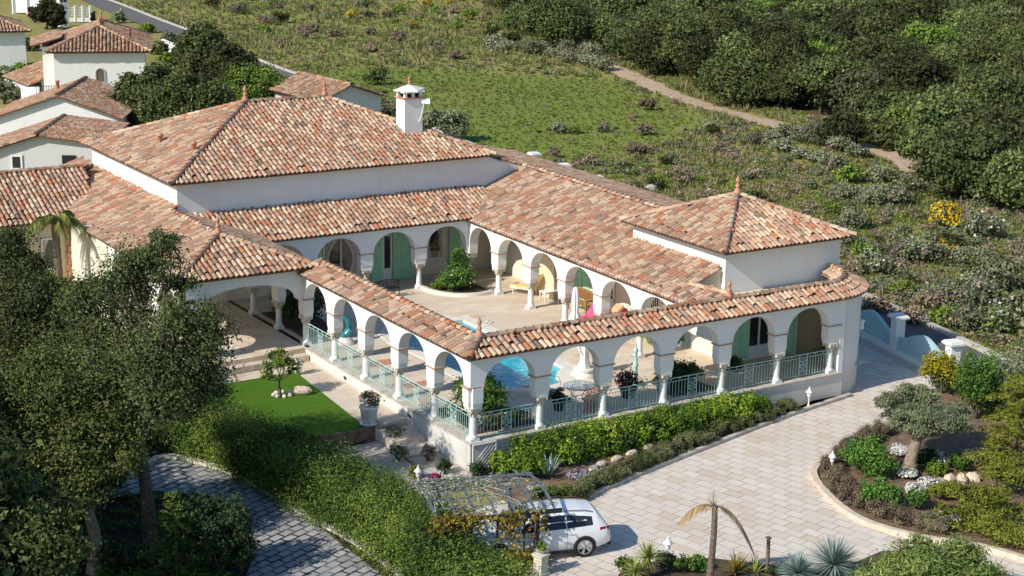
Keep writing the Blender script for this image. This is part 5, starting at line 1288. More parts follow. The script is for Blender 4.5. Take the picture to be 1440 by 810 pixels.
def section(x):
    sl, wb, zb, wr_c, ze_, zc, z0 = stn(x); zm = z0 + (zb - z0) * .55
    half = [(0, z0), (sl * .8, z0), (sl, z0 + .10), (sl + .012, zm), (wb, zb), ((wb + wr_c) / 2 + .02, (zb + ze_) / 2), (wr_c, ze_), (wr_c * .6, zc - .012), (0, zc)]
    return [(x, -y, z) for y, z in half] + [(x, y, z) for y, z in half[-2::-1]]
xs_ = np.unique(np.concatenate([ST[:, 0], np.linspace(-2.3, 2.3, 30)]))[::-1]
b = MB(); b.grid(np.array([section(x) for x in xs_]), flip=True); s0_, s1_ = section(2.3), section(-2.3); b.add(s0_, [tuple(range(len(s0_)))]); b.add(s1_, [tuple(range(len(s1_)))[::-1]])
b.build('body', M['paint'], car)
def side_pt(x, t, sgn, off=.008):
    sl, wb, zb, wr_c, ze_, zc, z0 = stn(x); y = wb + (wr_c - wb) * t + .02 * 4 * t * (1 - t) * .5; z = zb + (ze_ - zb) * t
    return (x, sgn * (y + off), z + off * .4)
for sgn in (-1, 1):
    for x0_, x1_, ta, tb_, tc, td in ((.72, .03, .10, .10, .45, .86), (.0, -.80, .10, .10, .86, .86), (-.83, -1.68, .10, .14, .86, .72)):
        P = []
        for k in range(6):
            f = k / 5; x = x0_ + (x1_ - x0_) * f; lo = ta + (tb_ - ta) * f; hi = tc + (td - tc) * min(1, f * (1.8 if x0_ == .72 else 1))
            P.append([side_pt(x, lo + (hi - lo) * j / 3, sgn) for j in range(4)])
        b = MB(); b.grid(np.array(P), flip=sgn > 0); b.build('side_window', M['glass'], car)
    b = MB(); b.tube([(x, sgn * (stn(x)[3] + .0), stn(x)[4] + .055 - (.05 if i in (0, 8) else 0)) for i, x in enumerate(np.linspace(.25, -1.75, 9))], .016, 6); b.build('roof_rail', M['rail_red'], car)
    b = MB(); b.ell((.72, sgn * 1.0, .98), (.08, .10, .075), 10, 7); b.tube([(.74, sgn * .9, .93), (.72, sgn * .98, .96)], .025, 5); b.build('mirror', M['paint'], car)
    b = MB(); P = [[(x, sgn * (stn(x)[1] + .008 + .012 * (1 - abs(2 * j / 3 - 1))), z) for j, z in enumerate(np.linspace(.76, .95, 4))] for x in np.linspace(-2.22, -1.90, 5)]; b.grid(np.array(P), flip=sgn < 0); P = [[(-2.225 - (1 - (z - .76)) * .02 + .05 * abs(y) - .02, sgn * y, z) for z in (.76, .86, .95)] for y in (.5, .62, .74, .84)]; b.build('tail_light', M['lens_red'], car)
    b = MB(); b.ell((2.12, sgn * .66, .66), (.13, .14, .07), 10, 6); b.build('headlight', M['lens_clear'], car)
    for xx in (.1, -.82): b = MB(); b.box((xx - .12, sgn * .912, .80), (.17, .03, .028)); b.build('door_handle', M['paint'], car)
    b = MB()
    for xx in (.02, -.82, .95): b.box((xx, sgn * .905, .56), (.010, .018, .62))
    b.box((0, sgn * .905, .255), (2.3, .03, .09)); b.build('door_seam', M['plastic'], car)
b = MB(); P = [[(x, y * (stn(x)[3] * .93), stn(x)[5] + .010 - .035 * y * y) for y in np.linspace(-1, 1, 7)] for x in np.linspace(.97, .24, 7)]; b.grid(np.array(P), flip=False); b.build('windscreen', M['glass'], car)
b = MB(); P = [[(x - .012, y * (stn(x)[3] * .9), stn(x)[5] + .006 - .03 * y * y) for y in np.linspace(-1, 1, 7)] for x in np.linspace(-1.92, -2.12, 5)]; b.grid(np.array(P), flip=False); b.build('rear_window', M['glass'], car)
b = MB(); b.box((-2.315, 0, .60), (.02, .5, .11)); b.build('number_plate', M['white_paint'], car)
b = MB(); b.box((-2.27, 0, .36), (.08, 1.5, .16)); b.box((2.26, 0, .40), (.08, 1.2, .22)); b.build('bumper_trim', M['plastic'], car)
for x in (1.36, -1.40):
    for sgn in (-1, 1):
        w_ = MB(); n = 28
        ring_ = [(.34, -.11), (.345, -.05), (.345, .05), (.335, .10), (.30, .115), (.235, .105), (.235, -.05)]
        a = np.arange(n) * 2 * PI / n; V = []
        for r_, y in ring_: V += [(r_ * math.cos(t), y * sgn, r_ * math.sin(t)) for t in a]
        w_.add(V, [(i * n + j, i * n + (j + 1) % n, (i + 1) * n + (j + 1) % n, (i + 1) * n + j) for i in range(len(ring_) - 1) for j in range(n)], 0, .5, True)
        wo_ = w_.build('wheel', M['tyre'], car, loc=(x, sgn * .825, .345))
        r_ = MB()
        for k in range(5):
            t = k * 2 * PI / 5
            for d_ in (-.13, .13): r_.bar((.05 * math.cos(t), .095 * sgn, .05 * math.sin(t)), (.225 * math.cos(t + d_), .085 * sgn, .225 * math.sin(t + d_)), .03, .035)
        V = []
        for q_, y in ((.24, .108), (.24, .06), (.222, .06), (.222, .108)): V += [(q_ * math.cos(t), y * sgn, q_ * math.sin(t)) for t in a]
        r_.add(V, [(i * n + j, i * n + (j + 1) % n, ((i + 1) % 4) * n + (j + 1) % n, ((i + 1) % 4) * n + j) for i in range(4) for j in range(n)])
        r_.ell((0, .09 * sgn, 0), (.05, .025, .05), 10, 6); r_.build('rim', M['alloy'], wo_)
        d_ = MB(); d_.add([(.235 * math.cos(t), .02 * sgn, .235 * math.sin(t)) for t in a], [tuple(range(n))[::sgn]]); d_.build('brake_disc', M['plastic'], wo_)
        ar_ = MB(); V = [(q_ * math.cos(t), 0, q_ * math.sin(t)) for q_ in (.33, .375) for t in np.linspace(-.25, PI + .25, 21)]
        ar_.add(V, [(j, j + 1, 21 + j + 1, 21 + j) for j in range(20)]); ar_.build('wheel_arch', M['plastic'], car, loc=(x, sgn * .922, .345))
# ------------------------------------------------------------------ pergola of steel hoops with its vine
EX = np.array([-.958, .287, 0]); EY = np.array([.287, .958, 0]); PO = np.array([-1.99, -8.50, 0.]); PL, PW = 3.85, 3.3
pg = thing('pergola', 'arched blue grey steel pergola over the front of the white car', 'pergola', (PO[0], PO[1], -1.05))
def pp_(a, c, z): return PO + EX * a + EY * c + np.array([-PO[0], -PO[1], z + 1.05])
def arc(c): return .72 + .24 * math.sin(PI * c / PW)
for i in range(7):
    a = .06 + i * (PL - .12) / 6; b = MB(); cs = np.linspace(0, PW, 13)
    for j in range(12): b.bar(pp_(a, cs[j], arc(cs[j])), pp_(a, cs[j + 1], arc(cs[j + 1])), .07, .055)
    b.build('hoop', M['grey_iron'], pg)
for c in (0, PW): b = MB(); b.bar(pp_(-.12, c, .70), pp_(PL, c, .70), .09, .09); b.build('beam', M['black_iron'] if c == 0 else M['grey_iron'], pg)
for c in (.55, 1.1, 1.65, 2.2, 2.75): b = MB(); b.bar(pp_(0, c, arc(c) + .03), pp_(PL, c, arc(c) + .03), .022); b.build('wire_bar', M['grey_iron'], pg)
for a, w_ in ((.62, .085), (1.05, .04), (1.9, .045), (2.7, .045), (3.55, .085)):
    b = MB(); b.bar(pp_(a, 0, -1.05), pp_(a, 0, .68), w_); b.build('post', M['black_iron'], pg)
for a in (.62, 3.55): b = MB(); b.bar(pp_(a, PW, -1.05), pp_(a, PW, .68), .085); b.build('post', M['grey_iron'], pg)
b = MB(); q0 = pp_(.3, .0, .80)
for k, (dx, dz) in enumerate(((0, .12), (-.22, .10), (.22, .10))): spiral(b, pp_(.25 + dx, .25, .72 + dz), EX, .11, 1.5, 1 if k % 2 else -1, 14, .012)
b.bar(pp_(-.15, .0, .74), pp_(.55, .0, .74), .05, .10); b.build('scroll_bracket', M['black_iron'], pg)
vn = thing('climbing_vine', 'autumn coloured vine trailing over the near side of the pergola', 'vine', tuple(pp_(.7, 0, -1.05) + np.array([PO[0], PO[1], -1.05])))
vr = np.random.default_rng(77); vo = pp_(.7, 0, -1.05); b = MB(); lv = MB(); st_ = MB()
def vp(a, c, z): return pp_(a, c, z) - vo
for k in range(230):
    a = vr.uniform(.1, PL); c = vr.uniform(.1, PW); a2, c2 = a + vr.normal(0, .5), c + vr.normal(0, .45); c2 = min(PW, max(0, c2)); a2 = min(PL, max(.9 + vr.uniform(-.6, .3), a2))
    if a < 1.3 and vr.random() < .75: continue
    P_ = [vp(a, c, arc(c) + .04), vp((a + a2) / 2 + vr.normal(0, .1), (c + c2) / 2 + vr.normal(0, .1), arc((c + c2) / 2) + vr.uniform(.02, .14)), vp(a2, c2, arc(c2) + .04)]; st_.tube(P_, .012, 4, rnd=float(vr.random()))
    m_ = int(vr.integers(4, 14)); Q = np.array(P_)[vr.integers(0, 3, m_)] + vr.normal(0, .10, (m_, 3)); leaves(st_, Q, np.tile([0, 0, 1.], (m_, 1)), .045, vr.random(m_), vr, 0, .5)
st_.build('stems', L['vinestem'], vn)
for k in range(46):
    a = vr.uniform(.25, PL - .1); n_ = int(vr.integers(6, 46)); dr = vr.uniform(.1, 1.3) if a < 2.6 else vr.uniform(.05, .7); zz_ = .78 - vr.random(n_) * dr
    P_ = np.array([vp(a + vr.normal(0, .13), vr.normal(0, .16), z) for z in zz_ + vr.normal(0, .06, n_)]); leaves(lv, P_, np.tile([-.3, -.7, .5], (n_, 1)), .06, vr.random(n_), vr, 0, .8)
for k in range(16):
    a = vr.uniform(.5, 1.6); n_ = 30; P_ = np.array([vp(a + vr.normal(0, .15), vr.normal(-.05, .16), z) for z in -1.0 + vr.random(n_) * .5]); leaves(lv, P_, np.tile([-.3, -.7, .5], (n_, 1)), .06, vr.random(n_), vr, 0, .8)
lv.build('leaves', L['autumn'], vn)
b = MB(); b.tube([vp(.75, -.02, -1.05), vp(.72, .04, -.4), vp(.70, -.03, .2), vp(.66, .02, .7)], .03, 6); b.build('trunk', M['bark'], vn)
ped = thing('stone_pedestal', 'pale stone pedestal in front of the pergola post', 'pedestal', put(G(760, 808), -1.05), .3)
b = MB(); b.box((0, 0, .05), (.42, .42, .10)).box((0, 0, .36), (.32, .32, .54)).box((0, 0, .66), (.44, .44, .07)); b.build('block', M['stone_old'], ped, bevel=.01)
pot_plant('potted_plant', 'small pot of yellow green succulent on the stone pedestal', *G(760, 808)[:2], -.355, .15, .14, 'stone_old', 'hedge', .17, 260, 37, None, 0, .04)
rosette('sword_plant', 'pale green sword leaved plant between the conifer hedge and the pedestal', G(735, 806), -1.05, 40, .6, .03, 'yucca', 178, zmin=.1, droop=.25) if 'rosette' in globals() else None
# ------------------------------------------------------------------ planting of the garden
GZ = -.97
def PBl(lst, d0):
    """ellipsoids from survey sightings: picture centre, apparent radius, depth offset in metres"""
    out = []
    for q in lst:
        u, v, r, do = q[:4]; d = d0 + do; c = GD(u, v, d); k = r / FPX * d
        out.append((c, np.array([k, k, k * (q[4] if len(q) > 4 else .85)])))
    return out
def hedge(name, label, path, half, z0, z1, leaf, lsize, dens, seed, cat='hedge', **k):
    t = thing(name, label, cat, (float(path[0][0]), float(path[0][1]), float(np.min(z0))))
    o = hedge_mesh([(p[0] - path[0][0], p[1] - path[0][1]) for p in path], half, np.array(z0) - np.min(z0) if hasattr(z0, '__len__') else 0.0, (np.array(z1) - np.min(z0)), leaf, lsize, dens, seed, **k)
    o.build('foliage', L[leaf], t); return t
# clipped hedge along the arcade
hedge('clipped_hedge', 'bright green clipped hedge running below the front railings', [(1.25, -.9), (3, -.95), (6, -.95), (9, -.9), (11, -.8), (13.0, -.62)], [.5, .52, .52, .48, .4, .25], GZ, [-.06, -.02, -.06, -.06, -.12, -.25], 'hedge', .05, 1100, 41)
for i, (u, v, r, lb) in enumerate(((712, 668, .62, 'leafy light green shrub in front of the hedge by the lattice'), (745, 672, .6, 'leafy green shrub second from the lattice in front of the hedge'), (790, 655, .6, 'bushy green shrub between the hedge and the grey iris clump'), (830, 640, .5, 'small bright shrub before the middle of the clipped hedge'), (866, 634, .55, 'dark leaved rose bush at the centre of the front bed'), (905, 620, .5, 'fresh green shrub right of the dark rose bush'), (950, 604, .45, 'round leafy shrub before the hedge near the fifth column'))):
    p = G(u, v, GZ); shrub('shrub', lb, put(p, GZ), (r, r, r * 1.25), 'dark' if i == 4 else 'hedge', .06, 1500, 50 + i, group='shrubs in front of the clipped hedge')
p = G(1052, 577, GZ); shrub('purple_shrub', 'dark purple leaved bush at the end of the clipped hedge', put(p, GZ), (.5, .5, .75), 'purple', .055, 900, 60)
p = G(1090, 566, GZ); shrub('shrub', 'small rounded olive green bush beside the curved wall base', put(p, GZ), (.45, .4, .5), 'olive', .045, 700, 61)
p = G(1155, 553, GZ); shrub('shrub', 'low clipped green cushion next to the lantern by the curved wall', put(p, GZ), (.7, .45, .5), 'conifer', .045, 1000, 62)
# low lavender hedge along the kerb
kp = [G(u, v, GZ)[:2] for u, v in ((800, 702), (840, 684), (900, 656), (960, 632), (1010, 612), (1060, 594), (1110, 576))]
hedge('lavender_hedge', 'low olive green lavender hedge edging the front bed along the kerb', kp, .28, GZ, GZ + .36, 'lav', .03, 2600, 63, wob=.03)
p = [G(u, v, GZ)[:2] for u, v in ((752, 706), (775, 706), (800, 702))]; hedge('low_box_hedge', 'low dark green clipped edging behind the white car', p, .3, GZ, GZ + .4, 'conifer', .04, 1300, 64, wob=.05)
p = [G(u, v, GZ)[:2] for u, v in ((664, 670), (700, 668))]; hedge('low_box_hedge', 'short dark box hedge under the white lattice panel', p, .28, GZ - .05, GZ + .32, 'dark', .04, 1300, 65, wob=.05)
for i, (u, v, r, lb) in enumerate(((757, 692, .36, 'cushion of white daisies behind the car roof'), (812, 674, .40, 'patch of pale pink and white daisies beside the grey iris clump'), (838, 664, .26, 'small tuft of white flowers in the middle of the front bed'))):
    p = G(u, v, GZ); shrub('daisy_cushion', lb, put(p, GZ), (r, r, r * .8), 'sage', .035, 500, 70 + i, 'flowers', lobes=3, petals='p_white' if i != 1 else 'p_lilac', pn=260, psize=.035)
def rosette(name, label, p, z, n, ln, w, leaf, seed, cat='plant', droop=.25, zmin=-.1, stemh=0, group=None, zmax=1):
    t = thing(name, label, cat, put(p, z), group=group); rng = np.random.default_rng(seed); b = MB()
    blades(b, n, ln, w, rng, zmin, droop, (0, 0, stemh + .05), zmax=zmax); b.build('leaves', L[leaf], t)
    if stemh: b = MB(); b.tube([(0, 0, -.05), (.03, .02, stemh * .5), (0, 0, stemh + .05)], [.10, .08, .085], 8); b.build('stem', M['bark'], t)
    return t
rosette('iris_clump', 'tall blue grey sword leaves rising in the front bed above the car', G(772, 672, GZ), GZ, 46, .85, .03, 'blue', 80, zmin=.45, droop=.15)
rosette('iris_clump', 'narrow grey green sword leaves beside the lavender hedge', G(822, 684, GZ), GZ, 34, .6, .025, 'blue', 81, zmin=.45, droop=.15)
# rock edging stones in the front bed
for i in range(9):
    u = 845 + i * 22; v = 655 - i * 8.2; p = G(u, v, GZ); b = MB(); b.ell((0, 0, .05), (.3, .16, .12), 9, 6, noise=.3, seed=i); tag(b.build('bed_stone', M['kerb'], loc=put(p, GZ), rz=.25), 'pale stone in the row edging the inner front bed', 'stone', 'pale stones edging the front bed')
# beds inside the arcade
p = (1.5, 2.0, .05); t = shrub('citrus_bush', 'large dark bush filling the corner bed behind the arcade', p, (1.0, 1.0, 1.4), 'green', .055, 4400, 90, lobes=6)
for i in range(7): shrub('rose', 'low flowering rose behind the corner railings', (.75 + .38 * i if i < 5 else .6, .65 if i < 5 else .5 + .7 * (i - 3), .05), (.26, .26, .5), 'green', .045, 220, 100 + i, 'flowers', 'roses behind the corner railings', 3, ('p_white', 'p_mag', 'p_red')[i % 3], 26, .05)
shrub('shrub', 'dense dark shrubs behind the fourth front railing', (10.2, 1.2, .05), (.75, .7, .95), 'dark', .06, 1900, 110); shrub('shrub', 'bushy plant with white flowers behind the fourth front railing', (10.9, 1.5, .05), (.5, .6, .7), 'green', .055, 900, 111, petals='p_white', pn=40)
tree('small_tree', 'slim leaning tree with sparse yellow green leaves in the inner bed', (10.0, 1.6, .05), [((9.55, 2.3, 2.1), (.42, .42, .5)), ((10.2, 1.7, 2.0), (.4, .4, .45)), ((9.9, 2.1, 2.7), (.35, .35, .35))], 'hedge', .06, 220, .06, (10.0, 1.7, 1.3), seed=112)
shrub('rose_bush', 'leafy green rose bush with white flowers in the half round patio bed', (10.0, 18.5, .12), (.95, .9, .95), 'green', .06, 2400, 113, lobes=6, petals='p_white', pn=40); shrub('rose_bush', 'taller leafy shrub at the back of the half round patio bed', (10.7, 19.2, .12), (.6, .6, 1.5), 'green', .06, 1600, 114); shrub('shrub', 'small low shrub at the left tip of the half round patio bed', (9.2, 18.9, .12), (.35, .35, .4), 'hedge', .05, 450, 115)
shrub('shrub', 'dark leafy bush in the bed beyond the porch columns', (1.1, 16.4, .08), (.8, 1.1, 1.5), 'dark', .07, 2200, 116); shrub('shrub', 'dark bush next to the porch end of the inner bed', (1.0, 18.3, .08), (.7, .8, 1.3), 'green', .07, 1500, 117)
# lawn bush on several stems
p = G(394, 557, -.44); pz = put(p, -.44)
tree('lawn_bush', 'many stemmed ornamental bush on the lawn inside a ring of white stones', pz, [((p[0] + dx, p[1] + dy, z), r) for dx, dy, z, r in ((-.38, .1, .72, .30), (.28, .12, .85, .32), (.02, -.22, 1.05, .30), (-.12, .25, 1.15, .28), (.50, -.1, .60, .24), (-.58, -.1, .5, .22), (.12, .1, 1.32, .22))], 'hedge', .05, 240, .05, seed=118, cat='shrub', spread=.3)
# gravel bed left of the stairs
for i, (u, v, r, lb) in enumerate(((528, 612, .5, 'sparse grey shrub at the top of the gravel bed'), (556, 622, .42, 'twiggy grey green shrub beside the garden steps'), (560, 648, .45, 'larger wispy shrub in the middle of the gravel bed'), (602, 646, .36, 'thin shrub beside the stair landing'), (585, 672, .28, 'small yellowish tuft near the gravel bed lamp'), (625, 664, .34, 'dark low shrub at the foot of the stair landing'))):
    p = G(u, v, -.98); shrub('shrub', lb, put(p, -.98), (r, r, r * 1.3), ('sage', 'sage', 'olive', 'dry', 'lime', 'dark')[i], .045, 520, 120 + i, group='sparse shrubs in the gravel bed')
pot_plant('flower_pot', 'dark pot with a magenta flower cushion near the gravel bed lamp', *G(612, 688, -.98)[:2], -.98, .2, .22, 'pot_black', 'dark', .22, 200, 128, ('p_mag',), 70)
# conifer hedge above the cobbled lane
hedge('conifer_hedge', 'long thick conifer hedge between the cobbled lane and the lawn', [(-7.5, 9.6), (-6.7, 6.5), (-6.05, 3.0), (-5.5, -.5), (-5.25, -3.5), (-5.3, -7), (-5.4, -11)], [.8, .8, .8, .85, .88, .9, .9], -1.68, [.0, .0, .05, .2, .25, .2, .1], 'conifer', .05, 1250, 130, wob=.13, aspect=.4)
shrub('shrub', 'sunlit leafy green bush at the far end of the conifer hedge', (-6.9, 10.6, -1.2), (1.0, 1.0, 1.7), 'green', .075, 3000, 131); shrub('shrub', 'dark bush between the lane and the oak', (-8.6, 11.0, -1.4), (1.3, 1.3, 2.2), 'oak', .075, 3000, 132)
# round bed right of the driveway
hp = [G(u, v, GZ)[:2] + np.array(o) for (u, v), o in (((1232, 606), (.2, -.2)), ((1185, 636), (.35, -.1)), ((1160, 658), (.42, 0)), ((1160, 676), (.40, .1)), ((1180, 698), (.4, .2)), ((1210, 720), (.35, .35)), ((1250, 735), (.3, .4)), ((1300, 748), (.1, .45)), ((1345, 754), (0, .45)))]
hp = [q[:2] for q in smooth_open([np.array([*q, 0]) for q in hp], 3)]
hedge('heath_hedge', 'low brown heath hedge curving round the edge of the garden bed', hp, .34, GZ, GZ + .34, 'heath', .03, 2600, 140, wob=.03)
def S(u, v, r, leaf, lb, seed, n=None, h=1.0, **k):
    p = G(u, v, GZ); return shrub(k.pop('name', 'shrub'), lb, put(p, GZ), (r, r, r * h), leaf, k.pop('ls', .055), n or int(1500 * r * r + 400), seed, **k)
S(1222, 668, 1.0, 'green', 'large glossy green bush behind the driveway lantern', 141, 3600, 1.15, lobes=6)
S(1240, 712, .75, 'green', 'dark green rose bush at the front of the round bed', 142, 1700, 1.0, petals='p_white', pn=12)
S(1290, 716, .42, 'green', 'small upright rose beside the stone edging of the round bed', 143, 800, 1.4)
S(1345, 660, .5, 'green', 'bright leafy bush right of the olive trunk', 144, 900, 1.1); S(1300, 655, .5, 'dark', 'shaded bush directly behind the olive trunk', 145, 800, 1.0); S(1318, 668, .45, 'hedge', 'fresh green bush before the daisies under the olive crown', 146, 700, .9)
for i, (u, v, r, lb) in enumerate(((1265, 640, .42, 'white daisies left of the olive trunk'), (1276, 672, .38, 'white daisies in front of the olive trunk'), (1309, 690, .5, 'big white daisy cushion in front of the round bed rocks'), (1325, 652, .5, 'white daisies in the shade right of the olive trunk'), (1372, 650, .55, 'white daisies below the lowest cedar branch'), (1340, 735, .5, 'white daisies spilling at the front of the spreading juniper'), (1285, 694, .4, 'pale daisy cushion beside the big white one'))):
    S(u, v, r, 'sage', lb, 150 + i, 700, .75, name='daisy_cushion', ls=.035, lobes=4, petals='p_white', pn=620, psize=.043, cat='flowers')
for i, (u, v) in enumerate(((1335, 678), (1352, 678), (1368, 676), (1320, 684))):
    p = G(u, v, GZ); b = MB(); b.ell((0, 0, .1), (.3, .2, .22), 9, 7, noise=.35, seed=20 + i); tag(b.build('bed_rock', M['kerb'], loc=put(p, GZ), rz=i), 'beige rock in the low wall across the round bed', 'rock', 'rocks across the round bed')
# olive pruned to clouds
ob = G(1278, 666, GZ); d0 = depth_of(ob)
ol = tree('olive_tree', 'cloud pruned olive tree with thick leaning trunk in the round bed', put(ob, GZ), PBl([(1308, 592, 47, 0, .55), (1275, 560, 30, 1.2, .55), (1262, 566, 26, .6, .6), (1296, 558, 30, 1.8, .55), (1335, 578, 26, 1.4, .55), (1258, 584, 16, .3, .6), (1340, 592, 24, .2, .6), (1282, 597, 28, -.4, .6)], d0), 'olive', .04, 1000, .24, GD(1290, 618, d0), seed=160, bark='bark_pale', spread=.15, zmin=-.4)
# golden ball, green bushes, cedar and juniper
gb_ = G(1322, 552, GZ); b0 = shrub('golden_shrub', 'round clipped golden yellow bush by the wall', put(gb_, GZ), (.85, .85, 1.6), 'gold', .05, 4600, 161, lobes=6, zmin=-.1, spread=.17); shrub('shrub', 'dark green underside bush below the golden ball', put(gb_ + np.array([.35, -.3, 0]), GZ), (.8, .8, 1.0), 'dark', .06, 1600, 162)
S(1372, 588, 1.0, 'green', 'tall leafy green bush between the golden ball and the cedar', 163, 4200, 2.2, lobes=7, ls=.065); S(1395, 570, .8, 'green', 'upright dark green bush touching the boundary wall', 164, 2400, 2.3, ls=.06)
S(1428, 585, 1.25, 'olive', 'rounded grey olive bush at the right edge beside the wall', 165, 4200, 1.75, lobes=7, ls=.055)
def cedar(name, label, base, z, h, tiers, leaf, seed, wide, gap0=.25):
    t = thing(name, label, 'tree', put(base, z)); rng = np.random.default_rng(seed); tb = MB()
    tb.tube([(0, 0, -.2), (.1, .05, h * .4), (.05, -.05, h * .8), (0, 0, h)], [.16, .12, .06, .02], 8); cb = MB()
    for k in range(tiers):
        f = k / (tiers - 1); z0 = h * (gap0 + (1 - gap0) * f); ln = wide * (1 - .62 * f) * rng.uniform(.85, 1.1)
        for j in range(5):
            a = j * PI / 2.5 + k * .7 + rng.uniform(-.3, .3); l2 = ln * rng.uniform(.75, 1.1); d = np.array([math.cos(a), math.sin(a), 0])
            e = d * l2 + np.array([0, 0, z0 - .18 * l2]); limb(tb, (0, 0, z0), e, .05, .012, rng, .06, 4)
            for m in np.linspace(.35, 1.05, 5):
                c = d * l2 * m + np.array([0, 0, z0 - .18 * l2 * m * m + .05]); w_ = .16 + .15 * l2
                blob_leaves(cb, c, (w_, w_, .09), int(150 * w_ / .4), .06, rng, clumps=9, inner=.05, aspect=.28, bright=.06)
    tb.build('trunk', M['bark'], t); cb.build('crown', L[leaf], t); return t
cedar('cedar', 'yellow green cedar with flat layered branches at the right edge', G(1428, 668, GZ), GZ, 3.5, 5, 'lime', 166, 1.9, .28)
def juniper(label, pts, seed):
    p0 = G(*pts[0][:2], GZ); t = thing('juniper', label, 'shrub', put(p0, GZ)); rng = np.random.default_rng(seed); cb = MB(); sb = MB()
    for u, v, r, h in pts:
        q = G(u, v, GZ) - np.array([*p0[:2], GZ]); q[2] = 0
        limb(sb, (0, 0, 0), q + np.array([0, 0, h * .5]), .05, .015, rng, .1, 5)
        for k in range(5):
            a = rng.uniform(0, 2 * PI); c = q + np.array([math.cos(a) * r * .5, math.sin(a) * r * .5, h * rng.uniform(.4, 1)]); blob_leaves(cb, c, (r * .6, r * .6, .16), 420, .06, rng, clumps=14, aspect=.28, bright=.05)
    cb.build('foliage', L['lime'], t); sb.build('stem', M['bark'], t); return t
juniper('wide spreading yellow green juniper at the lower right of the bed', [(1375, 720, .9, .9), (1350, 740, .8, .6), (1330, 705, .7, .6), (1410, 735, 1.0, 1.0), (1425, 700, 1.0, 1.3), (1395, 690, .9, 1.2), (1440, 770, .9, .8), (1400, 760, .7, .5)], 170)
# front bed at the bottom edge
ob2 = G(1300, 850, -.99); tree('oleander_bush', 'broad pale green oleander bush at the bottom right corner', put(ob2, -.99), PBl([(1300, 792, 38, 0), (1258, 800, 30, .3), (1345, 795, 34, .2), (1240, 820, 32, 0), (1300, 825, 50, -.5), (1370, 815, 36, 0), (1395, 835, 30, 0)], depth_of(ob2)), 'oleander', .095, 620, .06, seed=171, cat='shrub', aspect=.24)
def spiky(label, u, v, r, seed): 
    p = G(u, v, -.99); return rosette('blue_agave', label, p, -.99, 560, r, .022, 'blue', seed, 'plant', .04, -.45, r * .5)
spiky('larger round blue green spiky rosette plant in the front bed', 1171, 815, .92, 172); spiky('smaller round blue green spiky rosette plant left of the large one', 1120, 822, .68, 173)
yk = rosette('yucca', 'yellow green yucca with two heads of stiff blades at the bottom edge', G(910, 812, -.99), -.99, 90, .62, .03, 'yucca', 174, 'plant', .12, -.2, .62)
b = MB(); blades(b, 70, .55, .03, np.random.default_rng(175), -.1, .12, (-.62, -.2, .4)); b.build('leaves', L['yucca'], yk); b = MB(); b.tube([(0, 0, 0), (-.35, -.1, .15), (-.62, -.2, .42)], [.08, .07, .06], 7); b.build('stem', M['bark'], yk)
rosette('sword_plant', 'bronze and green sword leaved clump around the front lantern', G(1035, 806, -.99), -.99, 60, .75, .03, 'autumn', 176, zmin=.3, droop=.2); rosette('sword_plant', 'darker sword leaved clump right of the front lantern', G(1062, 808, -.99), -.99, 30, .7, .03, 'yucca', 177, zmin=.3, droop=.2)
for i, (u, v, r, lf, lb) in enumerate(((880, 806, .35, 'conifer', 'small round grey green bush left of the yucca'), (938, 800, .38, 'dark', 'dark leafy bush right of the yucca'), (962, 804, .38, 'conifer', 'blue green bush left of the dead palm'), (982, 802, .30, 'green', 'small green bush at the foot of the dead palm'), (1098, 806, .22, 'sage', 'small lilac tuft beside the wooden post'), (1092, 812, .26, 'dark', 'low dark tuft behind the wooden post'))):
    p = G(u, v, -.99); shrub('shrub', lb, put(p, -.99), (r, r, r * 1.25), lf, .05, 600, 180 + i, petals='p_lilac' if i == 4 else None, pn=30)
# dead palm
dp = G(998, 822, -.99); t = thing('dead_palm', 'dead palm trunk with two hanging dry fronds in the front bed', 'tree', put(dp, -.99)); rng = np.random.default_rng(190)
b = MB(); zz = np.linspace(-.1, 2.55, 26); b.tube([(.05 * math.sin(z), .03 * math.cos(z * 1.3), z) for z in zz], [.105 + .012 * (i % 2) - .010 * z for i, z in enumerate(zz)], 10, smooth=False); b.build('trunk', M['old_wood'], t)
b = MB(); frond(b, (0, 0, 2.5), (-.85, .45, .55), 1.15, rng, .34, 46, 1.5, hang=.9, w=.02); frond(b, (0, 0, 2.5), (.8, -.5, .25), 1.35, rng, .26, 46, 2.3, hang=.9, w=.02); frond(b, (0, 0, 2.5), (.1, .2, 1), .5, rng, .2, 14, .3)
blades(b, 36, .45, .02, rng, -.2, .5, (0, 0, 2.5)); b.build('frond', L['frond_dry'], t)
# dome of topiary and araucaria in the shade
tp = G(310, 806, -1.65); shrub('topiary', 'dark clipped dome bush beside the cobbled lane', put(tp, -1.65), (1.25, 1.25, 2.2), 'dark', .06, 6500, 191, lobes=8, spread=.16)
ap_ = G(249, 818, -1.65); t = thing('araucaria', 'young star tiered conifer with one straight stem in the shade', 'tree', put(ap_, -1.65)); rng = np.random.default_rng(192); tb = MB(); tb.tube([(0, 0, -.1), (0, 0, 3.0)], [.05, .015], 7); cb = MB()
for k in range(9):
    z = .35 + k * .31; ln = 1.35 * (1 - k / 10)
    for j in range(6):
        a = j * PI / 3 + k * .4; d = np.array([math.cos(a), math.sin(a), .12]); tb.tube([(0, 0, z), tuple(d * ln + np.array([0, 0, z]))], [.014, .006], 4); 
        nn_ = int(70 * ln) + 6; tt = rng.random(nn_); P_ = d * ln * tt[:, None] + np.array([0, 0, z]) + rng.normal(0, .035, (nn_, 3)); leaves(cb, P_, np.tile([0, 0, 1.], (nn_, 1)), .075, rng.random(nn_), rng, 0, .4, jit=.5)
tb.build('trunk', M['bark'], t); cb.build('crown', L['conifer'], t)
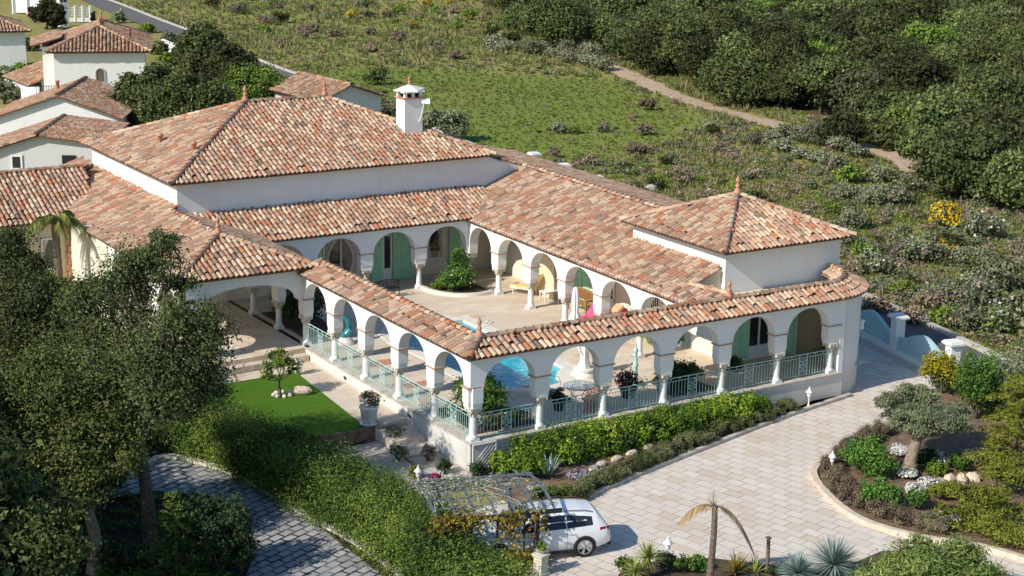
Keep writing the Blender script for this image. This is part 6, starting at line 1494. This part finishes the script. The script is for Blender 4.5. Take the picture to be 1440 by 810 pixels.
# shade planting under the oaks
for i, (u, v, r, h, lf, lb) in enumerate(((60, 800, 1.0, 1.2, 'green', 'dark leafy bush in the bottom left corner below the low oak crown'), (175, 800, .8, .8, 'dark', 'low dark bush between the leaning oak and the small conifer'), (150, 700, .9, 1.3, 'dark', 'shaded bush behind the leaning oak beside the lane'), (60, 700, 1.2, 1.8, 'green', 'shaded green bush under the left oaks'), (15, 620, 1.3, 2.2, 'green', 'tall shaded shrub at the left edge under the dark tree'), (110, 640, 1.2, 1.9, 'dark', 'dark shrub mass where the lane disappears under the oaks'))):
    p = G(u, v, -1.66); shrub('shade_shrub', lb, put(p, -1.66), (r, r, h), lf, .07, int(2200 * r), 230 + i, lobes=5)
gr2 = np.random.default_rng(240); b = MB()
for k in range(420):
    u, v = gr2.uniform(-10, 330), gr2.uniform(640, 815); p = G(u, v, -1.66)
    if inpoly(p[0:1], p[1:2], [c_ for c_ in LANE])[0] or p[0] > -9.2: continue
    r = gr2.uniform(.12, .35); blob_leaves(b, (p[0], p[1], -1.66 + r * .2), (r, r, r * .5), 40, .06, gr2, clumps=6, zmin=0, inner=0)
b.build('ground_ivy', L['green'], kind='stuff')
# big oaks in the left foreground
t1 = G(213, 772, -1.66); d1 = depth_of(t1)
tree('oak_tree', 'tall airy evergreen oak in front of the porch, its straight trunk beside the cobbled lane', put(t1, -1.66), PBl([(205, 372, 42, .3), (232, 345, 26, 0), (175, 400, 45, .8), (262, 445, 42, -.4), (292, 478, 38, 0), (285, 520, 36, .4), (230, 500, 55, -.8), (170, 470, 50, 1), (130, 420, 42, 1.6), (150, 530, 55, 0), (215, 560, 50, -1.2), (262, 565, 42, .6), (110, 490, 40, 1.4), (300, 545, 22, .2), (255, 400, 20, .4)], d1), 'oak', .055, 270, .24, GD(194, 610, d1), seed=200, spread=.27)
t2 = G(134, 803, -1.66); d2 = depth_of(t2)
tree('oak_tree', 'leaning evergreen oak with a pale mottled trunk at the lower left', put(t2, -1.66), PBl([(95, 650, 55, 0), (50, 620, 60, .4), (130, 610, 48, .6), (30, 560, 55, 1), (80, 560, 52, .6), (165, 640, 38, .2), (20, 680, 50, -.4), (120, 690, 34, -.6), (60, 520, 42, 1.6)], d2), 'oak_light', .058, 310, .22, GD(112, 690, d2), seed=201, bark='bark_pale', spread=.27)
t3 = np.array([-17.5, -3.5, -1.66]); d3 = depth_of(t3)
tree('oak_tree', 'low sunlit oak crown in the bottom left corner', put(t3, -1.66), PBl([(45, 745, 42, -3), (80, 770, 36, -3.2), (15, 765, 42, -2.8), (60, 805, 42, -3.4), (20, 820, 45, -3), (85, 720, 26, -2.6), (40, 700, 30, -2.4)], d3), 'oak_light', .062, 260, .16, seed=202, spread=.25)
t4 = G(40, 640, -1.66); d4 = depth_of(t4)
tree('oak_tree', 'dark dense tree against the left edge before the cream wall', put(t4, -1.66), PBl([(15, 400, 42, 1.5), (45, 420, 42, 1), (20, 460, 50, .5), (75, 460, 42, .6), (60, 510, 55, 0), (15, 530, 50, 0), (110, 440, 34, 1), (100, 520, 40, .2), (10, 345, 30, 2), (40, 370, 28, 2)], d4), 'oak', .062, 300, .26, seed=203, spread=.28)
t5 = G(70, 560, -1.4); d5 = depth_of(t5)
tree('vine_clad_tree', 'yellowish leafy creeper clad trunk below the small window of the side wing', put(t5, -1.4), PBl([(52, 395, 22, 0), (75, 420, 24, 0), (45, 440, 24, -.3), (70, 455, 26, -.3), (35, 410, 18, .3), (88, 400, 16, .2)], d5), 'hedge', .075, 260, .16, seed=204)
for i, (dx, dy, hh) in enumerate(((-19.8, -4.6, 6.2), (-21.5, 0.5, 7.0), (-20.5, 4.5, 8.0), (-21.0, 9.0, 8.5), (-24.5, -7.5, 7), (-25, 4.0, 9))):   # the grove goes on beyond the left edge of the picture
    b0 = np.array([dx, dy, -1.7]); rg_2 = np.random.default_rng(210 + i)
    tree('oak_tree', 'evergreen oak of the grove beyond the left edge', tuple(b0), [(b0 + np.array([rg_2.uniform(-1.7, 1.7), rg_2.uniform(-1.7, 1.7), hh * rg_2.uniform(.42, .92)]), rg_2.uniform(1.3, 1.9)) for _ in range(10)], 'oak', .14, 60, .26, seed=210 + i, group='oaks of the grove at the left')
# palm by the side wing
pp = np.array([-7.1, 25.0, 4.0]); t = thing('palm_tree', 'small palm with drooping fronds in front of the cream side wing', 'tree', (pp[0], pp[1], -1.4)); rng = np.random.default_rng(220)
b = MB(); zz = np.linspace(0, 5.3, 24); b.tube([(.04 * math.sin(z), 0, z) for z in zz], [.17 + .02 * (i % 2) for i in range(24)], 9, smooth=False); b.build('trunk', M['old_wood'], t)
b = MB()
for k in range(20):
    a = k * 2.4; e = rng.uniform(.1, .95); frond(b, (0, 0, 5.3), (math.cos(a) * (1.1 - e * .6), math.sin(a) * (1.1 - e * .6), e), 1.75 * rng.uniform(.8, 1.1), rng, .42, 30, 1.3, hang=.75, w=.022)
b.build('frond', L['palm'], t)
# ------------------------------------------------------------------ trees and scrub beyond the garden
def at_ground(u, v, z=-1.05):
    p = G(u, v, z); p[2] = float(height(p[0], p[1])); return p
def TR(name, label, base, blobs, leaf, ls, dens, tr_, seed, **k):
    b = at_ground(*base); return tree(name, label, tuple(b), PBl(blobs, depth_of(b)), leaf, ls, dens, tr_, seed=seed, **k)
TR('round_oak', 'dark dome shaped oak, the highest of the group behind the main roof', (290, 150), [(288, 62, 30, 0), (270, 80, 26, 0), (305, 80, 28, 0), (285, 95, 32, 0)], 'forest', .15, 120, .3, 300, spread=.17)
TR('round_oak', 'second dark dome shaped oak right of the highest one', (328, 165), [(325, 82, 26, 0), (310, 98, 26, 0), (342, 98, 24, 0), (325, 112, 34, 0)], 'forest', .15, 120, .3, 301, spread=.17)
TR('bay_tree', 'broad loose green tree pressed against the main roof', (232, 214), [(235, 112, 22, 1), (212, 122, 20, 0), (258, 122, 24, 0), (185, 138, 24, 0), (168, 148, 18, 0), (150, 160, 16, 0), (158, 176, 20, 0), (180, 112, 11, 0), (172, 122, 10, 0), (215, 100, 12, 0), (228, 142, 30, -.5), (268, 148, 32, 0), (300, 140, 28, .5), (176, 166, 24, 0), (205, 168, 28, -.8), (250, 172, 30, -.8), (160, 172, 16, 0), (192, 112, 12, .5), (300, 165, 26, 0)], 'forest', .13, 130, .25, 302, spread=.25)
TR('bay_tree', 'bright green leafy tree behind the left finial of the main roof', (362, 190), [(345, 112, 22, 0), (372, 118, 24, 0), (392, 128, 18, 0), (355, 135, 24, 0), (325, 130, 16, 0)], 'forest_lime', .13, 130, .2, 303, spread=.25)
TR('olive_tree', 'grey olive bush showing right of the big chimney', (622, 196), [(612, 168, 18, 0), (632, 172, 18, 0), (645, 180, 12, 0)], 'olive', .12, 150, .12, 304)
TR('olive_tree', 'sparse grey olive showing left of the big chimney', (535, 180), [(530, 152, 16, 0), (550, 158, 16, 0), (515, 150, 12, 0), (560, 150, 10, 0)], 'sage', .12, 90, .12, 305)
TR('cypress', 'tiny dark cypress behind the white rail fence', (131, 34), [(131, 27, 3.2, 0, 1.6), (131, 20, 2.4, 0, 1.6)], 'dark', .2, 60, .1, 306)
TR('garden_tree', 'leafy green tree behind the far house at the top left', (65, 42), [(58, 22, 12, 0), (75, 18, 14, 0), (68, 8, 12, 0), (80, 30, 10, 0)], 'forest', .22, 70, .2, 307)
TR('garden_shrub', 'reddish brown shrub beside the leafy tree at the top left', (48, 30), [(48, 20, 7, 0), (43, 14, 5, 0)], 'purple', .2, 70, .1, 308, cat='shrub')
for i, (u, v, r, lb) in enumerate(((8, 108, 14, 'olive green garden bush beside the arched annex'), (28, 98, 10, 'hedge like bush above the arched annex'), (5, 128, 16, 'grey green bush at the left edge below the annex'), (232, 82, 9, 'light green bush beside the low white wall'), (165, 24, 8, 'low green bushes behind the hipped roof of the house'))):
    TR('garden_shrub', lb, (u, v + r), [(u, v, r, 0), (u + r * .7, v + r * .3, r * .7, 0)], ('olive', 'hedge', 'sage', 'hedge', 'olive')[i], .18, 100, .08, 310 + i, cat='shrub')
def road_off(Q):
    K = WP + WD * 12
    return np.where(Q[:, 1] < K[1], (Q - WP) @ RN, (Q - K) @ RN2)
for i, (u, v, r, leaf, lb) in enumerate(((222, 66, 9, 'forest', 'round green bush right of the house with the arched window'), (238, 52, 8, 'sage', 'grey green bush beside the road kerb above the dark trees'), (205, 40, 8, 'forest_lime', 'light green bush behind the right slope of the hipped house roof'), (258, 66, 9, 'olive', 'olive bush between the road and the highest dark oak'), (40, 62, 9, 'forest', 'dark green bush under the eave of the blue shaded house'), (150, 34, 7, 'forest', 'dark bush behind the ridge of the house with the arched window'), (20, 92, 10, 'forest', 'dark bush filling the gap above the arched annex roof'), (398, 118, 9, 'forest', 'dark green bush left of the pale gabled house'))):
    TR('garden_shrub', lb, (u, v + r), [(u, v, r, 0), (u + r * .8, v + r * .2, r * .75, 0), (u - r * .7, v + r * .3, r * .7, 0)], leaf, .17, 110, .08, 330 + i, cat='shrub')
# ---- the wood: eight kinds of tree, copied with their trunks and crowns
wr_ = np.random.default_rng(400)
protos = []
L['olive_wood'] = leafmat('grey_olive_leaves', [(0, (.012, .017, .008)), (.45, (.05, .062, .026)), (.8, (.098, .112, .050)), (1, (.17, .18, .09))], .15, .7)
for k in range(8):
    rg4 = np.random.default_rng(420 + k); bl = []
    R0 = rg4.uniform(2.0, 2.7); Hh = rg4.uniform(3.0, 4.4)
    for j in range(9):
        a = rg4.uniform(0, 2 * PI); d = R0 * .62 * math.sqrt(rg4.random()); bl.append(((math.cos(a) * d, math.sin(a) * d, Hh * rg4.uniform(.42, .86)), np.array([1, 1, .85]) * R0 * rg4.uniform(.42, .6)))
    protos.append(tree('wood_tree', 'x', (0, 0, 0), bl, ('forest', 'oak', 'forest', 'forest_lime', 'forest', 'olive_wood', 'oak', 'forest')[k], .15, 88, .14, seed=430 + k, group='evergreen trees of the wood beyond the field', zmin=-.55, spread=.25))
WOODLAB = ['dense dark evergreen tree standing in the wood beyond the dirt track', 'lighter bright green tree among the dark trees of the wood']
def spaced(poly, dist, nmax, rng, frame=None):
    pl = np.array(poly); lo, hi = pl.min(0), pl.max(0); pts = []; cell = {}
    for _ in range(60000):
        p = rng.uniform(lo, hi)
        if not inpoly(p[0:1], p[1:2], poly)[0]: continue
        if frame is not None and not frame(p): continue
        kx, ky = int(p[0] // dist), int(p[1] // dist); ok = True
        for i in (-1, 0, 1):
            for j in (-1, 0, 1):
                for q in cell.get((kx + i, ky + j), ()):
                    if (p[0] - q[0]) ** 2 + (p[1] - q[1]) ** 2 < dist * dist: ok = False
        if ok:
            cell.setdefault((kx, ky), []).append(p); pts.append(p)
    return pts
def seen(p, m=60, z=-1, top=60):
    v = np.array([p[0], p[1], z]) - CAM; d = v @ _f
    if d < 5: return False
    u = 720 + FPX * (v @ _r) / d; w = 405 - FPX * (v @ _u) / d
    return -m < u < 1440 + m and -top < w < 810
wp = spaced(wood, 3.85, 0, wr_, seen)
tk = np.array(TRACK)
wp = [p for p in wp if np.min(np.hypot(*(tk - p).T)) > 3.2]
wp.sort(key=lambda p: (p[0] - CAM[0]) ** 2 + (p[1] - CAM[1]) ** 2)
nw = 0
for p in wp[:298]:
    k = int(wr_.integers(0, 8)); k = 3 if wr_.random() < .05 else (k if k != 3 else 4)
    z = float(height(p[0], p[1])); s = float(wr_.uniform(.8, 1.3))
    lab = WOODLAB[1] if k == 3 else WOODLAB[0]
    loc = (float(p[0]), float(p[1]), z)
    dup(protos[k], loc, float(wr_.uniform(0, 6.28)), lab, sc=(s, s, s * float(wr_.uniform(.85, 1.2)))); nw += 1
for t in protos:
    for c in list(t.children): bpy.data.objects.remove(c)
    bpy.data.objects.remove(t)
# the far part of the wood and the shrub layer read as one mass
def far_mass(name, pts, r, h, n, ls, leaf, seed, zoff=0):
    rng = np.random.default_rng(seed); b = MB()
    for p in pts:
        z = float(height(p[0], p[1])); s = rng.uniform(.8, 1.25); o = np.array([p[0], p[1], z])
        for j in range(3): blob_leaves(b, o + np.array([rng.normal(0, r * .35), rng.normal(0, r * .35), h * s * rng.uniform(.45, .8)]), (r * .65 * s, r * .65 * s, r * .55 * s), n // 3, ls, rng, clumps=10, zmin=-.3, inner=.1)
    return b.build(name, L[leaf], kind='stuff')
far_mass('far_woodland', wp[298:], 2.5, 4.0, 330, .27, 'forest', 440)
us = spaced(wood, 3.0, 0, np.random.default_rng(5), lambda p: seen(p, 40, -1, 10)); us = [p for p in us if np.min(np.hypot(*(tk - p).T)) > 2.0]
far_mass('undergrowth', us[:700], 1.3, 1.0, 60, .2, 'forest', 441)
# ---- scrub on the field: bushes of a few kinds
def bush_proto(name, r, h, leaf, n, ls, seed, petals=None, pn=0, ps=.09, lobes=5):
    return shrub(name, 'x', (0, 0, 0), (r, r, h), leaf, ls, n, seed, petals=petals, pn=pn, psize=ps, lobes=lobes)
FP = {'cistus': [bush_proto('rock_rose', 1.2, 1.25, 'sage', 800, .12, 500, 'p_pink', 34, .085), bush_proto('rock_rose', 1.1, 1.1, 'sage', 750, .12, 501, 'p_white', 70, .075), bush_proto('rock_rose', 1.3, 1.3, 'sage', 800, .12, 502)],
      'green': [bush_proto('green_bush', 1.1, 1.2, 'forest', 800, .13, 503), bush_proto('green_bush', 1.0, .9, 'forest_lime', 700, .12, 504)],
      'dry': [bush_proto('dry_bush', 1.0, .8, 'dry', 600, .12, 505), bush_proto('dry_bush', .9, 1.0, 'heath', 600, .12, 506)],
      'broom': [bush_proto('yellow_broom', 1.0, 1.2, 'olive', 400, .11, 507, 'p_yellow', 620, .075)]}
FLAB = {'cistus': ['grey green rock rose bush with pink flowers on the wild field', 'grey green rock rose bush dotted with white flowers on the wild field', 'plain grey green rock rose bush on the wild field'], 'green': ['rounded dark green bush on the wild field', 'low bright green bush on the wild field'], 'dry': ['brown dry bush among the grasses of the field', 'twiggy purple brown bush among the grasses of the field'], 'broom': ['x']}
FGRP = {'cistus': 'rock roses on the field', 'green': 'green bushes on the field', 'dry': 'dry bushes on the field'}
fr = np.random.default_rng(510); used_ = []
def bush(kind, u, v, s=1.0, var=None, label=None, group=True):
    p = at_ground(u, v); ps = FP[kind]; i = int(fr.integers(0, len(ps))) if var is None else var
    o = dup(ps[i], tuple(p), float(fr.uniform(0, 6.28)), label or FLAB[kind][i], FGRP.get(kind) if group else None, sc=(s, s, s * float(fr.uniform(.85, 1.15))))
    used_.append(p); return o
bush('green', 530, 120, 1.15, 0, 'lone round dark bush on the meadow left of the big chimney', False)
for u, v, s, lb in ((495, 26, .9, 'yellow broom in flower on the far scrub, left of the others'), (580, 40, .9, 'yellow broom in flower above the big chimney'), (600, 8, .9, 'yellow broom at the top edge, left of the last one'), (630, 5, .6, 'small yellow broom at the top edge, rightmost there'), (1330, 325, 1.1, 'large yellow broom in flower among the rock roses right of the villa'), (1334, 362, .7, 'smaller yellow broom below the large one right of the villa')):
    bush('broom', u, v, s, 0, lb, False)
for _ in range(17): bush('cistus', fr.uniform(690, 850), 0, 1) if False else bush('cistus', *(lambda t: (690 + 165 * t, 72 + 20 * t + fr.uniform(-12, 8)))(fr.random()), fr.uniform(.7, 1.15))
for _ in range(62):
    u = fr.uniform(1130, 1440); v = fr.uniform(235, 475)
    if v < 225 + (u - 1130) * .16 or v > 330 + (u - 1130) * .62: continue
    bush(('cistus', 'cistus', 'cistus', 'green')[int(fr.integers(0, 4))], u, v, fr.uniform(.55, 1.1))
for u, v, s in ((1100, 215, .8), (1125, 222, .7), (1150, 228, .8), (1060, 205, .6), (1170, 240, .8), (1085, 200, .6)): bush('cistus', u, v, s)
for u, v, s in ((1105, 196, .8), (1130, 202, .9), (1155, 206, .8), (1180, 212, .9), (1205, 220, .8), (1140, 192, .7), (1170, 200, .7)): bush('cistus', u, v, s)
for u, v, s in ((910, 156, .9), (905, 190, .8), (1010, 215, .7), (965, 260, .8), (1060, 250, .7), (900, 215, .7), (780, 218, .6), (640, 85, .8), (560, 60, 1.0), (470, 50, .9), (610, 72, 1.0), (520, 75, .9), (440, 42, 1), (830, 230, .7), (1230, 440, .8), (1280, 455, .9), (1190, 395, .7), (1310, 440, .9), (1350, 460, .8)): bush('dry', u, v, s)
for u, v, s in ((300, 12, 1.1), (340, 14, .9), (395, 30, 1), (560, 20, 1.1), (660, 30, 1.2), (690, 50, 1.1), (720, 60, 1), (640, 40, .8), (1405, 465, .9), (1215, 365, .8), (1060, 290, .7), (690, 215, .5), (385, 12, 1)): bush('green', u, v, s)
for _ in range(34):
    u = fr.uniform(270, 690); v = fr.uniform(2, 66)
    if v > (u - 250) * .5: continue
    bush(('dry', 'cistus', 'green', 'dry')[int(fr.integers(0, 4))], u, v, fr.uniform(.5, 1.0))
for _ in range(40):
    u = fr.uniform(760, 1200); v = fr.uniform(165, 300)
    if v < 100 + (u - 760) * .30 or (u > 880 and v > 270): continue
    bush(('dry', 'cistus', 'dry', 'green')[int(fr.integers(0, 4))], u, v, fr.uniform(.3, .65))
for ps in FP.values():
    for t in ps:
        for c in list(t.children): bpy.data.objects.remove(c)
        bpy.data.objects.remove(t)
# tall shrubs on the near side of the track, at the edge of the wood
for i, (u, v, r, leaf, lb) in enumerate(((1185, 205, 30, 'forest', 'dark green bush mound beside the bend of the dirt track'), (1275, 205, 34, 'forest_lime', 'bright yellow green tree above the dirt track gap'), (1360, 272, 62, 'oak', 'big round dark oak standing clear at the right beside the track'), (1230, 195, 26, 'forest', 'dark shrub left of the bright yellow green tree'), (1250, 208, 26, 'forest', 'low dark shrub under the bright yellow green tree'), (1430, 290, 48, 'forest', 'dark oak at the right edge below the wood'), (780, 62, 44, 'forest', 'tall dark oak at the left end of the wood'), (735, 45, 26, 'forest', 'smaller oak at the far left end of the wood'), (1040, 145, 46, 'forest', 'broad oak above the middle of the dirt track'), (930, 100, 40, 'forest', 'oak overhanging the dark end of the dirt track'))):
    TR('track_tree', lb, (u, v + r * .15), [(u + math.cos(a) * r * .55, v - r * .75 + math.sin(a) * r * .38, r * .55, 0) for a in np.linspace(0, 5.2, 6)] + [(u, v - r * .75, r * .6, 0)], leaf, .15, 90, .2, 530 + i)
# ---- grasses of the field, one object because nobody could count them
gr = np.random.default_rng(550); gbm = MB()
nT = 42000
U = gr.uniform(-20, 1460, nT * 2); Vv = gr.uniform(-8, 560, nT * 2)
D = _f[None] * FPX + _r[None] * (U - 720)[:, None] - _u[None] * (Vv - 405)[:, None]
T_ = (-1.05 - CAM[2]) / D[:, 2]; P = CAM + D * T_[:, None]
s_road = road_off(P[:, :2])
ok = (s_road > 4.1) & ~inpoly(P[:, 0], P[:, 1], wood) & (np.array([np.min(np.hypot(*(tk - q).T)) for q in P[:, :2]]) > 1.4)
P = P[ok][:nT]; n = len(P); P[:, 2] = height(P[:, 0], P[:, 1])
mg = inpoly(P[:, 0], P[:, 1], mead); clump = .5 + .5 * np.sin(P[:, 0] * .31 + 2) * np.sin(P[:, 1] * .23) + .3 * np.sin(P[:, 0] * .9) * np.sin(P[:, 1] * 1.1)
dsc = np.clip(((P - CAM) @ _f) / 95, .8, 2.2); hgt = dsc * np.where(mg, gr.uniform(.06, .14, n), gr.uniform(.10, .34, n) * (.6 + .6 * clump))
for k in range(5):
    a = gr.uniform(0, 2 * PI, n); ln = hgt * gr.uniform(.7, 1.2, n); w = (.036 * dsc)[:, None] * (1 + hgt[:, None])
    off = np.stack([np.cos(a), np.sin(a), 0 * a], 1); b0 = P + off * (hgt * gr.uniform(0, .5, n))[:, None]; tp_ = b0 + off * (ln * .55)[:, None] + np.array([0, 0, 1.]) * ln[:, None]
    sd2 = np.stack([-np.sin(a), np.cos(a), 0 * a], 1) * w
    V = np.stack([b0 - sd2, b0 + sd2, tp_], 1).reshape(-1, 3)
    rn = np.clip(np.where(mg, gr.uniform(.20, .50, n), .36 + .60 * gr.random(n) * (.5 + clump * .6) - .15), 0, 1)
    gbm.add(V, np.arange(3 * n).reshape(n, 3), 0, rn)
L['grass'] = leafmat('field_grass', [(0, (.060, .095, .018)), (.3, (.125, .17, .042)), (.5, (.17, .17, .06)), (.75, (.28, .235, .115)), (1, (.42, .35, .21))], .3, 0, gain=1.35)
gbm.build('field_grass', L['grass'], kind='stuff')
# ankle high scrub of three tints between the grasses, uncountable
def scrub_mass(name, leaf, n, seed, zone, rlo, rhi, ls=.09):
    rng = np.random.default_rng(seed); b = MB(); k = 0
    while k < n:
        u, v = rng.uniform(-20, 1460), rng.uniform(-6, 520); p = G(u, v, -1.05)
        if road_off(p[None, :2])[0] < 4.6 or inpoly(p[0:1], p[1:2], wood)[0] or np.min(np.hypot(*(tk - p[:2]).T)) < 1.8: continue
        m_ = inpoly(p[0:1], p[1:2], mead)[0]
        if rng.random() > zone(u, v, m_): continue
        r = rng.uniform(rlo, rhi) * (.5 if m_ else 1); o = np.array([p[0], p[1], float(height(p[0], p[1])) + r * .25]); blob_leaves(b, o, (r, r, r * rng.uniform(.4, .8)), int(60 + 70 * r), ls, rng, clumps=7, zmin=-.1, inner=.05); k += 1
    return b.build(name, L[leaf], kind='stuff')
patch = lambda u, v: .5 + .5 * math.sin(u * .021 + v * .045 + 1) * math.sin(v * .06 - u * .013)
scrub_mass('low_scrub', 'olive', 300, 561, lambda u, v, m: .04 if m else patch(u, v), .25, .7); scrub_mass('dry_scrub', 'dry', 520, 562, lambda u, v, m: .10 if m else 1 - .8 * patch(u + 90, v), .2, .6); scrub_mass('green_scrub', 'olive_wood', 200, 563, lambda u, v, m: .10 if m else .3 + .5 * patch(u - 60, v), .2, .6); scrub_mass('weed_patches', 'hedge', 380, 564, lambda u, v, m: .22 if m else .4, .15, .45, .07)
# pale field stones
for i, (u, v, r) in enumerate(((892, 210, .35), (998, 271, .3), (915, 268, .5), (640, 25, .4))):
    p = at_ground(u, v); b = MB(); b.ell((0, 0, r * .3), (r, r * .7, r * .55), 9, 7, noise=.3, seed=60 + i); tag(b.build('field_stone', M['concrete'], loc=tuple(p)), ('small pale stone on the field behind the gallery roof', 'small white stone left of the pavilion finial', 'low pale stone block on the field behind the gallery roof', 'pale stone on the far scrub')[i], 'stone')
# ------------------------------------------------------------------ light
SUN_EL, SUN_AZ = R(36), math.atan2(-.12, -1)          # azimuth of the direction towards the sun, from +X
w = bpy.data.worlds.new('World'); scene.world = w; w.use_nodes = True
nt = w.node_tree; nt.nodes.clear()
sky = nt.nodes.new('ShaderNodeTexSky'); sky.sky_type = 'NISHITA'; sky.sun_disc = False
sky.sun_elevation = SUN_EL; sky.sun_rotation = PI / 2 - SUN_AZ; sky.air_density = 1.1; sky.dust_density = .6; sky.ozone_density = 1.5
bg = nt.nodes.new('ShaderNodeBackground'); bg.inputs[1].default_value = .13
wo = nt.nodes.new('ShaderNodeOutputWorld'); hs = nt.nodes.new('ShaderNodeHueSaturation'); hs.inputs['Saturation'].default_value = 1.22; nt.links.new(sky.outputs[0], hs.inputs['Color']); nt.links.new(hs.outputs[0], bg.inputs[0]); nt.links.new(bg.outputs[0], wo.inputs[0])
sd = bpy.data.lights.new('sun', 'SUN'); sd.energy = 5.0; sd.angle = R(.53); sd.color = (1.0, .93, .82)
so = bpy.data.objects.new('sun', sd); COL.objects.link(so)
dv = Vector((math.cos(SUN_AZ) * math.cos(SUN_EL), math.sin(SUN_AZ) * math.cos(SUN_EL), math.sin(SUN_EL)))
so.rotation_euler = dv.to_track_quat('Z', 'Y').to_euler(); so.location = dv * 80
scene.view_settings.view_transform = 'Standard'; scene.view_settings.look = 'None'; scene.view_settings.exposure = 0; scene.view_settings.gamma = 1
scene.cycles.max_bounces = 6; scene.cycles.diffuse_bounces = 3; scene.cycles.transparent_max_bounces = 6; scene.cycles.transmission_bounces = 3; scene.cycles.glossy_bounces = 2
scene.cycles.use_denoising = True
